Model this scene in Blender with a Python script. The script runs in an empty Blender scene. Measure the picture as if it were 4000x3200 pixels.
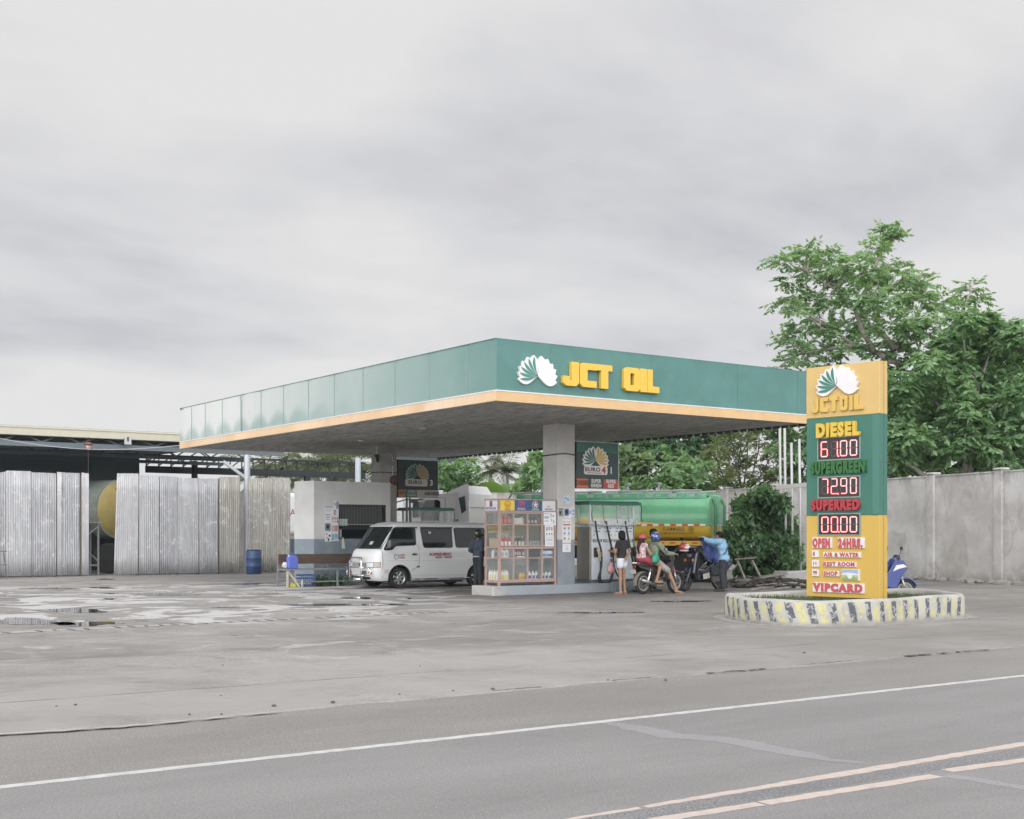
import bpy, bmesh, math, random
import numpy as np
from mathutils import Vector, Matrix, Euler
random.seed(7); RNG = np.random.default_rng(11)
sc = bpy.context.scene
COL = sc.collection
rad = math.radians
# ------------------------------------------------------------------ camera
CAM_H = 1.55; FPX = 4975.0; HZ = 2092.0; ANG = rad(54.733)
cF, sF = math.cos(ANG), math.sin(ANG)
cam = bpy.data.cameras.new('camera'); camo = bpy.data.objects.new('camera', cam); COL.objects.link(camo)
camo.location = (0, 0, CAM_H); camo.rotation_euler = (rad(90), 0, ANG - rad(90))
cam.sensor_width = 36; cam.lens = FPX/4000*36; cam.shift_y = (HZ-1600)/4000
cam.clip_start = .1; cam.clip_end = 3000
sc.camera = camo
# ------------------------------------------------------------------ sky + sun
SUN_EL, SUN_AZ = rad(44), rad(222)          # azimuth measured from +X, counter-clockwise
world = bpy.data.worlds.new("World"); sc.world = world; world.use_nodes = True
nt = world.node_tree; N = nt.nodes; L = nt.links; N.clear()
def nd(tree, t, **k):
    n = tree.nodes.new(t)
    for a, b in k.items():
        if a.startswith('i_'):
            key = a[2:]; key = int(key) if key.isdigit() else key.replace('_', ' ')
            n.inputs[key].default_value = b
        else: setattr(n, a, b)
    return n
out = nd(nt, 'ShaderNodeOutputWorld')
sky = nd(nt, 'ShaderNodeTexSky', sky_type='NISHITA', sun_disc=False, sun_elevation=SUN_EL, sun_rotation=rad(90)-SUN_AZ)
bgs = nd(nt, 'ShaderNodeBackground', i_Strength=.06); L.new(sky.outputs[0], bgs.inputs[0])
tc = nd(nt, 'ShaderNodeTexCoord')
sep = nd(nt, 'ShaderNodeSeparateXYZ'); L.new(tc.outputs['Generated'], sep.inputs[0])
def mth(tree, op, a, b=None, c=None, clamp=False):
    n = tree.nodes.new('ShaderNodeMath'); n.operation = op; n.use_clamp = clamp
    for i, x in enumerate((a, b, c)):
        if x is None: continue
        if isinstance(x, (int, float)): n.inputs[i].default_value = x
        else: tree.links.new(x, n.inputs[i])
    return n.outputs[0]
zz = mth(nt, 'ADD', mth(nt, 'MAXIMUM', sep.outputs[2], 0.0), .20)
cx = mth(nt, 'DIVIDE', sep.outputs[0], zz); cy = mth(nt, 'DIVIDE', sep.outputs[1], zz)
comb = nd(nt, 'ShaderNodeCombineXYZ'); L.new(cx, comb.inputs[0]); L.new(cy, comb.inputs[1])
mp = nd(nt, 'ShaderNodeMapping'); mp.inputs['Rotation'].default_value = (0, 0, rad(22)); mp.inputs['Scale'].default_value = (.72, 1.0, 1); mp.inputs['Location'].default_value = (3.1, .55, 0)
L.new(comb.outputs[0], mp.inputs[0])
n1 = nd(nt, 'ShaderNodeTexNoise', i_Scale=1.15, i_Detail=9.0, i_Roughness=.55, i_Distortion=.2); L.new(mp.outputs[0], n1.inputs['Vector'])
n2 = nd(nt, 'ShaderNodeTexNoise', i_Scale=2.6, i_Detail=8.0, i_Roughness=.5, i_Distortion=.2); L.new(mp.outputs[0], n2.inputs['Vector'])
cl = mth(nt, 'ADD', mth(nt, 'MULTIPLY', n1.outputs[0], .72), mth(nt, 'MULTIPLY', n2.outputs[0], .28))
for z0_, z1_, g_ in ((.25, .35, .075), (.16, .07, .095)):          # the dense cloud bank hangs at middle height
    q_ = nd(nt, 'ShaderNodeMapRange', interpolation_type='SMOOTHSTEP'); L.new(sep.outputs[2], q_.inputs[0])
    for i_, v_ in enumerate((min(z0_,z1_), max(z0_,z1_), 0 if z1_ > z0_ else g_, g_ if z1_ > z0_ else 0)): q_.inputs[i_+1].default_value = v_
    cl = mth(nt, 'ADD', cl, q_.outputs[0])
ramp = nd(nt, 'ShaderNodeValToRGB'); L.new(cl, ramp.inputs[0])
e = ramp.color_ramp.elements; e[0].position = .40; e[0].color = (.585, .585, .62, 1); e[1].position = .585; e[1].color = (.80, .795, .79, 1)
m_ = ramp.color_ramp.elements.new(.485); m_.color = (.70, .70, .722, 1)
# overcast: brighter towards the zenith, out of the frame
zb = nd(nt, 'ShaderNodeMapRange', interpolation_type='SMOOTHSTEP'); L.new(sep.outputs[2], zb.inputs[0])
zb.inputs[1].default_value = .36; zb.inputs[2].default_value = .95; zb.inputs[3].default_value = 1.0; zb.inputs[4].default_value = 1.55
bgc = nd(nt, 'ShaderNodeBackground'); L.new(ramp.outputs[0], bgc.inputs[0]); 
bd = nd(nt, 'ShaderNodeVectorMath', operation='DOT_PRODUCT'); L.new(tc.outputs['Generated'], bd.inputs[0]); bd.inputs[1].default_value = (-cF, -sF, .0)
bb = nd(nt, 'ShaderNodeMapRange', interpolation_type='SMOOTHSTEP'); L.new(bd.outputs['Value'], bb.inputs[0])       # added brightening of the low sky behind the camera, to light front faces
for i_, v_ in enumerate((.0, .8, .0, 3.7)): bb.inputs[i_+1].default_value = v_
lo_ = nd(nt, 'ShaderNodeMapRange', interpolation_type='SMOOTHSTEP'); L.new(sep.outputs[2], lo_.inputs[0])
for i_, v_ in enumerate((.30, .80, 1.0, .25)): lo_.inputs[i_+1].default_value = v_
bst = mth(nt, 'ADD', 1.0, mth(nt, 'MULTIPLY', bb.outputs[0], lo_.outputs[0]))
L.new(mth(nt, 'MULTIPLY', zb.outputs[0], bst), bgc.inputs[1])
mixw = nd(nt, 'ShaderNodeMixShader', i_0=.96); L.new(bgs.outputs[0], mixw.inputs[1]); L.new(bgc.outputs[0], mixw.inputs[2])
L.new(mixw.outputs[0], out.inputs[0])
sl = bpy.data.lights.new('sun', 'SUN'); so = bpy.data.objects.new('sun', sl); COL.objects.link(so)
sl.energy = .8; sl.angle = rad(25); sl.color = (1, .97, .93)
sd = Vector((math.cos(SUN_EL)*math.cos(SUN_AZ), math.cos(SUN_EL)*math.sin(SUN_AZ), math.sin(SUN_EL)))
so.rotation_euler = sd.to_track_quat('Z', 'Y').to_euler(); so.location = sd*60
sc.view_settings.view_transform = 'Standard'; sc.view_settings.look = 'None'; sc.view_settings.exposure = 0; sc.view_settings.gamma = 1
sc.cycles.max_bounces = 7; sc.cycles.transparent_max_bounces = 12
# ------------------------------------------------------------------ helpers
def at(px, py, d):
    "point seen at a pixel of the 4000x3200 photograph, d metres ahead of the camera"
    a = (px-2000)/FPX
    return Vector((d*(cF+a*sF), d*(sF-a*cF), CAM_H-(py-HZ)/FPX*d))
def V(*a): return Vector(a)
class MB:
    def __init__(s): s.v = []; s.f = []; s.m = []
    def add(s, vs, fs, mi=0):
        o = len(s.v); s.v += [tuple(v) for v in vs]; s.f += [tuple(i+o for i in f) for f in fs]; s.m += [mi]*len(fs); return s
    def box(s, x0, y0, z0, x1, y1, z1, mi=0):
        return s.add([(x0,y0,z0),(x1,y0,z0),(x1,y1,z0),(x0,y1,z0),(x0,y0,z1),(x1,y0,z1),(x1,y1,z1),(x0,y1,z1)],
                     [(0,3,2,1),(4,5,6,7),(0,1,5,4),(1,2,6,5),(2,3,7,6),(3,0,4,7)], mi)
    def obox(s, c, size, rot=(0,0,0), mi=0):
        R = Euler(rot).to_matrix(); c = Vector(c); h = [k/2 for k in size]
        vs = [c+R@Vector((a*h[0], b*h[1], d*h[2])) for d in (-1,1) for a, b in ((-1,-1),(1,-1),(1,1),(-1,1))]
        return s.add(vs, [(0,3,2,1),(4,5,6,7),(0,1,5,4),(1,2,6,5),(2,3,7,6),(3,0,4,7)], mi)
    def bar(s, p0, p1, w, h, mi=0, up=(0,0,1)):
        p0, p1 = Vector(p0), Vector(p1); t = (p1-p0).normalized(); u = Vector(up)
        if abs(t.dot(u)) > .95: u = Vector((1,0,0))
        a = t.cross(u).normalized()*w/2; b = a.cross(t).normalized()*h/2
        vs = [p+i*a+j*b for p in (p0,p1) for i, j in ((-1,-1),(1,-1),(1,1),(-1,1))]
        return s.add(vs, [(0,1,2,3),(7,6,5,4),(0,4,5,1),(1,5,6,2),(2,6,7,3),(3,7,4,0)], mi)
    def loft(s, rings, cap=True, closed=False, mi=0):
        n = len(rings[0]); o = []; vs = [p for r in rings for p in r]; fs = []
        k = len(rings)
        for i in range(k if closed else k-1):
            a, b = i*n, ((i+1) % k)*n
            for j in range(n): fs.append((a+j, a+(j+1) % n, b+(j+1) % n, b+j))
        if cap and not closed: fs += [tuple(range(n))[::-1], tuple((k-1)*n+j for j in range(n))]
        return s.add(vs, fs, mi)
    def tube(s, pts, r, n=8, mi=0, cap=True, closed=False):
        pts = [Vector(p) for p in pts]; k = len(pts); rs = r if isinstance(r, (list, tuple)) else [r]*k
        rings = []; ref = None
        for i, p in enumerate(pts):
            if closed: t = pts[(i+1) % k]-pts[i-1]
            else: t = pts[min(i+1, k-1)]-pts[max(i-1, 0)]
            t = t.normalized() if t.length > 1e-9 else Vector((0,0,1))
            if ref is None: ref = Vector((0,0,1)) if abs(t.z) < .9 else Vector((1,0,0))
            a = ref-t*ref.dot(t)
            if a.length < 1e-4: a = t.orthogonal()
            a.normalize(); ref = a; b = t.cross(a)
            rings.append([p+rs[i]*(math.cos(q)*a+math.sin(q)*b) for q in [2*math.pi*j/n for j in range(n)]])
        return s.loft(rings, cap, closed, mi)
    def cyl(s, p0, p1, r0, r1=None, n=14, mi=0): return s.tube([p0, p1], [r0, r0 if r1 is None else r1], n, mi)
    def caps(s, p0, p1, r0, r1=None, n=12, mi=0):
        "tapered capsule"
        r1 = r0 if r1 is None else r1; p0, p1 = Vector(p0), Vector(p1); t = (p1-p0)
        t = t.normalized() if t.length > 1e-6 else Vector((0,0,1))
        pts = [p0-t*r0*math.cos(q) for q in (0.2,.6,1.1)]+[p0,p1]+[p1+t*r1*math.cos(q) for q in (1.1,.6,.2)]
        rs = [r0*math.sin(q) for q in (.2,.6,1.1)]+[r0,r1]+[r1*math.sin(q) for q in (1.1,.6,.2)]
        return s.tube(pts, rs, n, mi)
    def ell(s, c, r, R=None, n=14, k=9, mi=0):
        c = Vector(c); r = (r,r,r) if isinstance(r, (int,float)) else r; M = R if R is not None else Matrix.Identity(3)
        rings = []
        for i in range(1, k):
            q = math.pi*i/k; rings.append([c+M@Vector((r[0]*math.sin(q)*math.cos(w), r[1]*math.sin(q)*math.sin(w), -r[2]*math.cos(q))) for w in [2*math.pi*j/n for j in range(n)]])
        return s.loft(rings, True, False, mi)
    def prism(s, poly, o, ex, ey, ez, mi=0, back=True):
        "2-D polygon in the plane o,ex,ey pushed along ez"
        o, ex, ey, ez = map(Vector, (o, ex, ey, ez)); n = len(poly)
        a = sum(poly[i][0]*poly[(i+1) % n][1]-poly[(i+1) % n][0]*poly[i][1] for i in range(n))
        if (a < 0) != (ex.cross(ey).dot(ez) < 0): poly = poly[::-1]
        vs = [o+ex*p[0]+ey*p[1] for p in poly]; vs += [v+ez for v in vs]
        fs = [tuple(range(n))[::-1], tuple(range(n, 2*n))]+[(i, (i+1) % n, n+(i+1) % n, n+i) for i in range(n)]
        return s.add(vs, fs, mi)
    def lathe(s, prof, o=(0,0,0), ax=(0,0,1), n=20, mi=0, cap=True):
        o, ax = Vector(o), Vector(ax).normalized(); a = ax.orthogonal().normalized(); b = ax.cross(a)
        rings = [[o+ax*z+max(r, 1e-4)*(math.cos(q)*a+math.sin(q)*b) for q in [2*math.pi*j/n for j in range(n)]] for r, z in prof]
        return s.loft(rings, cap, False, mi)
    def torus(s, o, ax, R, r, n=28, k=8, mi=0):
        o, ax = Vector(o), Vector(ax).normalized(); a = ax.orthogonal().normalized(); b = ax.cross(a)
        return s.tube([o+R*(math.cos(q)*a+math.sin(q)*b) for q in [2*math.pi*j/n for j in range(n)]], r, k, mi, closed=True)
    def mesh(s, name, mats, smooth=False):
        me = bpy.data.meshes.new(name); me.from_pydata(s.v, [], s.f)
        mats = mats if isinstance(mats, (list, tuple)) else [mats]
        for m in mats: me.materials.append(m)
        if len(mats) > 1: me.polygons.foreach_set('material_index', s.m)
        if smooth: me.polygons.foreach_set('use_smooth', [True]*len(me.polygons))
        bm = bmesh.new(); bm.from_mesh(me); bmesh.ops.recalc_face_normals(bm, faces=bm.faces); bm.to_mesh(me); bm.free()
        me.update(); return me
    def build(s, name, mats, parent=None, smooth=False, bevel=0, world=False, seg=1, ang=40):
        if world and parent is not None:
            M = Matrix.Identity(4); p = parent
            while p is not None: M = p.matrix_basis @ M; p = p.parent
            Mi = M.inverted(); s.v = [tuple(Mi @ Vector(v)) for v in s.v]
        me = s.mesh(name, mats, smooth); o = bpy.data.objects.new(name, me); COL.objects.link(o)
        if parent is not None: o.parent = parent
        if bevel:
            b = o.modifiers.new('bevel', 'BEVEL'); b.width = bevel; b.segments = seg; b.limit_method = 'ANGLE'; b.angle_limit = rad(ang)
        if smooth and not bevel:
            pass
        return o
def autosmooth(o, ang=35):
    me = o.data; me.polygons.foreach_set('use_smooth', [True]*len(me.polygons))
    bm = bmesh.new(); bm.from_mesh(me)
    for e in bm.edges:
        if len(e.link_faces) == 2 and e.calc_face_angle(0) > rad(ang): e.smooth = False
    bm.to_mesh(me); bm.free(); return o
def baked(o):
    "apply the modifiers of o"
    dg = bpy.context.evaluated_depsgraph_get(); dg.update()
    me = bpy.data.meshes.new_from_object(o.evaluated_get(dg)); old = o.data; o.modifiers.clear(); o.data = me; me.name = old.name; return o
def tag(o, label, cat, group=None, kind=None):
    if label: o['label'] = label
    if cat: o['category'] = cat
    if group: o['group'] = group
    if kind: o['kind'] = kind
    return o
def thing(name, label, cat, loc=(0,0,0), rz=0, group=None):
    o = bpy.data.objects.new(name, None); COL.objects.link(o); o.empty_display_size = .1
    o.location = loc; o.rotation_euler = (0,0,rz); return tag(o, label, cat, group)
def struct(o): o['kind'] = 'structure'; return o
def dup(root, loc=None, rz=None, label=None):
    def cp(o, par):
        c = o.copy(); COL.objects.link(c); c.parent = par
        for ch in [k for k in o.children]: cp(ch, c)
        return c
    r = cp(root, None)
    if loc is not None: r.location = loc
    if rz is not None: r.rotation_euler = (0,0,rz)
    if label: r['label'] = label
    return r
# text: one mesh per line of writing
def text(name, s, size, o, ex, ey, mat, parent=None, depth=.004, xs=1.0, bold=0.0, shear=0.0, align='CENTER', world=True, space=1.06):
    cu = bpy.data.curves.new(name, 'FONT'); cu.body = s; cu.size = 1.0; cu.align_x = align; cu.align_y = 'CENTER'; cu.shear = shear
    cu.offset = bold*1.05; cu.extrude = depth/2/size; cu.resolution_u = 3; cu.space_character = space+bold*2.6
    t = bpy.data.objects.new(name, cu); COL.objects.link(t)
    dg = bpy.context.evaluated_depsgraph_get(); me = bpy.data.meshes.new_from_object(t.evaluated_get(dg))
    bpy.data.objects.remove(t); bpy.data.curves.remove(cu)
    ex, ey = Vector(ex).normalized(), Vector(ey).normalized(); ez = ex.cross(ey)
    M = Matrix((ex*size*xs, ey*size, ez*size)).transposed().to_4x4(); M.translation = Vector(o)+ez*depth/2
    if world and parent is not None:
        P = Matrix.Identity(4); p = parent
        while p is not None: P = p.matrix_basis @ P; p = p.parent
        M = P.inverted() @ M
    me.transform(M); me.materials.clear(); me.materials.append(mat); me.name = name
    ob = bpy.data.objects.new(name, me); COL.objects.link(ob)
    if parent is not None: ob.parent = parent
    return ob
# ------------------------------------------------------------------ materials
MATS = {}
def mat(name, col, rough=.6, metal=0.0, var=0.0, vs=3.0, stretch=(1,1,1), bump=0.0, bs=60.0, spec=.5, coat=0.0, emit=0.0, alpha=1.0, trans=0.0, dirt=None, ds=1.5, dirtamt=.5, rvar=0.0, local=True):
    if name in MATS: return MATS[name]
    m = bpy.data.materials.new(name); m.use_nodes = True; t = m.node_tree; b = t.nodes['Principled BSDF']
    b.inputs['Base Color'].default_value = (*col, 1); b.inputs['Roughness'].default_value = rough; b.inputs['Metallic'].default_value = metal
    b.inputs['Specular IOR Level'].default_value = spec; b.inputs['Coat Weight'].default_value = coat; b.inputs['Coat Roughness'].default_value = .08
    b.inputs['Alpha'].default_value = alpha; b.inputs['Transmission Weight'].default_value = trans
    if emit: b.inputs['Emission Color'].default_value = (*col, 1); b.inputs['Emission Strength'].default_value = emit
    co = None
    if var or bump or dirt or rvar:
        c = t.nodes.new('ShaderNodeTexCoord'); mpn = t.nodes.new('ShaderNodeMapping'); mpn.inputs['Scale'].default_value = stretch
        t.links.new(c.outputs['Object'], mpn.inputs[0]); co = mpn.outputs[0]
    last = None
    if var:
        n = nd(t, 'ShaderNodeTexNoise', i_Scale=vs, i_Detail=6.0, i_Roughness=.6); t.links.new(co, n.inputs['Vector'])
        r = nd(t, 'ShaderNodeMapRange'); t.links.new(n.outputs[0], r.inputs[0]); r.inputs[1].default_value = .3; r.inputs[2].default_value = .7
        r.inputs[3].default_value = 1-var; r.inputs[4].default_value = 1+var
        mx = nd(t, 'ShaderNodeMix', data_type='RGBA', blend_type='MULTIPLY'); mx.inputs[0].default_value = 1
        mx.inputs[6].default_value = (*col, 1); t.links.new(r.outputs[0], mx.inputs[7]); last = mx.outputs[2]
    if dirt:
        n = nd(t, 'ShaderNodeTexNoise', i_Scale=ds, i_Detail=8.0, i_Roughness=.65); t.links.new(co, n.inputs['Vector'])
        r = nd(t, 'ShaderNodeMapRange'); t.links.new(n.outputs[0], r.inputs[0]); r.inputs[1].default_value = .46; r.inputs[2].default_value = .68
        r.inputs[3].default_value = 0; r.inputs[4].default_value = dirtamt
        mx = nd(t, 'ShaderNodeMix', data_type='RGBA'); t.links.new(r.outputs[0], mx.inputs[0])
        if last: t.links.new(last, mx.inputs[6])
        else: mx.inputs[6].default_value = (*col, 1)
        mx.inputs[7].default_value = (*dirt, 1); last = mx.outputs[2]
    if last: t.links.new(last, b.inputs['Base Color'])
    if rvar:
        n = nd(t, 'ShaderNodeTexNoise', i_Scale=vs*1.7, i_Detail=4.0); t.links.new(co, n.inputs['Vector'])
        r = nd(t, 'ShaderNodeMapRange'); t.links.new(n.outputs[0], r.inputs[0]); r.inputs[1].default_value = .3; r.inputs[2].default_value = .7
        r.inputs[3].default_value = max(.02, rough-rvar); r.inputs[4].default_value = min(1, rough+rvar); t.links.new(r.outputs[0], b.inputs['Roughness'])
    if bump:
        n = nd(t, 'ShaderNodeTexNoise', i_Scale=bs, i_Detail=4.0); t.links.new(co, n.inputs['Vector'])
        bp = nd(t, 'ShaderNodeBump', i_Strength=bump, i_Distance=.02); t.links.new(n.outputs[0], bp.inputs['Height']); t.links.new(bp.outputs[0], b.inputs['Normal'])
    MATS[name] = m; return m
white_paint = mat('white_paint', (.72,.72,.72), .35, var=.04, dirt=(.5,.5,.48), dirtamt=.25)
black_plastic = mat('black_plastic', (.018,.019,.021), .45)
black_rubber = mat('black_rubber', (.022,.022,.023), .8, var=.2, vs=20)
chrome = mat('chrome', (.75,.76,.77), .16, 1.0)
steel = mat('steel', (.5,.51,.52), .32, 1.0, rvar=.1)
galv = mat('galvanised', (.52,.54,.58), .45, .5, var=.08)
dark_glass = mat('dark_glass', (.014,.018,.02), .05, spec=.28)
paper = mat('paper', (.74,.74,.76), .7)
ink_dark = mat('ink_dark', (.03,.03,.04), .6)
ink_red = mat('ink_red', (.42,.05,.05), .55)
ink_blue = mat('ink_blue', (.12,.2,.42), .6)
# ------------------------------------------------------------------ ground, yard, road
def tree_of(name):
    m = bpy.data.materials.new(name); m.use_nodes = True; return m, m.node_tree, m.node_tree.nodes['Principled BSDF']
def noise(t, co, scale, detail=6.0, rough=.6, stretch=None, dist=0.0, loc=(0,0,0), rot=0.0):
    if stretch or loc != (0,0,0):
        mpn = t.nodes.new('ShaderNodeMapping'); mpn.inputs['Scale'].default_value = stretch or (1,1,1); mpn.inputs['Location'].default_value = loc; mpn.inputs['Rotation'].default_value = (0,0,rot)
        t.links.new(co, mpn.inputs[0]); co = mpn.outputs[0]
    n = nd(t, 'ShaderNodeTexNoise', i_Scale=scale, i_Detail=detail, i_Roughness=rough, i_Distortion=dist); t.links.new(co, n.inputs['Vector']); return n.outputs[0]
def mapr(t, x, a, b, c=0.0, d=1.0, smooth=True):
    r = nd(t, 'ShaderNodeMapRange', interpolation_type='SMOOTHSTEP' if smooth else 'LINEAR')
    t.links.new(x, r.inputs[0])
    for i, k in enumerate((a, b, c, d)): r.inputs[i+1].default_value = k
    return r.outputs[0]
def mixc(t, fac, a, b, mode='MIX'):
    mx = nd(t, 'ShaderNodeMix', data_type='RGBA', blend_type=mode)
    for i, x in ((0, fac), (6, a), (7, b)):
        if isinstance(x, (int, float)): mx.inputs[i].default_value = x if i == 0 else (x,x,x,1)
        elif isinstance(x, tuple): mx.inputs[i].default_value = (*x, 1)
        else: t.links.new(x, mx.inputs[i])
    return mx.outputs[2]
# --- concrete yard
m_yard, t, b = tree_of('yard_concrete')
c = t.nodes.new('ShaderNodeTexCoord').outputs['Object']; s = nd(t, 'ShaderNodeSeparateXYZ'); t.links.new(c, s.inputs[0]); X, Y = s.outputs[0], s.outputs[1]
base = mixc(t, mapr(t, noise(t, c, .22, 9, .62, None, .5), .36, .64), (.205,.192,.182), (.305,.291,.283))
base = mixc(t, mapr(t, noise(t, c, .9, 9, .68, None, .7, (4,2,0)), .50, .66, 0, .6), base, (.385,.372,.365))
base = mixc(t, mapr(t, noise(t, c, .45, 10, .72, None, .8, (9,5,0)), .50, .66, 0, .75), base, (.135,.127,.119))
base = mixc(t, mapr(t, noise(t, c, 3.5, 8, .75), .48, .68, 0, .42), base, (.15,.142,.134))
base = mixc(t, mapr(t, noise(t, c, 22, 6, .75), .40, .66, 0, .55), base, (.15,.142,.135))
base = mixc(t, mapr(t, noise(t, c, 70, 4, .75, None, 0, (3,1,0)), .54, .70, 0, .5), base, (.45,.435,.425))
base = mixc(t, mapr(t, noise(t, c, 2.2, 8, .7, (.35,2.4,1), .3, (1,7,0)), .60, .72, 0, .35), base, (.42,.405,.40))
apron = mth(t, 'MULTIPLY', mapr(t, mth(t, 'ADD', Y, mth(t, 'MULTIPLY', noise(t, c, .5, 6, .6), 1.2)), 14.6, 15.2, 1, 0), mapr(t, noise(t, c, .55, 8, .65, None, .6, (2,2,0)), .34, .58, .1, .75))
base = mixc(t, apron, base, (.305,.294,.287))
damp = mth(t, 'MULTIPLY', mapr(t, mth(t, 'SUBTRACT', X, mth(t, 'MULTIPLY', Y, .55)), 2.0, 8.5), mapr(t, noise(t, c, .4, 8, .65, None, .8, (6,1,0)), .30, .62, .1, .62))
base = mixc(t, damp, base, (.165,.155,.142))
# oil darkened ground between and around the pumps
oil = mth(t, 'MULTIPLY', mth(t, 'MULTIPLY', mapr(t, Y, 23.2, 25.5), mapr(t, X, 15.0, 18.5)), mapr(t, noise(t, c, .6, 6, .6, (.6,1.4,1), .5, (3,3,0)), .3, .6, .25, .75))
base = mixc(t, oil, base, (.105,.102,.10))
# slab joints
def joint(coord, step, off, w):
    f = mth(t, 'ABSOLUTE', mth(t, 'SUBTRACT', mth(t, 'FRACT', mth(t, 'DIVIDE', mth(t, 'ADD', coord, off), step)), .5))
    return mapr(t, f, .5-w/step, .5-w/step*.4, 0, 1)
wob = mth(t, 'MULTIPLY', mth(t, 'SUBTRACT', noise(t, c, 1.1, 4), .5), .16)
jx = joint(mth(t, 'ADD', X, wob), 4.6, 1.3, .035); jy = joint(mth(t, 'ADD', Y, wob), 3.9, -10.4+1.95-.0, .035)
jm = mth(t, 'MULTIPLY', mth(t, 'MAXIMUM', mth(t, 'MULTIPLY', jx, mapr(t, Y, 15, 19)), jy), mapr(t, noise(t, c, .7, 5, .6, None, 0, (5,1,0)), .42, .6, .0, .7))
base = mixc(t, jm, base, (.085,.08,.075))
cr = nd(t, 'ShaderNodeTexVoronoi', feature='DISTANCE_TO_EDGE', i_Scale=.28); 
dv = nd(t, 'ShaderNodeVectorMath', operation='ADD'); nz = nd(t, 'ShaderNodeTexNoise', i_Scale=1.2, i_Detail=5.0); t.links.new(c, nz.inputs['Vector']); t.links.new(c, dv.inputs[0])
sc_ = nd(t, 'ShaderNodeVectorMath', operation='SCALE'); t.links.new(nz.outputs['Color'], sc_.inputs[0]); sc_.inputs['Scale'].default_value = .9; t.links.new(sc_.outputs[0], dv.inputs[1]); t.links.new(dv.outputs[0], cr.inputs['Vector'])
base = mixc(t, mth(t, 'MULTIPLY', mapr(t, cr.outputs['Distance'], .0, .003, 1, 0), .0), base, (.12,.115,.11))
# wet film left over from rain on the low part of the yard
wreg = mth(t, 'MULTIPLY', mapr(t, Y, 20.6, 21.4), mapr(t, mth(t, 'SUBTRACT', mth(t, 'MULTIPLY', Y, 1.0), mth(t, 'MULTIPLY', X, 1.15)), 3, 10))
wreg = mth(t, 'MULTIPLY', wreg, mapr(t, Y, 43, 36))
film = mth(t, 'MULTIPLY', wreg, mapr(t, noise(t, c, .6, 7, .58, None, 1.0, (7,3,0)), .515, .545))
film2 = mth(t, 'MULTIPLY', mth(t, 'MULTIPLY', mapr(t, Y, 13, 15), mapr(t, X, 15, 9)), mapr(t, noise(t, c, .33, 7, .6, None, 1.2, (1,9,0)), .59, .64, 0, .55))
film = mth(t, 'MAXIMUM', film, film2)                       # chalky film dried on the low part of the yard
base = mixc(t, mth(t, 'MULTIPLY', film, .9), base, (.47,.462,.462))
wet = mth(t, 'MULTIPLY', film, .6)
t.links.new(base, b.inputs['Base Color'])
rr = mth(t, 'SUBTRACT', mapr(t, noise(t, c, 3, 5), .3, .7, .75, .95), mth(t, 'MULTIPLY', wet, .5))
t.links.new(rr, b.inputs['Roughness'])
bmp = nd(t, 'ShaderNodeBump', i_Distance=.015); t.links.new(mth(t, 'SUBTRACT', noise(t, c, 9, 8, .7), mth(t, 'MULTIPLY', jm, .7)), bmp.inputs['Height']); t.links.new(mth(t, 'SUBTRACT', .35, mth(t, 'MULTIPLY', wet, .33)), bmp.inputs['Strength']); t.links.new(bmp.outputs[0], b.inputs['Normal'])
# --- asphalt
def asphalt(name, dark, light, speck=1.0):
    m, t, b = tree_of(name); c = t.nodes.new('ShaderNodeTexCoord').outputs['Object']
    base = mixc(t, mapr(t, noise(t, c, .5, 7, .62, (.4,1.6,1), .3), .35, .65), dark, light)
    base = mixc(t, mapr(t, noise(t, c, 60, 5, .75), .38, .66, 0, .6*speck), base, tuple(k*.5 for k in dark))
    base = mixc(t, mapr(t, noise(t, c, 95, 3, .7, None, 0, (2,2,2)), .60, .72, 0, .75*speck), base, tuple(min(1, k*1.9) for k in light))
    base = mixc(t, mapr(t, noise(t, c, 1.3, 8, .7, (.5,1.8,1), .4, (5,5,0)), .56, .74, 0, .4), base, tuple(k*.66 for k in dark))
    t.links.new(base, b.inputs['Base Color']); b.inputs['Roughness'].default_value = .85
    bp = nd(t, 'ShaderNodeBump', i_Strength=.35, i_Distance=.01); t.links.new(noise(t, c, 120, 4, .7), bp.inputs['Height']); t.links.new(bp.outputs[0], b.inputs['Normal'])
    return m
m_road = asphalt('road_asphalt', (.225,.218,.218), (.275,.268,.268), 1.0)
m_shoulder = asphalt('shoulder_asphalt', (.235,.222,.212), (.295,.281,.27), 1.5)
m_coarse = asphalt('coarse_asphalt', (.205,.205,.215), (.275,.273,.283), 1.9)
m_seal = asphalt('crack_sealer', (.272,.267,.276), (.31,.304,.313), .8)
def sheet(name, x0, y0, x1, y1, z, m):
    b_ = MB(); b_.add([(x0,y0,z),(x1,y0,z),(x1,y1,z),(x0,y1,z)], [(0,1,2,3)]); return struct(b_.build(name, m))
sheet('ground', -420, -420, 420, 420, -.05, mat('soil', (.16,.14,.11), .95, var=.3, vs=.6))
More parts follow.
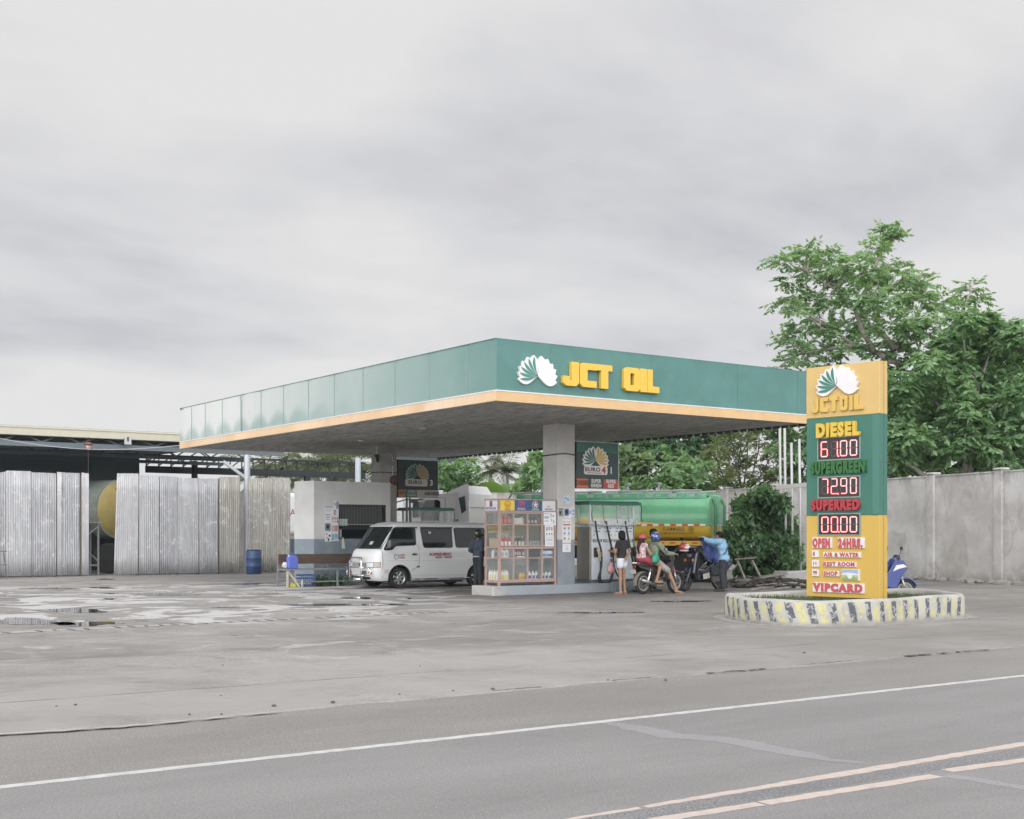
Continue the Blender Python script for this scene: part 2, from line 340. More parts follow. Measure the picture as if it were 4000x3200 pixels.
def strip(name, path, w, z, m, jag=0.0, step=.08, th=0.0):
    "painted or poured band along a path of (x, y) points"
    pts = []
    for (xa, ya), (xb, yb) in zip(path[:-1], path[1:]):
        k = max(1, int(math.hypot(xb-xa, yb-ya)/step))
        pts += [(xa+(xb-xa)*i/k, ya+(yb-ya)*i/k) for i in range(k)]
    pts.append(path[-1]); b_ = MB(); vs = []; fs = []
    for i, p in enumerate(pts):
        q0, q1 = pts[max(0, i-1)], pts[min(len(pts)-1, i+1)]; tx, ty = q1[0]-q0[0], q1[1]-q0[1]; l = math.hypot(tx, ty) or 1; nx, ny = -ty/l, tx/l
        ww = w(i/(len(pts)-1)) if callable(w) else w
        a = ww/2+random.uniform(-jag, jag); c_ = ww/2+random.uniform(-jag, jag)
        vs += [(p[0]+nx*a, p[1]+ny*a, z), (p[0]-nx*c_, p[1]-ny*c_, z)]
        if i: fs.append((2*i-2, 2*i-1, 2*i+1, 2*i))
    b_.add(vs, fs); return struct(b_.build(name, m))
RZ = -.016
sheet('road', -300, -6, 300, 8.42, RZ, m_road)
sheet('road_shoulder', -300, 8.42, 300, 10.75, RZ, m_shoulder)
# concrete yard, broken front edge
vs = []; fs = []; xs_ = [-120+i*.35 for i in range(760)]
for i, x in enumerate(xs_):
    y = 10.45+.035*math.sin(x*.9)+random.uniform(-.018,.018)+(.07*max(0, math.sin(x*2.3+1))**6)
    vs += [(x,y,0),(x,y-.012,-.03),(x,80,0)]
    if i: k = 3*i; fs += [(k-3,k,k+2,k-1),(k-2,k+1,k,k-3)]
o = MB().add(vs, fs).build('concrete_yard', m_yard); struct(o)
m_line = mat('worn_white_line', (.50,.50,.49), .75, var=.1, vs=14, dirt=(.30,.295,.295), ds=9, dirtamt=.6)
m_yel = mat('faded_yellow_line', (.52,.44,.395), .75, var=.06, vs=10, dirt=(.36,.33,.32), ds=11, dirtamt=.6)
strip('white_edge_line', [(-60,8.31),(80,8.31)], .11, RZ+.0016, m_line, .006)
def gp(px, py):
    d = CAM_H*FPX/(py-HZ); p = at(px, py, d); return (p.x, p.y)
def ext(p, q, k): return (q[0]+(q[0]-p[0])*k, q[1]+(q[1]-p[1])*k)
ya, yb_ = gp(2519,3142), gp(4000,2898); la, lb = gp(2519,3197), gp(3656,3021); lc, ld = gp(3697,3002), gp(4000,2961); ca, cb_ = gp(2519,3169), gp(4000,2928)
strip('yellow_centre_line', [ya, yb_, ext(ya, yb_, 9)], lambda q: .115*min(1, .5+q*12), RZ+.0016, m_yel, .009)
strip('yellow_centre_line', [ext(yb_, ya, .45), ext(yb_, ya, .01)], .05, RZ+.0016, m_yel, .012)
strip('yellow_centre_line', [ext(lb, la, .8), gp(2972,3130)], .10, RZ+.0016, m_yel, .008)
strip('yellow_centre_line', [gp(2982,3128), lb], .11, RZ+.0016, m_yel, .008)
strip('yellow_centre_line', [lc, ld, ext(lc, ld, 30)], .115, RZ+.0016, m_yel, .008)
strip('coarse_asphalt_strip', [ext(cb_, ca, 2.5), ca, cb_, ext(ca, cb_, 8)], .19, RZ+.0007, m_coarse, .008)
strip('sealed_crack', [gp(*p) for p in ((2330,2808),(2480,2835),(2620,2866),(2840,2882),(3060,2925),(3230,2958),(3400,2975))], lambda q: (.27-.10*abs(q-.4))*min(1,.25+4*q)*min(1,.2+4*(1-q)), RZ+.0011, m_seal, .02)
strip('sealed_crack', [gp(*p) for p in ((3690,3020),(3800,3035),(4040,3075))], .13, RZ+.0011, m_seal, .008)
for i_, (p_, q_, w_) in enumerate((((2762,2629),(2995,2611),.05),((3530,2562),(3640,2554),.06),((3660,2552),(3720,2548),.05),((3740,2546),(3860,2537),.05),((1930,2699),(2110,2683),.04),((2390,2658),(2540,2646),.03),((3130,2597),(3330,2580),.03))): strip('edge_gap', [gp(*p_), gp(*q_)], w_*.8, .0015, mat('edge_gap', (.10,.096,.09), .95), .025, .06)
strip('edge_chalk', [gp(-40,2870), gp(520,2834), gp(1100,2778)], lambda q: .10*(1-q)+.02, .0012, mat('edge_chalk', (.35,.338,.33), .9, var=.2, vs=3), .03, .1)
# old drain channel across the yard
m_drain = mat('drain_concrete', (.34,.33,.325), .85, var=.2, vs=5, bump=.4, bs=20)
m_gap = mat('drain_gap', (.05,.05,.05), .9)
strip('drain_channel', [(-10,20.9),(5,21.2),(16,22.0)], lambda q: .5-.25*q, .004, m_drain, .02, .3)
bm_ = MB()
for i in range(46):
    x = 2+i*.26; y = 20.95+(x-2)*.075+random.uniform(-.02,.02)
    if random.random() < .8: bm_.obox((x,y,.009), (.035,.26+random.uniform(-.08,.05),.002), (0,0,random.uniform(-.25,.25)+.08))
struct(bm_.build('drain_slots', m_gap))
# standing water
m_water = mat('rain_water', (.055,.056,.055), .03, spec=.5)
m_water.node_tree.nodes['Principled BSDF'].inputs['IOR'].default_value = 1.33
def puddle(px, py, wpx, hpx, seed):
    r = random.Random(seed); pts = []
    ph = [r.uniform(0,6.28) for _ in range(4)]
    for k in range(40):
        q = 2*math.pi*k/40; rr_ = 1+.22*math.sin(2*q+ph[0])+.16*math.sin(3*q+ph[1])+.10*math.sin(5*q+ph[2])+.06*math.sin(9*q+ph[3])
        pts.append((*gp(px+wpx/2*rr_*math.cos(q), py+hpx/2*rr_*math.sin(q)), .005))
    struct(MB().add(pts, [tuple(range(40))]).build('puddle', m_water))
for i, p in enumerate([(270,2386,330,13),(200,2299,190,5),(400,2297,110,4),(430,2341,40,5),(410,2263,60,4),(960,2282,140,5),(1400,2337,150,6),(1330,2363,420,8),(880,2374,90,4),(1010,2383,60,4),
                       (1640,2338,120,5),(2350,2394,300,5),(2660,2350,200,5),(60,2330,180,6),(560,2320,220,5),(120,2430,300,26),(330,2438,220,20),(690,2325,200,6)]): puddle(*p, i)
# pebbles and crumbs of broken edge
m_peb = mat('pebble', (.1,.095,.09), .9)
pe = []
for (px, py, r) in [(2600,2659,.03),(1300,2747,.035),(1070,2760,.03),(865,2792,.018),(740,2793,.02),(1925,2694,.03),(295,2755,.022),(220,2760,.014),(863,2718,.014),(1640,2603,.014),(870,2600,.018),(1560,2713,.016),(3142,2552,.03),(455,2452,.03),(2375,2658,.02),(1770,2700,.018)]:
    x, y = gp(px, py); r *= .62; b_ = MB().ell((0,0,r*.5), (r*1.25,r,r*.6), n=8, k=6); o = b_.build('pebble', m_peb); o.location = (x,y,0); o.rotation_euler = (0,0,random.random()*6)
    tag(o, 'small dark pebble or asphalt crumb lying loose on the pavement near the road edge', 'pebble', 'pebbles scattered along the concrete edge')
# ------------------------------------------------------------------ canopy
CX0, CX1, CY0, CY1, CZ, CT = 15.8, 26.08, 22.97, 41.9, 4.5, 5.86
m_green = mat('canopy_green', (.078,.195,.18), .45, var=.06, vs=1.2, dirt=(.12,.26,.235), ds=2.0, dirtamt=.4, rvar=.05)
m_orange = mat('trim_orange', (.62,.425,.225), .45, var=.05, vs=2, dirt=(.55,.30,.14), ds=2.5, dirtamt=.3)
m_trimwhite = mat('trim_white', (.66,.67,.70), .5)
# faded side: bleached towards the far end, plus painted sky and ground reflections, scalloped below
m_faded_reflect, t, b = tree_of('faded_reflect_green'); c = t.nodes.new('ShaderNodeNewGeometry').outputs['Position']; s = nd(t, 'ShaderNodeSeparateXYZ'); t.links.new(c, s.inputs[0])
fy = mapr(t, mth(t, 'ADD', s.outputs[1], mth(t, 'MULTIPLY', mth(t, 'SUBTRACT', noise(t, c, .9, 5, .6), .5), 3.0)), CY0-2.0, CY0+15.0, .0, .97, False)
low = mth(t, 'MULTIPLY', mapr(t, mth(t, 'ADD', s.outputs[2], mth(t, 'MULTIPLY', mth(t, 'ABSOLUTE', mth(t, 'SINE', mth(t, 'MULTIPLY', s.outputs[1], 2.35))), -.32)), CZ+.10, CZ+.50, .40, 0), mapr(t, s.outputs[1], CY0+5, CY0+13, .0, 1))  # darker scallops: ground mirrored in the warped sheets, put into the colour
col = mixc(t, mth(t, 'SUBTRACT', fy, low, clamp=True), (.09,.22,.20), (.62,.635,.625))
col = mixc(t, mapr(t, noise(t, c, 6, 7, .7, (1,1,.4)), .5, .75, 0, .18), col, (.25,.30,.29))
t.links.new(col, b.inputs['Base Color']); b.inputs['Roughness'].default_value = .55; b.inputs['Specular IOR Level'].default_value = .25
# soffit: stained grey board
m_soffit, t, b = tree_of('soffit_board'); c = t.nodes.new('ShaderNodeNewGeometry').outputs['Position']
col = mixc(t, mapr(t, noise(t, c, .5, 7, .6, (3,.5,1)), .3, .7), (.37,.365,.34), (.50,.495,.465))
col = mixc(t, mapr(t, noise(t, c, 2.2, 8, .72, (5,.7,1), 0, (3,3,0)), .45, .60, 0, .85), col, (.17,.165,.155))
col = mixc(t, mapr(t, noise(t, c, 12, 4, .7, (1,.5,1), 0, (1,5,0)), .60, .65, 0, .8), col, (.06,.06,.06))
s = nd(t, 'ShaderNodeSeparateXYZ'); t.links.new(c, s.inputs[0])
for cc, st_, off_ in ((s.outputs[0], .61, .2), (s.outputs[1], 2.44, .9)):
    f = mth(t, 'ABSOLUTE', mth(t, 'SUBTRACT', mth(t, 'FRACT', mth(t, 'DIVIDE', mth(t, 'ADD', cc, off_), st_)), .5)); col = mixc(t, mapr(t, f, .5-.02/st_, .5-.008/st_, 0, .5), col, (.10,.095,.09))
t.links.new(col, b.inputs['Base Color']); b.inputs['Roughness'].default_value = .8
can = thing('station_canopy', 'big flat fuel station canopy with green fascia and orange trim carrying raised yellow letters', 'canopy', (21,32,0))
MB().box(CX0+.05,CY0+.05,CT-.5,CX1-.05,CY1-.05,CT-.12).build('roof', mat('roof_sheet', (.3,.31,.32), .6), can, world=True)
sf = MB().box(CX0+.06,CY0+.06,CZ+.04,CX1-.06,CY1-.06,CZ+.12).build('soffit', m_soffit, can, world=True)
fp = [(CY0+.05,CZ+.1)]                               # toothed flashing seen under the right edge
for i in range(60): y_ = CY0+.3+i*.31; fp += [(y_,CZ+.03),(y_+.002,CZ-.03),(y_+.2,CZ-.03),(y_+.202,CZ+.03)]
fp.append((CY1-.05,CZ+.1)); MB().prism(fp, (CX1-.055,0,0), (0,1,0), (0,0,1), (.05,0,0)).build('flashing', mat('dark_flashing', (.06,.065,.065), .7), can, world=True)
fs_ = MB(); fs_.box(CX0+.02,CY0-.02,CZ+.235,CX1,CY0+.04,CT)
o = fs_.build('front_fascia', m_green, can, world=True)
for x in (17.3,20.3,23.2,25.4): MB().box(x-.006,CY0-.024,CZ+.24,x+.006,CY0-.019,CT-.01).build('seam', mat('seam_green', (.07,.19,.17), .5), o, world=True)
# side fascia: bowed sheets, one mesh per sheet
edges = [CY0-.02]; 
for w in (1.15,1.62,1.62,1.62,1.6,1.55,1.6,1.55,1.5,1.45,1.42,1.2): edges.append(edges[-1]+w)
edges.append(CY1)
edges = sorted(e for e in edges if e <= CY1)
for i in range(len(edges)-1):
    a, b2 = edges[i], edges[i+1]; n = 9; bow = .003+.015*(i/12)**1.5+random.uniform(0,.005); vs = []; fs = []
    for j in range(n):
        q = j/(n-1); y = a+.0015+(b2-a-.003)*q; dx = bow*math.sin(math.pi*q)**.8-(.03 if i == 8 and q > .8 else 0)*(q-.8)*5
        dz = .035*math.sin(math.pi*q)*(i in (8,9))
        for z in (CZ+.235, (CZ+CT)/2+.1, CT-(.0 if i < 8 else .02*(i-7)*.5)+dz*.3): vs.append((CX0-dx, y, z))
        if j:
            k = 3*j; fs += [(k-3,k,k+1,k-2),(k-2,k+1,k+2,k-1)]
    o = MB().add(vs, fs).build('side_fascia_sheet', m_faded_reflect, can, world=True)
    sol = o.modifiers.new('s', 'SOLIDIFY'); sol.thickness = .02; sol.offset = 1 if o.data.polygons[0].normal.x > 0 else -1
for e in edges[1:-1]: MB().box(CX0-.0235,e-.005,CZ+.245,CX0-.001,e+.004,CT-.02).build('seam', mat('seam_faded', (.27,.36,.335), .6), can, world=True)
ob = MB(); ob.box(CX1-.03,CY0+.04,CZ+.235,CX1,CY1,CT); ob.build('right_fascia', m_green, can, world=True)
ob = MB(); ob.box(CX0,CY1-.03,CZ+.235,CX1-.03,CY1,CT); ob.build('back_fascia', m_green, can, world=True)
tr = MB(); tr.box(CX0-.01,CY0-.035,CZ,CX1+.005,CY0+.03,CZ+.215); tr.build('front_trim', m_orange, can, world=True)
m_trimfade = mat('trim_faded', (.70,.50,.31), .5, var=.12, vs=.7, dirt=(.72,.62,.52), ds=.5, dirtamt=.8)
tr = MB(); tr.box(CX0-.02,CY0-.03,CZ,CX0+.04,CY1,CZ+.215); tr.build('side_trim', m_trimfade, can, world=True)
tr = MB(); tr.box(CX1-.02,CY0+.04,CZ+.03,CX1+.01,CY1,CZ+.215); tr.box(CX0+.05,CY1-.04,CZ+.03,CX1-.05,CY1-.005,CZ+.215); tr.build('rear_trim', m_orange, can, world=True)
tr = MB(); tr.box(CX0-.012,CY0-.045,CZ+.215,CX1,CY0+.02,CZ+.24); tr.box(CX0-.03,CY0+.02,CZ+.213,CX0+.03,CY1,CZ+.238); tr.build('bead', m_trimwhite, can, world=True)
tr = MB(); tr.box(CX0-.01,CY0-.025,CT-.004,CX1+.005,CY0+.05,CT+.014); tr.box(CX0-.02,CY0+.05,CT+.0,CX0+.03,CY1,CT+.013); tr.build('cap_strip', m_green, can, world=True)
for p in ((18.2,30.0),(22.6,29.5),(19,35)): 
    MB().lathe([(.09,0),(.10,.03),(.08,.06)], (p[0],p[1],CZ-.022)).build('ceiling_lamp', mat('lamp_cover', (.6,.6,.58), .4), can, world=True)
# --- fan of petals (station emblem)
def petal(a, L, w, bend, n=10):
    "outline of one petal from the origin towards angle a (degrees)"
    ca, sa = math.cos(rad(a)), math.sin(rad(a)); up, dn = [], []
    for i in range(n+1):
        q = i/n; off = bend*math.sin(math.pi*q*.85); h = w*(math.sin(math.pi*q**1.55)**.85)
        if q > .98: h = 0
        for lst, sgn in ((up, 1), (dn, -1)):
            x, y = L*q, off+sgn*h; lst.append((x*ca-y*sa, x*sa+y*ca))
    return up+dn[-2:0:-1]
def emblem(parent, o, ex, ez, nrm, R, thick, m_back, m_left, m_right, world=True):
    o, ex, ez, nrm = Vector(o), Vector(ex)*1.1, Vector(ez)*.93, Vector(nrm)
    angs_l = [98,117,136,154,172,190]; angs_r = [82,63,44,26,8,-10]
    bk = MB()
    for i, (a, sg) in enumerate([(a, 1) for a in angs_l]+[(a, -1) for a in angs_r]):
        bk.prism([(x*R, y*R) for x, y in petal(a, 1.0, .212, .12*sg)], o-nrm*.001*(i % 7), ex, ez, nrm*thick)
    e = bk.build('emblem', m_back, parent, world=world)
    for lst, mm, sg in ((angs_l, m_left, 1), (angs_r, m_right, -1)):
        if mm is None: continue
        f = MB()
        for i, a in enumerate(lst):
            f.prism([(x*R*.99+(-.02*sg)*R*.4, y*R*.99+.012*R) for x, y in petal(a, .92, .068, .11*sg)], o+nrm*(thick+.0005*i), ex, ez, nrm*.005)
        f.build('petals', mm, e, world=world)
    return e
m_lwhite = mat('letter_white', (.70,.68,.69), .45, var=.03)
m_lyellow = mat('letter_yellow', (.70,.46,.06), .42, var=.05, vs=4, dirt=(.55,.38,.10), ds=4, dirtamt=.3)
m_lgreen = mat('petal_green', (.04,.20,.15), .45)
emblem(can, (16.9,CY0-.02,5.11), (1,0,0), (0,0,1), (0,-1,0), .505, .06, m_lwhite, mat('canopy_petal', (.06,.225,.185), .4), None)
GL = {'J': [(.3,1),(.62,1),(.62,.12),(.5,0),(.1,0),(0,.1),(0,.42),(.26,.42),(.26,.24),(.36,.24),(.36,1)][0:0] or [(.34,1),(.64,1),(.64,.14),(.52,0),(.12,0),(0,.12),(0,.40),(.28,.40),(.28,.25),(.34,.25)],
      'C': [(.12,1),(.66,1),(.66,.72),(.30,.72),(.30,.28),(.66,.28),(.66,0),(.12,0),(0,.12),(0,.88)],
      'T': [(0,1),(.66,1),(.66,.74),(.49,.74),(.49,0),(.19,0),(.19,.74),(0,.74)],
      'I': [(0,1),(.28,1),(.28,0),(0,0)],
      'L': [(0,1),(.29,1),(.29,.28),(.66,.28),(.66,0),(0,0)]}
def letter(mb, ch, o, ex, ez, nrm, h, xs, th):
    o, ex, ez, nrm = map(Vector, (o, ex, ez, nrm)); X_, Z_ = ex*h*xs, ez*h
    if ch == 'O':
        outp = [(.12,0),(.58,0),(.7,.12),(.7,.88),(.58,1),(.12,1),(0,.88),(0,.12)]; 
        inn = [(.30,.25),(.40,.25),(.43,.28),(.43,.72),(.40,.75),(.30,.75),(.27,.72),(.27,.28)]; g2 = nrm*th
        R4 = [[o+X_*p[0]+Z_*p[1]+d for p in P_] for P_, d in ((outp,g2*0),(outp,g2),(inn,g2),(inn,g2*0))]; mb.loft(R4, False, True); return .7
    mb.prism(GL[ch], o, X_, Z_, nrm*th); return max(p[0] for p in GL[ch])
for ch, x, w_ in (('J',17.58,.455),('C',18.06,.49),('T',18.55,.47),('O',19.38,.50),('I',19.88,.22),('L',20.11,.37)):
    mb = MB(); wd = {'J':.64,'C':.66,'T':.66,'O':.7,'I':.28,'L':.66}[ch]; letter(mb, ch, (x,CY0-.02,4.945), (1,0,0), (0,0,1), (0,-1,0), .555, w_/.555/wd, .11); mb.build('letter', m_lyellow, can, world=True, bevel=.008)
# ------------------------------------------------------------------ columns
m_colw, t, b = tree_of('column_paint'); c = t.nodes.new('ShaderNodeTexCoord').outputs['Object']; s = nd(t, 'ShaderNodeSeparateXYZ'); t.links.new(c, s.inputs[0])
w = mixc(t, mapr(t, noise(t, c, 1.5, 6, .6), .35, .7), (.50,.49,.475), (.60,.59,.58)); w = mixc(t, mapr(t, noise(t, c, 3, 8, .7, (1,1,.35), 0, (2,2,2)), .56, .72, 0, .5), w, (.34,.33,.31))
g_ = mixc(t, mapr(t, noise(t, c, 2, 6, .6), .35, .7), (.215,.245,.275), (.27,.30,.33))
st = nd(t, 'ShaderNodeMath', operation='LESS_THAN'); t.links.new(s.outputs[2], st.inputs[0]); st.inputs[1].default_value = 1.44
t.links.new(mixc(t, st.outputs[0], w, g_), b.inputs['Base Color']); b.inputs['Roughness'].default_value = .65
m_conc = mat('bare_concrete', (.36,.355,.35), .85, var=.15, vs=3, bump=.25, bs=25, dirt=(.22,.21,.2), ds=2.2, dirtamt=.5)
m_rawcol = mat('raw_column', (.34,.325,.30), .8, var=.12, vs=1.2, dirt=(.2,.19,.17), ds=1.5, dirtamt=.6)
c1 = MB().box(20.6,27.04,0,21.2,27.68,CZ+.05).build('canopy_column', m_colw, bevel=.012)
tag(c1, 'square white canopy column with grey painted base standing beside the oil display rack', 'column')
m_wire = mat('wire', (.05,.05,.05), .7)
bnd = MB()
pts = [(20.585,27.70,3.70),(20.585,27.03,3.72)]
bnd.tube(pts, .016, 6); bnd.tube([(20.585,27.025,3.72),(20.9,27.022,3.745),(21.215,27.022,3.71)], .016, 6); bnd.build('wire_tie', m_wire, c1)
c2 = MB().box(20.62,36.63,0,21.24,37.26,CZ+.05).build('canopy_column', m_rawcol, bevel=.012)
tag(c2, 'bare stained canopy column rising behind the small cashier kiosk, with camera and alarm bell', 'column')
bnd = MB(); bnd.tube([(20.6,37.27,3.64),(20.605,36.61,3.63)], .015, 6); bnd.tube([(20.605,36.615,3.63),(21.25,36.615,3.62)], .015, 6); bnd.build('wire_tie', m_wire, c2)
cd = MB(); cd.tube([(20.55,36.75,4.5),(20.55,36.75,4.22),(20.6,36.6,4.2),(20.95,36.6,4.26),(21.05,36.6,4.12),(21.06,36.6,3.85),(21.04,36.6,3.2)], .014, 6); cd.build('conduit', galv, c2)
cm = MB(); cm.obox((20.52,36.7,4.17), (.10,.12,.09)); cm.cyl((20.5,36.66,4.16),(20.44,36.5,3.98),.05,.055); cm.build('security_camera', black_plastic, c2)
MB().obox((21.06,36.585,3.92), (.13,.05,.13)).build('junction_box', mat('grey_box', (.25,.25,.24), .6), c2, bevel=.01)
MB().lathe([(.16,0),(.165,.04),(.12,.08),(.03,.10)], (21.12,36.625,3.38), (0,-1,0)).build('alarm_bell', mat('bell_red', (.10,.045,.045), .5), c2, smooth=True)
# ------------------------------------------------------------------ pump islands
isl = MB(); pr = [(18.31,26.78),(18.33,26.74),(23.28,26.92),(23.34,27.0),(23.34,27.72),(23.2,27.86),(18.4,27.78),(18.3,27.7)]
isl.prism(pr, (0,0,0), (1,0,0), (0,1,0), (0,0,.25))
m_island, t, b = tree_of('island_concrete'); c = t.nodes.new('ShaderNodeTexCoord').outputs['Object']; s = nd(t, 'ShaderNodeSeparateXYZ'); t.links.new(c, s.inputs[0])
col = mixc(t, mapr(t, s.outputs[0], 18.35, 18.9), (.42,.41,.40), (.30,.33,.365)); col = mixc(t, mapr(t, noise(t, c, 3, 8, .7), .5, .7, 0, .6), col, (.24,.25,.26))
t.links.new(col, b.inputs['Base Color']); b.inputs['Roughness'].default_value = .7
tag(isl.build('pump_island', m_island, bevel=.015), 'low grey concrete pump island carrying the display rack and front fuel pump', 'pump island')
MB().prism([(21.2,36.4),(24.4,36.4),(24.4,37.7),(21.3,37.7)], (0,0,0), (1,0,0), (0,1,0), (0,0,.24)).build('pump_island', m_island)
tag(bpy.data.objects['pump_island.001'], 'rear pump island behind the white van, almost wholly hidden', 'pump island')
gd = MB(); gd.lathe([(.0,-.5),(.16,-.5),(.17,-.46),(.17,.46),(.16,.5),(0,.5)], (22.75,26.72,.13), (1,0,.02), n=24)
for x in (22.45,23.05): gd.lathe([(.02,0),(.02,.012)], (x,26.545,.17), (0,-1,0), n=8, mi=1)
tag(gd.build('kerb_guard', [mat('guard_grey', (.17,.20,.225), .55, var=.1), ink_dark], smooth=False), 'fat grey rounded guard at the right end of the front pump island', 'guard')
# ------------------------------------------------------------------ fuel boards hanging beside the columns
m_bgreen = mat('board_green', (.022,.055,.05), .4); m_btop = mat('board_band', (.03,.13,.095), .4)
m_bdull = mat('board_dull', (.02,.024,.026), .5); m_bdtop = mat('board_dull_band', (.02,.055,.042), .5)
m_bor = mat('board_orange', (.55,.13,.05), .5); m_bred = mat('board_red', (.42,.07,.07), .5); m_lbw = mat('board_white', (.66,.65,.63), .5)
def board(x0, x1, y, z0, z1, label, num, dull):
    r = thing('fuel_board', label, 'sign', ((x0+x1)/2, y, z0))
    W, H = x1-x0, z1-z0
    p = MB().box(x0,y,z0,x1,y+.09,z1).build('panel', m_bdull if dull else m_bgreen, r, world=True)
    MB().box(x0+.01,y-.004,z1-.27*H*.82,x1-.012,y+.01,z1-.012).build('top_band', m_bdtop if dull else m_btop, p, world=True)
    fr = MB(); f_ = .018
    fr.box(x0,y-.008,z0-f_,x1+f_,y+.1,z0); fr.box(x1,y-.008,z0,x1+f_,y+.1,z1); fr.box(x0,y-.008,z1,x1+f_,y+.1,z1+f_)
    fr.build('frame', mat('board_frame', (.5,.5,.48) , .5), r, world=True)
    R = .43
    yel = mat('petal_yellow', (.62,.40,.05), .45) if not dull else mat('petal_dull_orange', (.40,.22,.07), .5)
    wh = m_lwhite if not dull else mat('petal_rim_dull', (.22,.28,.25), .5)
    emblem(r, (x0+W*(.45 if not dull else .48), y-.006, z0+H*.60), (1,0,0), (0,0,1), (0,-1,0), R, .008, wh, mat('petal_board_green', (.03,.15,.11), .5) if not dull else mat('petal_dull_green', (.03,.085,.065), .5), yel)
    pl = MB(); a = .04; w_, h_ = W*.56, H*.19; cx_, cz_ = x0+W*.455, z0+H*.395
    pl.prism([(-w_/2+a,-h_/2),(w_/2-a,-h_/2),(w_/2,-h_/2+a),(w_/2,h_/2-a),(w_/2-a,h_/2),(-w_/2+a,h_/2),(-w_/2,h_/2-a),(-w_/2,-h_/2+a)], (cx_,y,cz_), (1,0,0), (0,0,1), (0,-.012,0))
    q = pl.build('plate', m_lbw if not dull else mat('plate_dull', (.42,.39,.36), .5), r, world=True)
    text('lettering', 'EURO', .155, (cx_-.115*(1 if not dull else .5), y-.013, cz_+.012), (1,0,0), (0,0,1), ink_dark, q, xs=1.2, bold=.03)
    if not dull:
        text('lettering', '4', .27, (cx_+.27, y-.013, cz_), (1,0,0), (0,0,1), ink_red, q, bold=.03)
        MB().box(cx_-.31,y-.016,cz_-.085,cx_+.2,y-.012,cz_-.065).build('underline', ink_red, q, world=True)
    text('lettering', num, .27 if not dull else .27, (x0+W*.83, y-.001, cz_), (1,0,0), (0,0,1), m_lbw, p, xs=1.15, bold=.012)
    hz = H*.205
    def lab(a, b, m_, s, colr, sz=.135):
        k = MB().box(x0+W*a,y-.008,z0+.012,x0+W*b,y+.01,z0+hz).build('grade_label', m_, r, world=True)
        ls = s.split('\n')
        for i, l in enumerate(ls): text('lettering', l, sz, (x0+W*(a+b)/2, y-.009, z0+hz/2+.006+(len(ls)-1)*.062-i*.124), (1,0,0), (0,0,1), colr, k, xs=.8, bold=.035)
    if not dull:
        lab(0, .275, m_bor, 'DIESEL', ink_dark, .17); lab(.285, .635, m_bgreen, 'SUPER\nGREEN', m_lbw); lab(.64, 1, m_bred, 'SUPER\nRED', m_lbw)
    else:
        lab(0, .19, mat('board_brown', (.30,.17,.08), .6), 'DIESEL', mat('ink_brown', (.16,.07,.04), .6), .12); lab(.20, .46, mat('board_midgreen', (.06,.14,.11), .6), 'SUPER\nGREEN', mat('ink_pale', (.32,.38,.35), .6), .12)
        lab(.465, 1, mat('board_grey', (.36,.33,.30), .6), '', ink_dark); text('lettering', 'KEROSENE', .15, (x0+W*.845, y-.014, z0+hz/2), (1,0,0), (0,0,1), ink_dark, r, xs=.72, bold=.03)
    return r
board(21.215, 22.67, 26.99, 2.83, 4.08, 'bright green fuel board numbered 1 with EURO 4 plate, beside white canopy column', '1', False)
r3 = board(21.25, 22.80, 36.58, 2.82, 4.06, 'dull dark fuel board numbered 3 with EURO plate and KEROSENE label', '3', True)
MB().cyl((21.62,36.64,2.8),(21.62,36.64,.24),.035).cyl((21.74,36.64,2.8),(21.74,36.64,.24),.035).build('post', mat('dark_post', (.10,.12,.12), .6), r3, world=True)
# ------------------------------------------------------------------ display rack of oil bottles
m_rack = mat('rack_pink_brown', (.41,.28,.245), .55, var=.08, vs=5, dirt=(.30,.17,.13), ds=6, dirtamt=.5)
m_glass = mat('rack_glass', (.5,.56,.56), .06, alpha=.10)
m_haze = mat('rack_back_glass', (.22,.255,.25), .25, alpha=.5)
rk = thing('display_rack', 'tall pinkish metal glass rack of lubricant bottles with oil company header panels', 'display rack', (19.57,27.28,.25))
X0, X1, Y0, Y1, Z0, ZT = 18.64, 20.50, 26.95, 27.60, .25, 2.50
p = MB(); w = .05
for x in (X0, X1-w):
    for y in (Y0, Y1-w): p.box(x,y,Z0,x+w,y+w,ZT-.03)
p.box(X0-.01,Y0-.01,ZT-.03,X1+.01,Y1+.01,ZT)
for z in (2.145, .33):
    p.box(X0+w,Y0+.004,z,X1-w,Y0+w-.004,z+.05); p.box(X0+w,Y1-w+.004,z,X1-w,Y1-.004,z+.05); p.box(X0+.004,Y0+w,z,X0+w-.004,Y1-w,z+.05); p.box(X1-w+.004,Y0+w,z,X1-.004,Y1-w,z+.05)
p.build('frame', m_rack, rk, world=True)
for z in (1.825, 1.235, .955, .365): 
    p = MB(); p.box(X0+.03,Y0+.03,z,X1-.03,Y1-.03,z+.02); p.box(X0+.006,Y0+.008,z-.012,X1-.006,Y0+.03,z+.022); p.box(X0+.008,Y0+.03,z-.012,X0+.03,Y1-.03,z+.022); p.build('shelf', m_rack, rk, world=True)
mx = [19.11, 19.56, 20.03]
for i, (a, b2) in enumerate(zip([X0+w]+mx, mx+[X1-w])):
    for z_a, z_b in ((1.27,2.14),(.385,1.225)):
        d = MB(); f_ = .022; y_ = Y0-.004
        d.box(a+.004,y_,z_a,a+f_,y_+.03,z_b); d.box(b2-f_,y_,z_a,b2-.004,y_+.03,z_b); d.box(a+f_,y_+.001,z_a,b2-f_,y_+.029,z_a+f_); d.box(a+f_,y_+.001,z_b-f_,b2-f_,y_+.029,z_b)
        o = d.build('glass_door', mat('door_frame', (.43,.325,.29), .45), rk, world=True)
        MB().box(a+f_,y_+.012,z_a+f_,b2-f_,y_+.016,z_b-f_).build('pane', m_glass, o, world=True)
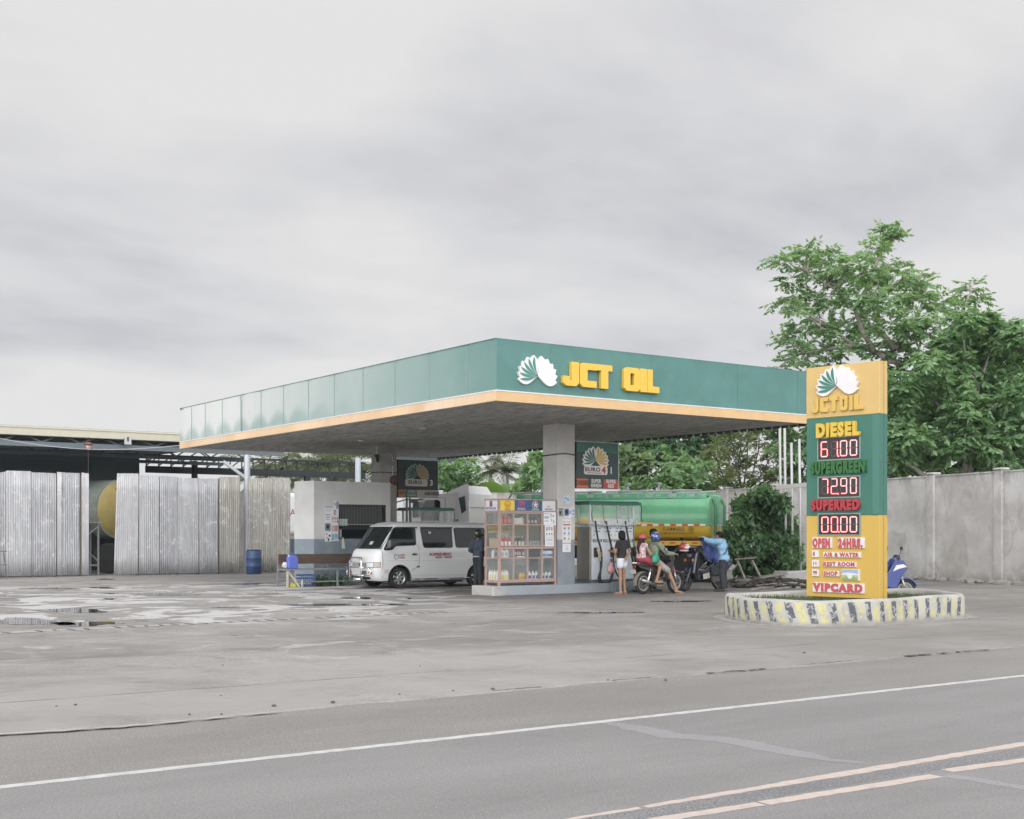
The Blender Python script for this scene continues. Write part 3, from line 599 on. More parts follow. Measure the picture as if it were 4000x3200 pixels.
MB().box(X0+.012,Y0+w,.385,X0+.016,Y1-w,2.14).build('side_pane', m_glass, rk, world=True)
MB().box(X0+w,Y1-.02,.385,X1-w,Y1-.016,2.14).build('back_pane', m_haze, rk, world=True)
MB().box(X1-.02,Y0+w,.385,X1-.016,Y1-w,2.14).build('side_pane', m_glass, rk, world=True)
m_hw = mat('header_white', (.66,.66,.70), .45)
def header(a, b2, m_): return MB().box(a,Y0-.008,2.20,b2,Y0+.02,2.462).build('header_panel', m_, rk, world=True)
q = header(18.69,19.135,mat('header_yellow', (.72,.56,.06), .45))
sh = MB(); 
def pecten(R, n=26):
    pts = []
    for i in range(n+1):
        a = rad(-38+256*i/n); rr = R*(1+.035*abs(math.sin(i*math.pi/2)))
        pts.append((rr*math.cos(a), rr*math.sin(a)*.98))
    return [(R*.42,-R*.98),(R*.45,-R*.72)]+pts+[(-R*.45,-R*.72),(-R*.42,-R*.98)]
m_sred = mat('shell_red', (.55,.16,.03), .5)
sh.prism(pecten(.098), (18.913,Y0-.008,2.352), (1,0,0), (0,0,1), (0,-.004,0)); e_ = sh.build('emblem', m_sred, q, world=True)
sh = MB(); sh.prism(pecten(.078), (18.913,Y0-.012,2.352), (1,0,0), (0,0,1), (0,-.003,0)); sh.build('emblem_fill', mat('shell_yellow', (.72,.52,.06), .5), e_, world=True)
sh = MB()
for a in (35,52,70,90,110,128,145): sh.bar((18.913+.012*math.cos(rad(a)),Y0-.0165,2.300), (18.913+.115*math.cos(rad(a)),Y0-.0165,2.300+.105*math.sin(rad(a))), .008, .002, up=(0,1,0))
sh.build('emblem_ribs', m_sred, e_, world=True)
text('lettering', 'Shell', .075, (18.913,Y0-.009,2.228), (1,0,0), (0,0,1), m_sred, q, xs=1.1, bold=.02)
m_hblue = mat('header_blue', (.07,.075,.24), .45); m_hteal = mat('header_navy', (.03,.10,.19), .45)
q = header(19.137,19.575,m_hblue)
def pmark(x, z, w_, h_, par, y_):
    MB().box(x-w_/2,y_-.004,z-h_/2,x+w_/2,y_,z+h_/2).build('emblem', m_hblue, par, world=True)
    s_ = MB(); s_.prism([(-w_*.5,h_*.5),(w_*.1,h_*.5),(w_*.45,h_*.25),(w_*.35,-.05*h_),(-w_*.1,-h_*.2),(-w_*.3,-h_*.45),(-w_*.3,-.1*h_),(w_*.1,.08*h_),(w_*.1,.22*h_),(-w_*.3,.2*h_)], (x,y_-.004,z), (1,0,0), (0,0,1), (0,-.003,0)); s_.build('emblem_mark', mat('mark_red', (.50,.07,.08), .5), par, world=True)
fr = MB(); 
for (a,b2,c_,d_) in ((-.09,-.092,.09,-.086),(-.09,.086,.09,.092),(-.092,-.092,-.086,.092),(.086,-.092,.092,.092)): fr.box(19.352+a,Y0-.011,2.362+b2,19.352+c_,Y0-.008,2.362+d_)
pmark(19.352,2.362,.165,.165,q,Y0-.008); fr.build('emblem_frame', mat('mark_pale', (.45,.42,.55), .5), q, world=True)
text('lettering', 'PETRON', .062, (19.352,Y0-.009,2.232), (1,0,0), (0,0,1), m_lbw, q, xs=1.0, bold=.02)
q = header(19.577,20.03,m_hteal)
MB().lathe([(0,0),(.098,0),(.098,.004),(0,.004)], (19.80,Y0-.008,2.352), (0,-1,0), 28).build('emblem', m_lbw, q, world=True)
h1 = MB().prism([(0,-.085),(0,.085)]+[(.085*math.cos(rad(a)),.085*math.sin(rad(a))) for a in range(75,-90,-15)], (19.80,Y0-.0125,2.352), (1,0,0), (0,0,1), (0,-.003,0)).build('emblem_half', mat('star_red', (.55,.08,.08), .5), q, world=True)
h1 = MB().prism([(0,.085),(0,-.085)]+[(.085*math.cos(rad(a)),.085*math.sin(rad(a))) for a in range(255,90,-15)], (19.80,Y0-.0125,2.352), (1,0,0), (0,0,1), (0,-.003,0)).build('emblem_half', m_hteal, q, world=True)
MB().prism([((.085 if i % 2 == 0 else .034)*math.sin(i*math.pi/5), (.085 if i % 2 == 0 else .034)*math.cos(i*math.pi/5)) for i in range(10)], (19.80,Y0-.016,2.352), (1,0,0), (0,0,1), (0,-.003,0)).build('emblem_star', m_lbw, q, world=True)
text('lettering', 'CALTEX', .058, (19.80,Y0-.009,2.226), (1,0,0), (0,0,1), m_lbw, q, bold=.025)
q = header(20.032,20.455,m_hw)
text('lettering', 'REPSOL', .07, (20.24,Y0-.009,2.24), (1,0,0), (0,0,1), mat('ink_grey', (.16,.17,.2), .6), q, shear=.3, bold=.02)
MB().prism([(-.07,-.01),(.07,-.01),(.05,.02),(-.05,.02)], (20.24,Y0-.008,2.31), (1,0,0), (0,0,1), (0,-.003,0)).build('emblem', mat('ink_pink', (.55,.3,.32), .6), q, world=True)
q = MB().box(X0-.008,Y0+.06,2.20,X0+.02,Y1-.06,2.462).build('header_panel', m_hw, rk, world=True)
for nm, m_, pts in (('emblem', mat('mark_violet', (.09,.07,.25), .5), [(-.06,-.075),(.06,-.075),(.06,.075),(-.06,.075)]), ('emblem_mark', mat('mark_red'
    , (.50,.07,.08), .5), [(-.055,.07),(.04,.07),(.05,.03),(-.02,-.03),(-.045,-.07),(-.05,-.0)])):
    MB().prism(pts, (X0-(.008 if nm == 'emblem' else .012),27.29,2.375), (0,-1,0), (0,0,1), (-.004,0,0)).build(nm, m_, q, world=True)
text('lettering', 'PETRON', .085, (X0-.009,27.29,2.25), (0,-1,0), (0,0,1), mat('ink_navy', (.04,.04,.12), .6), q, xs=1.3, bold=.02)
# notices taped inside the rack
def sheet_v(name, x0, z0, x1, z1, y, label, marks, cat='notice', face=(0,-1,0), th=.003, base=None, group=None):
    "paper on a wall facing -Y; marks = list of (x, z, w, h, material) in fractions"
    o = MB().box(x0,y-th,z0,x1,y,z1).build(name, base or paper, None); tag(o, label, cat, group)
    for i, (a, b2, c_, d_, m_) in enumerate(marks):
        W, H = x1-x0, z1-z0; MB().box(x0+W*a,y-th-.002,z0+H*b2,x0+W*(a+c_),y-th,z0+H*(b2+d_)).build('print', m_, o)
    return o
ink_g = mat('print_grey', (.40,.40,.44), .7); ink_lb = mat('print_pale_blue', (.22,.42,.55), .7); ink_pk = mat('print_pink', (.5,.28,.30), .7)
sheet_v('paper_notice', 20.07, 1.82, 20.475, 2.165, Y0-.012, 'large white notice with small pictures taped across the rack below its grey header', [(.05,.86,.4,.04,ink_blue),(.06,.5,.35,.2,ink_g),(.06,.3,.33,.05,ink_blue),(.55,.6,.1,.3,ink_g),(.72,.62,.14,.2,ink_g),(.6,.3,.1,.2,ink_g),(.78,.12,.1,.3,ink_g)])
sheet_v('paper_notice', 20.11, 1.54, 20.40, 1.815, Y0-.013, 'upper of two small white sheets taped on the right rack doors, with rows of symbols', [(.12,.5,.2,.35,ink_pk),(.4,.55,.2,.35,ink_g),(.68,.5,.2,.35,ink_pk),(.15,.12,.12,.14,ink_dark),(.44,.12,.12,.14,ink_dark),(.72,.12,.12,.14,ink_dark)])
sheet_v('paper_notice', 20.115, 1.26, 20.405, 1.535, Y0-.013, 'lower of two small white sheets taped on the right rack doors, with pale text', [(.1,.8,.8,.05,ink_lb),(.15,.55,.7,.12,ink_g),(.12,.15,.75,.25,mat('print_faint', (.6,.6,.63), .7))])
# goods
def bottle(name, label, cat, h, r, body, capm, lab, group, spot, kind='bottle'):
    "a container with neck, cap and paper label; first of its kind"
    t_ = thing(name, label, cat, spot, 0, group); r *= 1.22
    if kind == 'bottle':
        MB().lathe([(r*.95,0),(r,.02*h),(r,.66*h),(r*.85,.78*h),(r*.40,.87*h),(r*.36,.9*h)], n=12).build('body', body, t_, smooth=True)
        MB().lathe([(r*.42,.9*h),(r*.42,h)], n=10).build('cap', capm, t_)
    elif kind == 'jug':
        mb = MB(); mb.prism([(-r,0),(r,0),(r,.7*h),(r*.3,.9*h),(-r*.2,.9*h),(-r,.66*h)], (0,r*.6,0), (1,0,0), (0,0,1), (0,-r*1.2,0)); mb.build('body', body, t_, bevel=.008)
        MB().cyl((r*.05,0,.9*h),(r*.05,0,h),r*.25).build('cap', capm, t_)
    else:
        MB().lathe([(r,0),(r,.93*h),(r*.97,.94*h),(r*1.03,.95*h),(r*1.03,h),(r*.9,h)], n=14).build('body', body, t_)
    if lab is not None:
        a0, a1 = -math.pi/2-.75, -math.pi/2+.75; vs = []; fs = []; R_ = r*1.03 if kind != 'jug' else r
        if kind == 'jug': MB().box(-r*.6,-r*.6-.003,.15*h,r*.6,-r*.6-.001,.55*h).build('paper_label', lab, t_)
        else:
            for i in range(7):
                a = a0+(a1-a0)*i/6; vs += [(R_*math.cos(a),R_*math.sin(a),.14*h),(R_*math.cos(a),R_*math.sin(a),.52*h)]
                if i: fs.append((2*i-2,2*i,2*i+1,2*i-1))
            MB().add(vs, fs).build('paper_label', lab, t_)
    return t_
def stock(spots, *a, **k):
    r = bottle(*a[:7], a[7], a[8], spots[0], **k)
    for s_ in spots[1:]: dup(r, s_)
def zx(px): return 18.66+(px-330)/(1255-330)*1.83+.02
m_bor2 = mat('bottle_orange_red', (.42,.085,.045), .35); m_brd = mat('bottle_red', (.38,.03,.04), .35); m_bdk = mat('bottle_dark_brown', (.09,.03,.03), .35); m_bbk = mat('bottle_black', (.02,.02,.02), .35)
m_bwh = mat('bottle_white', (.68,.68,.66), .4); m_byl = mat('bottle_yellow', (.62,.40,.04), .4); m_bmr = mat('bottle_maroon', (.20,.03,.04), .35); m_bpu = mat('label_purple', (.10,.06,.22), .5); m_cream = mat('label_cream', (.60,.55,.42), .55); m_cyl = mat('cap_yellow', (.66,.56,.10), .4)
yb = 27.08
stock([(zx(385),yb,1.845),(zx(448),yb,1.845),(zx(510),yb,1.845)], 'oil_bottle', 'orange red oil bottle on the top shelf behind the leftmost rack door', 'bottle', .24, .048, m_bor2, m_bor2, mat('label_salmon', (.5,.2,.14), .5), 'orange red bottles on the top shelf')
stock([(zx(828),yb,1.845),(zx(885),yb,1.845),(zx(940),yb,1.845)], 'oil_bottle', 'dark brown oil bottle on the top shelf behind the third rack door', 'bottle', .21, .043, m_bdk, m_bdk, mat('label_dim', (.4,.37,.36), .5), 'dark brown bottles on the top shelf')
stock([(zx(395),yb,1.255),(zx(455),yb,1.255),(zx(516),yb,1.255)], 'oil_bottle', 'bright red oil bottle with white label on the middle shelf', 'bottle', .27, .05, m_brd, m_brd, m_bwh, 'bright red bottles on the middle shelf')
stock([(zx(615),yb,1.255),(zx(676),yb,1.255),(zx(730),yb,1.255)], 'oil_bottle', 'black oil bottle with cream label and yellow cap on the middle shelf', 'bottle', .27, .045, m_bbk, m_cyl, m_cream, 'black bottles on the middle shelf')
stock([(zx(605),yb,1.01),(zx(642),yb,1.01),(zx(682),yb,1.01),(zx(738),yb,1.01)], 'oil_bottle', 'maroon oil bottle standing on a white tray, third shelf down', 'bottle', .21, .038, m_bmr, m_bmr, mat('label_dim', (.4,.37,.36), .5), 'maroon bottles on the white tray')
stock([(zx(395),yb,.975),(zx(462),yb,.975),(18.77,27.32,.975)], 'oil_jug', 'white plastic oil jug on the third shelf down at the left end', 'jug', .25, .062, m_bwh, m_bwh, mat('label_grey', (.35,.36,.4), .5), 'white jugs on the third shelf', kind='jug')
stock([(zx(1072),yb,.975),(zx(1140),yb,.975),(zx(1190),yb,.975)], 'grease_tub', 'white lidded grease tub on the third shelf at the right end', 'tub', .17, .06, mat('tub_white', (.58,.64,.68), .4), m_bwh, ink_blue, 'grease tubs at the right end', kind='tub')
stock([(zx(696),yb,.385),(zx(726),yb+.02,.385),(zx(752),yb,.385)], 'coolant_bottle', 'mustard yellow bottle on the bottom shelf behind the second door', 'bottle', .19, .032, m_byl, m_byl, mat('label_brown', (.45,.24,.03), .5), 'mustard bottles on the bottom shelf')
stock([(zx(k),yb+(i % 2)*.05,.385) for i, k in enumerate((830,872,905,930,960,985))], 'brake_fluid_bottle', 'small white bottle with purple label, bottom shelf, third door', 'bottle', .22, .03, m_bwh, m_bwh, m_bpu, 'white purple bottles behind the third door')
stock([(zx(k),yb+(i % 2)*.05,.385) for i, k in enumerate((1056,1088,1120,1150,1180,1208))], 'brake_fluid_bottle', 'small white bottle with purple label, bottom shelf, last door on the right', 'bottle', .2, .03, m_bwh, m_bwh, m_bpu, 'white purple bottles behind the last door')
stock([(zx(350+i*36),27.10,.385) for i in range(5)]+[(18.73,27.15+i*.11,.385) for i in range(4)], 'gear_oil_bottle', 'white bottle with yellow top along the bottom shelf corner', 'bottle', .27, .036, m_bwh, m_cyl, m_cyl, 'yellow topped bottles in the bottom corner')
for z_, l_ in ((1.845,'lower white carton of the pair on the top rack shelf'),(1.925,'upper white carton of the pair on the top rack shelf')):
    o = MB().box(-.13,-.09,0,.13,.09,.078).build('carton', mat('carton_white', (.62,.62,.6), .6), bevel=.004); o.location = (zx(655),27.12,z_); tag(o, l_, 'box')
o = MB().prism([(-.05,0),(.05,0),(.05,.14),(.0,.2),(-.05,.15)], (0,.04,0), (1,0,0), (0,0,1), (0,-.08,0)).build('oil_can', m_byl, bevel=.006); o.location = (zx(742),27.14,1.845); tag(o, 'yellow oil can beside the white cartons on the top rack shelf', 'can')
o = MB().box(-.08,-.2,0,.08,.2,.225).build('cardboard_box', mat('cardboard', (.42,.32,.20), .8, var=.06), bevel=.004); o.location = (18.78,27.28,1.257); tag(o, 'brown cardboard box on the middle shelf at the rack left side', 'box')
MB().box(-.083,-.21,.19,-.0805,.21,.2).build('tape', mat('tape_brown', (.34,.25,.15), .4), o)
o = MB().box(-.12,-.08,0,.12,.08,.033).build('white_tray', m_bwh, bevel=.004); o.location = (zx(682),27.08,.976); tag(o, 'shallow white tray under the maroon oil bottles', 'tray')
for xx, s_ in ((455,'MACHO'),(672,'TINKEY')):
    o = MB().box(zx(xx)-.2,27.54,1.62,zx(xx)+.17,27.552,1.80).build('shelf_placard', mat('placard_yellow', (.62,.44,.07), .5)); tag(o, 'yellow placard lettered %s inside the rack under the top shelf' % s_, 'placard')
    text('lettering', s_, .1, (zx(xx)-.02,27.539,1.70), (1,0,0), (0,0,1), mat('ink_olive', (.16,.13,.03), .6), o, xs=.95, bold=.01)
# ------------------------------------------------------------------ notices on the white column (face y=27.04)
m_jg = mat('print_lime', (.28,.5,.06), .6)
def cxn(zx_): return 20.6+(zx_-1255)/(1558-1255)*.6
def czn(zy_): return 1.85+(515-zy_)/4.1075/FPX*34.1
o = sheet_v('paper_notice', cxn(1340), czn(815), cxn(1488), czn(435), 27.035, 'tall white safety notice headed JCT OIL with prohibition symbols, on the column', [(.08,.74,.84,.055,mat('print_darkred', (.35,.07,.09), .6))])
text('lettering', 'JCT OIL', .066, ((cxn(1340)+cxn(1488))/2, 27.030, czn(478)), (1,0,0), (0,0,1), m_jg, o, xs=1.0, bold=.02)
for i in range(3):
    for j in range(2):
        x_, z_ = cxn(1378+j*70), czn(578+i*83)
        if (i, j) == (1,1): MB().box(x_-.025,27.028,z_-.045,x_+.025,27.031,z_+.045).build('symbol', mat('symbol_blue', (.15,.4,.62), .6), o)
        elif (i, j) == (2,1): MB().prism([(-.045,-.035),(.045,-.035),(0,.05)], (x_,27.031,z_), (1,0,0), (0,0,1), (0,-.003,0)).build('symbol', mat('symbol_amber', (.6,.5,.1), .6), o)
        else:
            MB().torus((x_,27.029,z_),(0,1,0),.038,.006,20,4).build('symbol', ink_pk, o); MB().obox((x_,27.029,z_),(.03,.003,.034),(0,.5,0)).build('symbol', ink_dark, o)
        MB().box(x_-.045,27.028,z_-.07,x_+.045,27.031,z_-.063).build('print', ink_g, o)
sheet_v('paper_notice', cxn(1342), czn(962), cxn(1483), czn(826), 27.035, 'blank looking white sheet under the tall safety notice on the column', [(.35,.72,.35,.06,ink_g),(.38,.2,.3,.4,mat('print_faint', (.6,.6,.63), .7))])
sheet_v('paper_notice', cxn(1272), czn(400), cxn(1362), czn(243), 27.035, 'greenish picture notice at the left edge of the white column', [(.05,.05,.9,.9,mat('print_greygreen', (.25,.29,.27), .7)),(.2,.3,.3,.3,ink_g)])
sheet_v('paper_notice', cxn(1378), czn(412), cxn(1498), czn(245), 27.035, 'white and dark blue printed notice in the middle of the white column', [(.0,.2,.58,.66,mat('print_navy', (.08,.12,.3), .6)),(.05,.9,.85,.05,ink_blue),(.62,.35,.33,.4,ink_g),(.1,.06,.4,.06,ink_g),(.16,.42,.24,.3,paper)])
sheet_v('paper_notice', cxn(1506), czn(382), cxn(1548), czn(248), 27.035, 'narrow pale blue printed notice at the right edge of the white column', [(.1,.1,.8,.3,ink_lb),(.1,.5,.8,.35,ink_lb)])
sheet_v('paper_notice', cxn(1368), czn(180), cxn(1456), czn(62), 27.035, 'faded turquoise printed notice highest on the white column', [(.05,.55,.5,.35,ink_lb),(.5,.3,.45,.45,ink_lb),(.05,.05,.3,.3,ink_lb)], base=mat('paper_aqua', (.55,.66,.70), .7))
# ------------------------------------------------------------------ fuel pumps
m_pumpw = mat('pump_white', (.64,.68,.73), .3, var=.03, dirt=(.5,.53,.55), dirtamt=.3, coat=.3)
m_brush = mat('pump_steel', (.42,.40,.36), .34, 1.0, var=.12, vs=2, stretch=(8,8,.5))
m_film = mat('plastic_film', (.72,.74,.73), .22, alpha=.24)
m_pgreen = mat('pump_roof_green', (.02,.12,.085), .4)
m_hose = mat('hose', (.022,.024,.026), .5)
def pump(x0, x1, y0, y1, zb, label, full):
    r = thing('fuel_pump', label, 'fuel pump', ((x0+x1)/2,(y0+y1)/2,zb))
    zt = 2.42
    bs = MB(); bs.box(x0+.01,y0+.03,zb,x1-.01,y1-.03,zb+.09); bs.build('plinth', mat('pump_plinth', (.1,.13,.15), .6), r, world=True)
    bd = MB(); bd.box(x0,y0+.02,zb+.09,x1,y1-.02,1.78); bd.build('cabinet', m_brush, r, world=True, bevel=.006)
    dr = MB(); dr.box(x0+.05,y0,zb+.09,x1-.05,y0+.02,1.44); dr.build('front_door', m_pumpw, r, world=True, bevel=.004)
    hd = MB(); hd.box(x0+.05,y0-.004,1.447,x1-.05,y0+.02,2.0); hd.build('display_head', m_pumpw, r, world=True, bevel=.004)
    ps = MB()
    for x in (x0+.03,x1-.03):
        for y in (y0+.05,y1-.05): ps.box(x-.025,y-.025,1.78,x+.025,y+.025,zt)
    ps.box(x0+.06,y0+.08,1.78,x1-.06,y1-.08,1.86); ps.build('mast', m_pumpw, r, world=True)
    rf = MB(); ov = .14
    rf.prism([(x0-ov,y0-ov-.02),(x1+ov*.7,y0-ov-.02),(x1+ov*.7,y1+ov),(x0-ov,y1+ov)], (0,0,zt-.03), (1,0,0), (0,1,0), (0,0,.07)); rf.prism([(x0-ov*.7,y0-ov*.7),(x1+ov*.5,y0-ov*.7),(x1+ov*.5,y1+ov*.6),(x0-ov*.7,y1+ov*.6)], (0,0,zt+.04), (1,0,0), (0,1,0), (0,0,.03)); rf.build('rain_roof', m_pgreen, r, world=True, bevel=.008)
    # clear plastic sheeting hung round the head
    pc = []; per = [(x0-ov,y1+ov-.02),(x0-ov,y0-ov),(x1+ov*.65,y0-ov),(x1+ov*.65,y1+ov-.02)]; pts = []
    for (a, b2) in zip(per[:-1], per[1:]):
        k = int(math.hypot(b2[0]-a[0], b2[1]-a[1])/.03); pts += [(a[0]+(b2[0]-a[0])*i/k, a[1]+(b2[1]-a[1])*i/k) for i in range(k)]
    pts.append(per[-1]); rows = 9; vs = []; fs = []; n = len(pts)
    for j in range(rows):
        q = j/(rows-1)
        for i, (x, y) in enumerate(pts):
            wv = .018*math.sin(i*.55+q*1.5)+.014*math.sin(i*1.27+q*3+1)+.01*math.sin(i*2.6); tuck = .12*q*q
            cx_, cy_ = (x0+x1)/2, (y0+y1)/2; dx, dy = cx_-x, cy_-y
            sag = .05*math.sin(math.pi*min(1, max(0, (i-22)/max(1, n-44))))*q
            vs.append((x+(tuck*.16*dx)+wv*(.4+q)*(1 if abs(dy) < .5 else .2), y+tuck*.5*dy+wv*(.5+q)*.7, zt+.01-q*.56-sag+.01*math.sin(i*.8)*q))
            if j and i: fs.append((j*n+i, j*n+i-1, (j-1)*n+i-1, (j-1)*n+i))
    MB().add(vs, fs).build('rain_cover', m_film, r, smooth=True, world=True)
    hm = MB(); hm.tube([vs[(rows-1)*n+i] for i in range(0, n, 2)]+[vs[-1]], .018, 6); hm.build('cover_hem', mat('hem', (.38,.39,.38), .5), r, world=True)
    st = MB()
    for i in (int(n*.26), int(n*.37), int(n*.5), int(n*.62), int(n*.75)): st.tube([Vector(vs[j*n+i])+Vector((.02*math.sin(j)+.012*j,.012,0)) for j in range(rows-1)], .012, 6)
    st.build('hanging_hose', m_hose, r, world=True)
    if not full: return r
    W = x1-x0
    for k in range(4):
        xc = x0+.05+(W-.1)*(k+.5)/4; wq = (W-.1)/4
        dp = MB(); dp.box(xc-wq*.40,y0-.008,1.60,xc+wq*.40,y0-.003,1.80); d_ = dp.build('display', mat('pump_face', (.56,.60,.64), .35), r, world=True)
        mk = MB()
        for (a, z_) in ((-.2,1.735),(.12,1.735),(-.25,1.655),(.05,1.655)): mk.box(xc+a*wq,y0-.011,z_,xc+(a+.18)*wq,y0-.008,z_+.022)
        mk.build('readout', ink_dark, d_, world=True)
        if k in (0,1,2): MB().obox((xc+(-.3 if k != 1 else .28)*wq,y0-.011,1.56),(.05,.004,.05)).build('sticker', mat('sticker_amber', (.6,.47,.15), .5), d_, world=True)
        gl = MB().box(xc-wq*.42,y0-.008,1.365,xc+wq*.42,y0+.0,1.44+.0).build('grade_plate', ink_dark if k < 3 else mat('plate_green', (.02,.10,.07), .5), r, world=True)
        text('lettering', 'DIESEL' if k < 3 else 'SUPER', .085, (xc,y0-.009,1.402), (1,0,0), (0,0,1), m_lbw, gl, xs=.95, bold=.03)
    # nozzles in their boots
    for k, xc in enumerate((x0+.17,x0+W*.47,x0+W*.60,x0+W*.93)):
        hb = MB(); hb.box(xc-.06,y0-.05,.96,xc+.07,y0,1.22); h_ = hb.build('nozzle_boot', black_plastic, r, world=True, bevel=.012)
        nz_ = MB(); nz_.caps((xc+.03,y0-.06,1.17),(xc+.06,y0-.09,1.02),.03,.026,8); nz_.caps((xc+.06,y0-.09,1.04),(xc+.075,y0-.10,.86),.022,.02,8)
        nz_.torus((xc+.085,y0-.12,1.03),(1,.2,0),.06,.009,14,5)
        nz_.build('nozzle', [mat('nozzle_tan', (.55,.40,.22), .5)] if k != 3 else [black_plastic], r, world=True, smooth=True)
    hs = MB()
    def hang(pts): 
        out_ = []
        P_ = [Vector(p) for p in pts]; P_ = [P_[0]*2-P_[1]]+P_+[P_[-1]*2-P_[-2]]
        for i in range(1, len(P_)-2):
            for j in range(6):
                u = j/6; a, b2, c_, d_ = P_[i-1:i+3]
                out_.append(.5*((2*b2)+(c_-a)*u+(2*a-5*b2+4*c_-d_)*u*u+(3*b2-a-3*c_+d_)*u**3))
        return out_+[P_[-2]]
    yh = y0-.13
    for pts in ([(x0+.08,yh+.02,1.95),(x0+.15,yh,1.5),(x0+.28,yh,1.1),(x0+.26,yh-.02,.7),(x0+.16,yh-.02,.36),(x0+.3,yh-.03,.22),(x0+.55,yh-.02,.3),(x0+.68,yh,.62),(x0+.62,yh,.9)],
                [(x0+.46,yh+.02,1.95),(x0+.56,yh,1.5),(x0+.68,yh,1.05),(x0+.70,yh-.02,.62),(x0+.56,yh-.04,.30),(x0+.38,yh-.05,.24),(x0+.22,yh-.04,.34),(x0+.24,yh-.02,.62),(x0+.27,yh+.02,.84)],
                [(x0+W*.72,yh+.02,1.95),(x0+W*.76,yh-.02,1.5),(x0+W*.82,yh-.05,1.05),(x0+W*.86,yh-.05,.7)],
                [(x0+W*.5,yh,.86),(x0+W*.52,yh-.06,.62),(x0+W*.62,yh-.1,.40),(x0+W*.7,yh-.15,.27)],
                [(x0+.68,yh,.8),(x0+.78,yh-.1,.45),(x0+.98,yh-.3,.16),(x0+1.1,yh-.42,.03),(x0+1.3,yh-.35,.03)]):
        MB().tube(hang(pts), .027, 7).build('hose', m_hose, r, smooth=True, world=True)
    MB().tube([(x1-.07,y0-.02,1.95),(x1-.07,y0-.03,1.1),(x1-.09,y0-.04,.5)], .012, 6).build('green_tube', mat('tube_green', (.04,.2,.12), .5), r, world=True)
    return r
pump(21.78, 23.38, 27.10, 27.72, .25, 'white fuel pump with four nozzles and clear rain sheeting on the front island', True)
pump(21.92, 23.45, 36.84, 37.5, .24, 'fuel pump behind the white van, only its plastic wrapped head showing', False)
# ------------------------------------------------------------------ cashier kiosk
m_kw, t, b = tree_of('kiosk_paint'); c = t.nodes.new('ShaderNodeTexCoord').outputs['Object']; s = nd(t, 'ShaderNodeSeparateXYZ'); t.links.new(c, s.inputs[0])
w = mixc(t, mapr(t, noise(t, c, .9, 6, .6), .35, .7), (.53,.53,.52), (.63,.63,.62)); w = mixc(t, mapr(t, noise(t, c, 2.5, 8, .7, (1,1,.5), 0, (2,2,2)), .6, .76, 0, .35), w, (.42,.40,.37))
g_ = mixc(t, mapr(t, noise(t, c, 2, 6, .6), .35, .7), (.20,.245,.285), (.27,.315,.35))
st = nd(t, 'ShaderNodeMath', operation='LESS_THAN'); t.links.new(s.outputs[2], st.inputs[0]); st.inputs[1].default_value = 1.44
t.links.new(mixc(t, st.outputs[0], w, g_), b.inputs['Base Color']); b.inputs['Roughness'].default_value = .6
kB = at(1150, 2092, 40.6); kx = kB.x; ky = kB.y
ks = thing('cashier_kiosk', 'small white kiosk with grey dado and barred dark window behind the van', 'kiosk', (19.2,37.5,0))
kz_ = kx*39.2/ky; foot = [(18.04,36.3)]; wx0, wx1, wz0, wz1 = 18.9, 20.64, 1.44, 2.545
wl = MB()
wl.prism(foot[0:1]+[(18.04,36.5),(wx0,36.5),(wx0,36.3)], (0,0,0), (1,0,0), (0,1,0), (0,0,3.27)); wl.prism([(wx1,36.3),(20.8,36.3),(20.8,36.5),(wx1,36.5)], (0,0,0), (1,0,0), (0,1,0), (0,0,3.27))
wl.box(wx0,36.3,0,wx1,36.5,wz0); wl.box(wx0,36.3,wz1,wx1,36.5,3.27)
wl.prism([(18.04,36.3),(18.04,36.5),(kz_+.15,39.05),(20.65,39.05),(20.65,36.5),(20.8,36.5),(20.8,39.2),(kz_,39.2),(kx,ky)], (0,0,0), (1,0,0), (0,1,0), (0,0,3.272))
wl.build('wall', m_kw, ks, world=True)
MB().prism([(18.1,36.45),(20.7,36.45),(20.7,39.1),(kz_+.12,39.1),(kx+.12,ky+.12)], (0,0,0), (1,0,0), (0,1,0), (0,0,.1)).prism([(18.1,36.45),(20.7,36.45),(20.7,39.1),(kz_+.12,39.1),(kx+.12,ky+.12)], (0,0,3.08), (1,0,0), (0,1,0), (0,0,.08)).build('roof', m_rawcol, ks, world=True)
wn_ = MB(); 
for a in (wx0,wx1-.045): wn_.box(a,36.32,wz0,a+.045,36.42,wz1)
wn_.box(wx0+.045,36.321,wz0,wx1-.045,36.419,wz0+.04); wn_.box(wx0+.045,36.321,wz1-.04,wx1-.045,36.419,wz1); wn_.box(wx0+.045,36.33,1.74,wx1-.045,36.4,1.78)
wf = wn_.build('window', black_plastic, ks, world=True)
MB().box(wx0+.045,36.40,wz0+.04,wx1-.045,36.41,wz1-.04).build('pane', dark_glass, wf, world=True)
br = MB()
for i in range(30): br.box(wx0+.06+i*.055,36.365,1.78,wx0+.069+i*.055,36.375,wz1-.04)
br.build('bars', mat('window_bar', (.10,.10,.10), .5), wf, world=True)
MB().box(wx0+.3,36.355,1.90,wx1-.06,36.365,1.915).build('rail', mat('rail_pale', (.5,.5,.48), .5), wf, world=True)
for i in range(3): 
    o = MB().box(wx0+.04+i*.105,36.335,1.865,wx0+.135+i*.105,36.34,2.08).build('paper_notice', mat('paper_green', (.40,.48,.47), .7)); tag(o, 'pale green slip stuck inside the kiosk window, one of three', 'notice', 'slips in the kiosk window')
o = MB().box(wx0+.06,36.332,1.47,wx0+.13,36.337,1.74).build('paper_notice', mat('paper_dim', (.38,.38,.37), .7)); tag(o, 'small dim sticker strip low in the kiosk window corner', 'notice')
kn = [(1060+(597)/2.876,740,675,822),(1060+603/2.876,822,650,890),(0,0,0,0)]
def kxx(v): return 18.04+(v-478)/(1337-478)*2.76
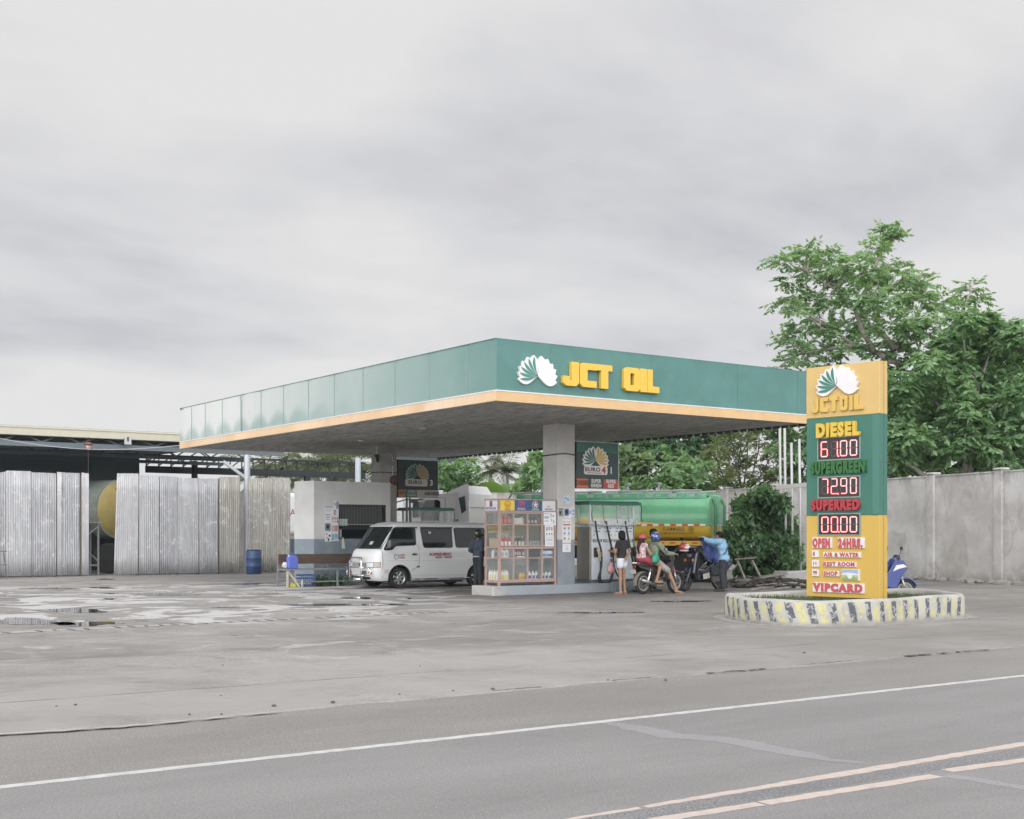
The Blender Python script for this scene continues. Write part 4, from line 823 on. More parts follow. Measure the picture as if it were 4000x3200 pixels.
def kzz(v): return 3.25-(v-462)/2.876/FPX*40.3
for (a, b2, c_, d_, lab, mk) in [
    (600,738,672,820,'white notice with blue heading, top of left column on the kiosk wall',[(.0,.85,1,.12,ink_blue),(.1,.3,.8,.4,mat('print_faint', (.6,.6,.63), .7))]),
    (600,822,662,922,'white notice with two blue bars, second in the left column on the kiosk wall',[(.05,.84,.8,.1,ink_blue),(.1,.3,.75,.06,ink_blue),(.1,.5,.7,.2,ink_g)]),
    (597,926,662,1020,'dark grey photo notice on the kiosk wall',[(.0,.05,.95,.93,mat('print_photo', (.2,.22,.24), .7)),(.3,.35,.35,.4,ink_g)]),
    (597,1024,664,1134,'white notice with four small drawings at the bottom left of the kiosk notices',[(.1,.65,.3,.25,ink_g),(.6,.5,.3,.2,ink_dark),(.15,.3,.25,.2,ink_g),(.45,.08,.25,.25,ink_dark)]),
    (690,676,750,768,'notice half white half blue grey, highest on the kiosk wall',[(.52,.06,.44,.88,mat('print_bluegrey', (.22,.27,.38), .7)),(.1,.4,.3,.4,ink_g)]),
    (672,772,748,845,'white notice with a small framed block beside the kiosk window',[(.25,.1,.4,.75,ink_g),(.28,.8,.36,.08,ink_dark)]),
    (668,848,748,928,'white notice with pink symbols beside the kiosk window',[(.06,.5,.25,.4,ink_pk),(.38,.5,.25,.4,ink_pk),(.7,.5,.25,.4,ink_pk),(.1,.12,.2,.25,ink_pk),(.42,.12,.2,.25,ink_pk),(.74,.12,.2,.25,ink_dark)]),
    (666,932,746,1030,'white notice with red text block on the kiosk wall',[(.4,.12,.52,.68,mat('print_red', (.55,.25,.25), .7)),(.05,.1,.28,.7,ink_g)]),
    (666,1034,744,1130,'white notice with turquoise pattern at the bottom right of the kiosk notices',[(.05,.12,.4,.75,ink_lb),(.5,.3,.42,.58,ink_lb),(.55,.1,.3,.12,ink_lb)])]:
    sheet_v('paper_notice', kxx(a), kzz(d_), kxx(c_), kzz(b2), 36.297, lab, mk)
o = MB().prism([(-.045,0),(.06,-.02),(.055,.12),(.0,.36),(-.04,.3)], (kxx(797),36.29,kzz(1212)), (1,0,0), (0,0,1), (0,-.02,0)).build('plastic_bag', m_bwh); tag(o, 'white plastic bag hanging on the grey dado under the kiosk window', 'bag')
# bench in front of the kiosk
m_wood = mat('bench_wood', (.10,.066,.05), .7, var=.25, vs=6, stretch=(.4,4,4)); m_benchg = mat('bench_grey', (.20,.215,.22), .6, var=.1)
bn = thing('long_bench', 'long grey bench with brown plank backrest against the kiosk', 'bench', (18.0,35.4,0))
MB().box(16.52,35.62,.68,20.3,35.66,.98).build('backrest', m_wood, bn, world=True)
MB().box(16.45,34.98,.5,20.3,35.5,.545).build('seat', m_benchg, bn, world=True)
MB().box(16.45,35.0,.13,20.3,35.06,.17).build('stretcher', m_benchg, bn, world=True)
for x in (16.53,18.2,20.1):
    MB().bar((x,35.03,.5),(x-.03,34.95,0),.06,.05).build('leg', m_benchg if x > 16.6 else mat('leg_pale', (.42,.40,.33), .6), bn, world=True)
    MB().bar((x+.0,35.66,.98),(x+.02,35.75,0),.06,.05).build('leg', m_benchg, bn, world=True)
MB().bar((16.55,35.06,.5),(16.9,34.98,0),.05,.05).build('brace', mat('leg_pale', (.42,.40,.33), .6), bn, world=True)
jc = thing('jerry_can', 'blue plastic jerry can standing on the left end of the bench', 'jerry can', (16.78,35.22,.546))
jc.scale = (.78,.85,.95); m_jc = mat('jerry_blue', (.105,.15,.52), .4)
MB().prism([(-.19,0),(.19,0),(.2,.03),(.2,.34),(.13,.42),(-.06,.44),(-.2,.36),(-.2,.03)], (0,.12,0), (1,0,0), (0,0,1), (0,-.24,0)).build('body', m_jc, jc, bevel=.03, seg=3)
MB().tube([(-.09,0,.43),(-.07,0,.49),(.04,0,.485),(.1,0,.42)], .018, 8).build('handle', m_jc, jc); MB().cyl((-.14,0,.38),(-.17,0,.45),.03).build('cap', mat('cap_pale', (.5,.55,.65), .5), jc)
rb = random.Random(3)
o = MB().ell((0,0,.11), (.08,.07,.09), n=10, k=7).build('plastic_bag', m_bwh); o.location = (16.58,35.3,.545)
for v_ in o.data.vertices: v_.co += Vector((rb.uniform(-.02,.02), rb.uniform(-.02,.02), rb.uniform(-.02,.02)))
tag(o, 'crumpled white bag on the bench end beside the blue jerry can', 'bag')
cr = thing('plastic_crate', 'blue plastic crate stored under the bench', 'crate', (17.25,35.25,0)); m_cb = mat('crate_blue', (.05,.10,.26), .5)
k_ = MB(); cr.scale = (.66,.9,.85)
for z_ in (0,.14,.26,.38):
    k_.box(-.36,-.2,z_,.36,-.18,z_+.055); k_.box(-.36,.18,z_,.36,.2,z_+.055); k_.box(-.36,-.18,z_,-.34,.18,z_+.055); k_.box(.34,-.18,z_,.36,.18,z_+.055)
for i in range(8): k_.box(-.36+i*.1,-.197,.0,-.335+i*.1,-.183,.435)
k_.build('sides', m_cb, cr); MB().box(-.34,-.18,.01,.34,.18,.03).build('base', m_cb, cr)
bottle('soap_bottle', 'small pale bottle beside the blue crate under the bench', 'bottle', .22, .035, mat('bottle_pale', (.36,.36,.33), .4), m_bwh, None, None, (16.98,34.95,0))
bottle('water_bottle', 'tall clear whitish bottle leaning at the left end of the bench', 'bottle', .32, .04, mat('bottle_clear', (.30,.31,.31), .25), mat('cap_dim', (.4,.4,.4), .5), None, None, (16.62,35.2,0))
o = MB().lathe([(.13,0),(.145,.02),(.145,.13),(.12,.16),(.05,.17)], n=18).build('yellow_basin', mat('basin_yellow', (.62,.55,.05), .45)); o.location = (16.82,35.2,0); tag(o, 'low yellow plastic container on the ground under the bench', 'container')
bar_ = thing('drum', 'blue plastic drum standing before the corrugated fence post', 'drum', (21.0,47.6,0))
MB().lathe([(.27,0),(.3,.03),(.3,.3),(.315,.32),(.3,.34),(.3,.62),(.315,.64),(.3,.66),(.3,.92),(.27,.95)], n=24).build('body', mat('drum_blue', (.03,.06,.15), .5, var=.1), bar_, smooth=True)
MB().lathe([(.275,.95),(.285,.96),(.285,.985),(.26,.985),(.25,.965),(.02,.965)], n=24).build('rim', mat('drum_dark', (.03,.06,.15), .5), bar_)
# ladder leaning out of the frame at the left
ld = thing('step_ladder', 'rusty step ladder standing at the left end of the corrugated fence', 'ladder', (11.6,47.6,0))
m_ld = mat('ladder_grey', (.13,.125,.12), .7)
for (x_, y_) in ((-.05,.0),(-.45,.3)):
    MB().bar((x_,y_,0),(x_*.4-.15,y_,1.0),.035,.035).build('rail', m_ld, ld)
for z_ in (.5,.98): MB().bar((-.07,0,z_),(-.40,.26,z_),.05,.03).build('rung', m_ld, ld)
MB().bar((-.5,-.1,0),(-.3,.05,1.0),.03,.03).build('brace', m_ld, ld)
# ------------------------------------------------------------------ corrugated fences
def onY(px, py, y):
    a = (px-2000)/FPX; d = y/(sF-a*cF); return at(px, py, d)
m_cor = []
for k, (ca, cb) in enumerate([((.36,.365,.385),(.47,.475,.495)), ((.31,.315,.335),(.43,.435,.455)), ((.41,.41,.425),(.50,.50,.515)), ((.29,.28,.255),(.40,.39,.365))]):
    m, t, b = tree_of('corrugated_sheet_%s' % 'abcd'[k]); c = t.nodes.new('ShaderNodeTexCoord').outputs['Object']
    col = mixc(t, mapr(t, noise(t, c, 1.5, 7, .65, (5,5,.5)), .35, .68), ca, cb)
    col = mixc(t, mapr(t, noise(t, c, 4, 9, .75, (4,4,.35), 0, (3,3,k)), .54, .68, 0, .6), col, (.19,.19,.19) if k < 3 else (.16,.12,.085))
    col = mixc(t, mapr(t, noise(t, c, 3.4, 9, .8, (1,1,.8), .6, (k,7,2)), .55, .60, 0, .75), col, (.57,.57,.58))
    col = mixc(t, mapr(t, noise(t, c, 5, 8, .8, (1,1,.6), .6, (k,1,5)), .64, .68, 0, .85), col, (.13,.125,.12))
    t.links.new(col, b.inputs['Base Color']); b.inputs['Roughness'].default_value = .55; b.inputs['Metallic'].default_value = .15
    m_cor.append(m)
def sheet_panel(par, pa, pb, pc, pd, y, m, amp=.012, pitch=.085, lean=0.0):
    "corrugated sheet; pa pb = foot left and right, pc pd = head left and right (x, z)"
    n = max(4, int(abs(pb[0]-pa[0])/pitch*6)); vs = []; fs = []; J = 7; ph = random.random()*6
    for i in range(n+1):
        q = i/n
        for j in range(J):
            h = j/(J-1); x = (pa[0]+(pb[0]-pa[0])*q)*(1-h)+(pc[0]+(pd[0]-pc[0])*q)*h
            z = (pa[1]+(pb[1]-pa[1])*q)*(1-h)+(pc[1]+(pd[1]-pc[1])*q)*h+(random.uniform(-.012,.012) if j in (0,J-1) else 0)
            vs.append((x, y+amp*math.sin(2*math.pi*(pb[0]-pa[0])*q/pitch+ph)+.012*math.sin(q*3+h*4+ph)+lean*h, z))
            if i and j: k = i*J+j; fs.append((k, k-J, k-J-1, k-1))
    o = MB().add(vs, fs).build('corrugated_sheet', m, par, smooth=True, world=True)
    s_ = o.modifiers.new('s', 'SOLIDIFY'); s_.thickness = .004; return o
def fence(label, y, spans, yb, posts, lean=0.0):
    r = thing('corrugated_fence', label, 'fence', (onY(spans[0][0] if not isinstance(spans[0][0], tuple) else spans[0][0][0], yb, y).x, y, 0))
    for i, (a, b2, ta, tb, mi, am) in enumerate(spans):
        fa, fb = (a, b2) if not isinstance(a, tuple) else (a[0], b2[0]); ha, hb = (a, b2) if not isinstance(a, tuple) else (a[1], b2[1])
        A, B = onY(fa, yb, y), onY(fb, yb, y); Cc, D = onY(ha, ta, y), onY(hb, tb, y)
        jj = random.uniform(-.05,.05); sheet_panel(r, (A.x,.05), (B.x,.04), (Cc.x,Cc.z+jj), (D.x,D.z+jj+random.uniform(-.03,.03)), y-.03*(i % 2), m_cor[mi], am, .085, lean)
    fr = MB(); x0, x1 = onY(spans[0][0] if not isinstance(spans[0][0], tuple) else spans[0][0][0], yb, y).x, onY(spans[-1][1] if not isinstance(spans[-1][1], tuple) else spans[-1][1][0], yb, y).x
    for z in (.5,1.9,3.3): fr.box(x0+.1,y+.06,z,x1-.1,y+.12,z+.09)
    fr.build('rail', mat('fence_timber', (.12,.10,.085), .9), r, world=True)
    for px in posts: 
        x = onY(px, 2240, y).x; MB().box(x-.05,y+.02,0,x+.05,y+.12,3.85).build('post', mat('fence_timber', (.12,.10,.085), .9), r, world=True)
    return r
zp = lambda v: v/2.156; zy = lambda v: 1600+v/2.156
fence('weathered silver corrugated fence stretch at the left edge, left of the dark opening', 49.0,
      [(-260,-120,1838,1839,0,.012),(-118,-2,1839,1840,1,.012),(-2,21,zy(520),zy(520),1,.014),(21,121,zy(518),zy(524),0,.008),(122,219,zy(524),zy(530),1,.015),(222,240,zy(533),zy(534),2,.002),(241,312,zy(533),zy(535),1,.015),(318,346,zy(540),zy(545),2,.002)], 2257, (-100,120,220,315))
fence('weathered silver corrugated fence stretch between the dark opening and the blue drum', 48.9,
      [((445,457),(539,542),zy(536),zy(544),2,.006),(541,621,zy(550),zy(556),0,.011),(624,694,zy(560),zy(566),1,.012),(695,773,zy(566),zy(572),0,.013),(775,853,zy(572),zy(576),1,.010),(855,937,zy(578),zy(580),3,.015)], 2243, (541,623,695,774,855))
fence('rust stained corrugated fence stretch between the steel post and the kiosk', 49.1, [(967,985,zy(585),zy(588),3,.013),(986,1062,zy(585),zy(580),3,.014),(1063,1134,1864,1868,3,.014)], 2243, (1000,1100))
# ------------------------------------------------------------------ open truss shed behind the fences
sd_ = thing('open_shed', 'long open sided shed with cream eaves and dark steel trusses behind the fence', 'shed', (5,52,0))
m_eave = mat('eave_cream', (.50,.48,.38), .5, var=.05); m_steelb = mat('truss_steel', (.095,.125,.15), .5, .2); m_dk = mat('shed_dark', (.10,.135,.15), .8); m_chord = mat('chord_grey', (.15,.18,.20), .5, .3)
SY = 51.0; xl, xr = -14.0, 24.0
MB().box(xl,SY,5.42,xr,SY+.12,5.78).build('eaves_gutter', m_eave, sd_, world=True, bevel=.02)
MB().box(xl,SY-.03,5.72,xr,SY,5.76).build('gutter_lip', m_eave, sd_, world=True)
MB().add([(xl,SY+.1,5.74),(xr,SY+.1,5.74),(xr,75,5.95),(xl,75,5.95),(xl,SY+.1,5.80),(xr,SY+.1,5.80),(xr,75,6.01),(xl,75,6.01)], [(0,3,2,1),(4,5,6,7),(0,1,5,4),(1,2,6,5),(2,3,7,6),(3,0,4,7)]).build('roof', mat('shed_roof', (.12,.15,.165), .7), sd_, world=True)
tr = MB(); tr.box(xl,SY+.25,5.02,xr,SY+.40,5.22); tr.box(xl,SY+.25,5.50,xr,SY+.40,5.62); tr.build('front_chord', m_chord, sd_, world=True)
tr = MB()
for i in range(int((xr-xl)/.75)):
    x = xl+i*.75; up = i % 2; tr.bar((x,SY+.33,5.22 if up else 5.5), (x+.75,SY+.33,5.5 if up else 5.22), .05, .05)
tr.build('front_web', m_steelb, sd_, world=True)
for yy in (54.5, 58):
    tr = MB(); tr.box(xl,yy,4.9,xr,yy+.12,5.05); tr.box(xl,yy,5.55,xr,yy+.12,5.65)
    for i in range(int((xr-xl)/.8)): tr.bar((xl+i*.8,yy+.06,5.05 if i % 2 else 5.55),(xl+i*.8+.8,yy+.06,5.55 if i % 2 else 5.05),.05,.05)
    tr.build('inner_truss', m_steelb, sd_, world=True)
MB().box(xl,62,0,21.3,62.1,5.6).build('back_wall', m_dk, sd_, world=True)
MB().box(xl-.1,SY,0,xl,62,5.6).build('side_wall', m_dk, sd_, world=True)
m_blk = mat('truss_black', (.022,.027,.031), .7)
bt = MB(); y = 61.0; xa = 21.3; xb = 33.4
bt.box(xa,y,4.62,xb,y+.18,4.95); bt.box(xa,y,5.42,xb,y+.15,5.52)
for i in range(int((xb-xa)/.62)):
    x = xa+i*.62; bt.box(x,y+.05,4.95,x+.05,y+.10,5.42); bt.bar((x,y+.08,4.95),(x+.62,y+.08,5.42),.05,.05)
bt.build('rear_truss', m_blk, sd_, world=True)
for (px, y_, r_, m_, top) in ((965,49.6,.13,galv,4.9),(1295,60.8,.16,m_blk,4.7),(1398,56.0,.14,mat('post_pale', (.45,.49,.54), .5),5.4),(1790,58.5,.17,m_steelb,4.6),(1804,58.3,.10,mat('post_pale', (.45,.49,.54), .5),4.6),(760,60.0,.15,m_blk,5.2)):
    p = onY(px, 2092, y_); MB().cyl((p.x,y_,0),(p.x,y_,top),r_).build('post', m_, sd_, world=True)
p = onY(965, 2092, 49.6); MB().bar((p.x,49.6,3.9),(p.x-1.0,49.7,4.6),.12,.12).build('knee_brace', galv, sd_, world=True)
a, b2 = onY(770, 1838, 57), onY(1205, 1850, 57); q = MB(); q.bar(a, b2, .25, .28); q.bar(b2+V(-.1,0,0), b2+V(-.1,0,-1.2), .22, .22); q.build('tie_beam', m_blk, sd_, world=True)
a, b2 = onY(1500,1782,56), onY(1806,1800,58.2); MB().bar(a, b2, .2, .35).build('eaves_beam', m_steelb, sd_, world=True)
# cable with a lamp hanging in the shed
cb = MB(); A, B = onY(-100, 1695, 50.4), onY(700, 1741, 50.4); pts = [A.lerp(B, i/20)+V(0,0,-.35*math.sin(math.pi*i/20)) for i in range(21)]; cb.tube(pts, .014, 5)
tag(cb.build('overhead_cable', mat('cable_pale', (.45,.45,.48), .6)), 'thin pale cable sagging along the front of the truss shed', 'cable')
lp = onY(345, 1742, 50.6); lr = thing('work_lamp', 'rusty orange work lamp hanging from the shed beam above the fence gap', 'lamp', lp)
MB().lathe([(.03,.14),(.17,.10),(.17,.06),(.08,.0)], n=16).build('shade', mat('lamp_rust', (.25,.10,.07), .7), lr); MB().ell((0,0,-.03),(.1,.1,.13)).build('bulb', mat('lamp_pinkish', (.5,.35,.32), .4), lr); MB().cyl((0,0,.2),(0,0,.34),.015).cyl((.0,0,-.15),(0,0,-2.1),.012).build('cord', m_wire, lr)
p_ = onY(500,1721,50.9); o = MB().box(-.14,0,-.16,.14,.03,.16).box(-.035,-.004,-.04,.035,0,.14,1).build('beam_plate', [mat('plate_pale', (.45,.46,.45), .5), ink_dark]); o.location = p_; tag(o, 'small pale plate with dark mark fixed on the shed truss', 'plate')
# ------------------------------------------------------------------ storage tank on a scaffold behind the gap
tk = thing('storage_tank', 'grey green horizontal tank with mustard yellow domed end seen through the fence gap', 'tank', (13,54,0))
A = at(468, 1990, 52.6); axd = Vector((-.375,.927,0)).normalized(); R_ = 1.22
MB().lathe([(R_,.0),(R_,6.0),(0,6.0)], A, axd, 36).build('shell', mat('tank_greygreen', (.27,.30,.27), .45, .2, var=.25, vs=.8, stretch=(1,1,2.5)), tk, world=True, smooth=False)
e_ = MB().lathe([(0,-.20),(.4,-.185),(.8,-.13),(1.05,-.06),(1.19,0),(1.22,.02)], A+axd*.02, axd, 36).build('end_dome', mat('tank_mustard', (.37,.295,.105), .55, var=.1), tk, world=True, smooth=True)
fl = MB(); fl.obox(A-V(0,0,1.15)-axd*.2, (.2,.1,.3)); fl.build('drain_valve', mat('valve_yellow', (.5,.42,.2), .5), tk, world=True)
autosmooth(bpy.data.objects[[c_.name for c_ in tk.children][0]])
und = MB(); 
for k in (1.0,3.6): und.obox(A+axd*k+V(0,0,-1.75), (1.6,.35,1.5), (0,0,math.atan2(axd.y,axd.x)+math.pi/2))
und.build('saddle', m_blk, tk, world=True)
wk = thing('tank_wheel', 'dark truck tyre and undercarriage under the storage tank', 'wheel', at(425, 2180, 52.0)); wk.location.z = .62
MB().lathe([(.30,-.15),(.58,-.16),(.62,-.1),(.62,.1),(.58,.16),(.30,.15)], (0,0,0), (.6,.8,0), 24).build('tyre', black_rubber, wk); MB().lathe([(0,-.05),(.3,-.08),(.3,.08),(0,.05)], (0,0,0), (.6,.8,0), 18).build('rim', mat('rim_dark', (.06,.06,.06), .6), wk)
sf = thing('scaffold', 'pale grey steel scaffold frame standing in the gap under the tank', 'scaffold', (14.9,50.0,0)); m_scf = mat('scaffold_grey', (.28,.30,.29), .5, .4)
s0, s1 = onY(350,2242,50.0), onY(384,2242,50.0); f_ = MB()
for x in (s0.x-.5,s1.x):
    f_.cyl((x,50.0,0),(x,50.0,2.02),.045,n=8); f_.cyl((x,51.0,0),(x,51.0,2.02),.045,n=8)
for z in (.38,2.0):
    f_.cyl((s0.x-.5,50.0,z),(s1.x,50.0,z),.035,n=8); f_.cyl((s1.x,50.0,z),(s1.x,51,z),.035,n=8)
f_.cyl((s0.x-.5,50,1.3),(s1.x,50,.55),.03,n=8).cyl((s0.x-.5,50,1.25),(s1.x,50,1.9),.03,n=8); f_.build('frame', m_scf, sf, world=True)
MB().box(s0.x-.6,49.9,2.03,s1.x+.15,51.1,2.08).build('platform', mat('plank_pale', (.33,.32,.28), .8), sf, world=True)
# sliver of a white tank truck between fence and kiosk
P_ = onY(1205, 2092, 51.6); tw = thing('white_tanker', 'sliver of white tank truck with red letter A between fence and kiosk', 'truck', (P_.x, P_.y, 0))
MB().obox((P_.x,P_.y+.6,2.5),(2.1,1.0,1.9)).build('tank_body', white_paint, tw, world=True, bevel=.2, seg=3); MB().obox((P_.x,P_.y+.6,.8),(1.9,.9,1.2)).build('chassis', m_dk, tw, world=True)
q_ = onY(1143, 2003, 51.6); text('lettering', '.A', .42, (q_.x,P_.y+.095,q_.z), (1,0,0), (0,0,1), mat('ink_crimson', (.35,.03,.07), .5), tw)
# ------------------------------------------------------------------ boundary walls
m_wall, t, b = tree_of('plastered_wall'); c = t.nodes.new('ShaderNodeTexCoord').outputs['Object']; s = nd(t, 'ShaderNodeSeparateXYZ'); t.links.new(c, s.inputs[0])
col = mixc(t, mapr(t, noise(t, c, .5, 7, .62, (1,1,1.3)), .36, .66), (.40,.385,.37), (.53,.52,.515))
col = mixc(t, mapr(t, noise(t, c, 1.3, 9, .7, (1,1,.7), .7, (3,1,2)), .48, .66, 0, .7), col, (.31,.295,.275))
col = mixc(t, mapr(t, noise(t, c, 7, 7, .75, (1,1,.8), .3), .55, .75, 0, .4), col, (.28,.27,.255))
col = mixc(t, mth(t, 'MULTIPLY', mapr(t, s.outputs[2], 3.15, 3.7), mapr(t, noise(t, c, 2.5, 6, .7, (1,1,.12)), .42, .6, 0, .6)), col, (.20,.19,.17))
col = mixc(t, mth(t, 'MULTIPLY', mapr(t, s.outputs[2], .5, .02), mapr(t, noise(t, c, 3, 6, .7), .35, .6, 0, .7)), col, (.19,.18,.16))
t.links.new(col, b.inputs['Base Color']); b.inputs['Roughness'].default_value = .85
bp = nd(t, 'ShaderNodeBump', i_Strength=.3, i_Distance=.02); t.links.new(noise(t, c, 8, 6, .7), bp.inputs['Height']); t.links.new(bp.outputs[0], b.inputs['Normal'])
def wall(name, label, A, B, H, th, pil, capw=.0):
    A, B = Vector((*A,0)), Vector((*B,0)); d = (B-A).normalized(); nrm = Vector((d.y,-d.x,0))
    if nrm.dot(-A) < 0: nrm = -nrm
    r = thing(name, label, 'wall', A)
    def slab(a, b2, z0, z1, o0, o1): 
        pts = [a+nrm*o0, b2+nrm*o0, b2+nrm*o1, a+nrm*o1]; m = MB(); m.prism([(p.x,p.y) for p in pts], (0,0,z0), (1,0,0), (0,1,0), (0,0,z1-z0)); return m
    slab(A, B, -.05, H, 0, -th).build('panel', m_wall, r, world=True)
    slab(A, B, H+.001, H+.05, .03, -th-.03).build('coping', m_wall, r, world=True)
    for q in pil:
        p = A+d*q; mb = slab(p-d*.19, p+d*.19, -.05, H+.055, .11, .0); mb.build('pillar', m_wall, r, world=True, bevel=.02)
        pc = slab(p-d*.22, p+d*.22, H+.052, H+.15, .14, -th-.05); pc.build('pillar_cap', m_wall, r, world=True, bevel=.04)
    return r
WA = (34.0,13.5); WB = (44.67,53.71)
Wd = Vector((36.53-40.58, 23.57-38.3)); Wd = -Wd.normalized(); P0 = Vector((36.53,23.57))
A_ = P0-Wd*9; B_ = Vector((43.6,50.8))
def wq(px):
    d = 2.1*FPX/(HZ-(1833-(px-4000)*.0664)); p = at(px, 2000, d); return (Vector((p.x,p.y))-A_).dot(Wd)
wall('boundary_wall', 'long grey plastered boundary wall with pillars running back from the right edge', A_, A_+Wd*((B_-A_).dot(Wd)), 3.6, .18, [wq(k) for k in (4230,3905,3635,3395,3190,3002,2815,2640,2500)])
e2 = A_+Wd*((B_-A_).dot(Wd))
wall('boundary_wall', 'stained grey back wall under the banana plants behind the trucks', e2, (24.0,60.5), 3.7, .18, [5,10.5,16])
# debris and posts by the bush
m_pipe = mat('pipe_white', (.50,.50,.51), .45, .2, dirt=(.33,.31,.28), dirtamt=.4)
for px, top, bot, dd, lb in ((3048,1672,2270,41.6,'first grey steel pole from the left in front of the boundary wall, before the bush'),(3067,1674,2270,41.2,'second grey steel pole from the left in front of the boundary wall'),(3093,1730,2262,40.9,'third grey steel pole from the left, set in the concrete block'),(3124,1715,2262,40.7,'rightmost grey steel pole set in the concrete block, beside the price pylon')):
    a, b2 = at(px, top, dd), at(px+4, bot, dd); b2.z = 0 if dd > 41 else .35
    a.x = b2.x-.05
    o = MB().tube([a, a.lerp(b2,.5), b2], .042, 8); tag(o.build('steel_pole', m_pipe, smooth=True), lb, 'pole', 'steel poles by the boundary wall')
a, b2 = at(3030,1905,40.6), at(3155,1893,40.2); tag(MB().bar(a, b2, .12, .13).build('cross_beam', mat('beam_pale', (.38,.37,.35), .7)), 'pale horizontal beam tying the steel poles together at wall height', 'beam')
p = at(3112,2262,40.3); o = MB().prism([(-.75,0),(.75,0),(.62,.45),(-.55,.42)], (0,.5,0), (1,0,0), (0,0,1), (0,-1.0,0)).build('concrete_block', m_conc, bevel=.03); o.location = (p.x,p.y,0); o.rotation_euler = (0,0,-.4); tag(o, 'rough concrete footing block under the steel poles beside the bush', 'block')
m_plk = mat('weathered_plank', (.24,.22,.20), .9, var=.3, vs=5)
for (pa, pb, w_, h_, lb) in (((2905,2268),(3075,2238),.1,.08,'broken pale branch leaning on the debris heap before the bush'),((2870,2185),(2955,2178),.07,.04,'plank on trestle legs standing left of the bush, behind the man'),((2880,2190),(2910,2262),.05,.05,'thin slanting stick under the plank, left one'),((2938,2190),(2968,2250),.05,.05,'thin slanting stick under the plank, right one'),((3030,2246),(3058,2254),.08,.05,'short bent stick on the debris heap')):
    d_ = 39.5; tag(MB().bar(at(*pa,d_), at(*pb,d_-.3), w_, h_).build('broken_stick' if w_ < .11 else 'plank', m_plk), lb, 'timber')
m_deb = mat('debris_dark', (.055,.05,.045), .95, var=.5, vs=4); db = MB(); rb = random.Random(5)
for i in range(240):
    px = rb.uniform(2880,3150); d_ = rb.uniform(37.5,41.5); p = at(px, 2092, d_); h = rb.uniform(.02,.22)*(1 if d_ > 38.5 else .4)
    db.obox((p.x,p.y,h*.5+rb.uniform(0,.1)), (rb.uniform(.15,.9),rb.uniform(.06,.25),h*.5), (rb.uniform(-.3,.3),rb.uniform(-.2,.2),rb.uniform(0,3.1)), mi=0 if rb.random() < .72 else 1)
tag(db.build('debris', [m_deb, m_plk]), 'dark heap of broken timber and rubble under the bush', 'debris', kind='stuff')
for i, (px, d_, L_, rz_) in enumerate(((2960,36.6,2.0,.62),(3060,36.9,1.7,.5),(3120,37.6,1.4,.7),(3000,37.4,1.2,.45))):
    p = at(px, 2092, d_); o = MB().obox((0,0,.03),(L_,.13,.04)).build('plank', m_plk); o.location = (p.x,p.y,0); o.rotation_euler = (0,0,rz_)
    tag(o, ('long weathered plank lying flat nearest the road before the debris heap','weathered plank lying flat behind the planter left rim','short weathered plank flat beside the pylon foot','short weathered plank lying against the debris heap')[i], 'timber')
m_rub = mat('rubble', (.26,.245,.225), .9, var=.2)
for i in range(16):
    px = rb.uniform(3470,4060); q = wq(px); P_ = A_+Wd*q; n_ = Vector((Wd.y,-Wd.x)); n_ = n_ if n_.dot(-P_) > 0 else -n_; P_ = P_+n_*rb.uniform(.25,.9)
    o = MB().obox((0,0,.05),(rb.uniform(.2,.7),rb.uniform(.12,.3),rb.uniform(.06,.16)),(0,rb.uniform(-.1,.1),0)).build('rubble_chunk', m_rub, bevel=.02); o.location = (P_.x,P_.y,0); o.rotation_euler = (0,0,rb.uniform(0,3)); tag(o, 'broken chunk of concrete lying along the foot of the boundary wall', 'rubble', 'concrete chunks along the boundary wall')
# ------------------------------------------------------------------ price pylon
PL, PR, PB = Vector((19.13,17.055,0)), Vector((19.355,15.463,0)), Vector((19.611,15.502,0))
ex = (PR-PL).normalized(); nr = Vector((ex.y,-ex.x,0)); nr = nr if nr.dot(-PL) > 0 else -nr
PW = (PR-PL).length; PD = .27; ez = Vector((0,0,1))
if ex.cross(ez).dot(nr) < 0: pass
py_ = thing('price_pylon', 'tall yellow and green fuel price pylon standing in the striped planter', 'price sign', PL+(PR-PL)*.5-nr*PD/2)
m_py = mat('pylon_yellow', (.56,.37,.08), .42, var=.05, vs=1.5, stretch=(1,1,.3), dirt=(.45,.29,.075), ds=3, dirtamt=.3); m_pyt = mat('pylon_yellow_sunbleached', (.57,.40,.155), .42, var=.05, vs=2); m_pg = mat('pylon_green', (.042,.155,.118), .38, var=.08, vs=1.5, stretch=(1,1,.3), dirt=(.07,.17,.14), dirtamt=.4)
def slab3(u0, u1, z0, z1, d0, d1, m_, name, par, bev=0): 
    a = PL+ex*u0; mb = MB(); o = a+nr*d0; mb.prism([(0,z0),(u1-u0,z0),(u1-u0,z1),(0,z1)], o, ex, ez, nr*(d1-d0)); return mb.build(name, m_, par, world=True, bevel=bev)
zA, zB, zC, zD = .36, 1.93, 3.83, 4.825
lo = slab3(0, PW, zA, zB, -PD, 0, m_py, 'lower_panel', py_, .006); mi_ = slab3(0, PW, zB+.003, zC, -PD, .0, m_pg, 'price_panel', py_, .006); up_ = slab3(0, PW, zC+.003, zD, -PD, .004, m_pyt, 'name_panel', py_, .006)
slab3(PW-.15, PW-.012, zB+.01, zC-.01, .0, .012, mat('pylon_green_strip', (.06,.185,.145), .3), 'edge_strip', mi_)
sm_ = MB(); 
for z0, z1 in ((zA,zB),(zB+.01,zC),(zC+.01,zD)): 
    a = PR-nr*(PD*.5); sm_.prism([(-.004,z0),(.004,z0),(.004,z1),(-.004,z1)], a, -nr, ez, ex*.002)
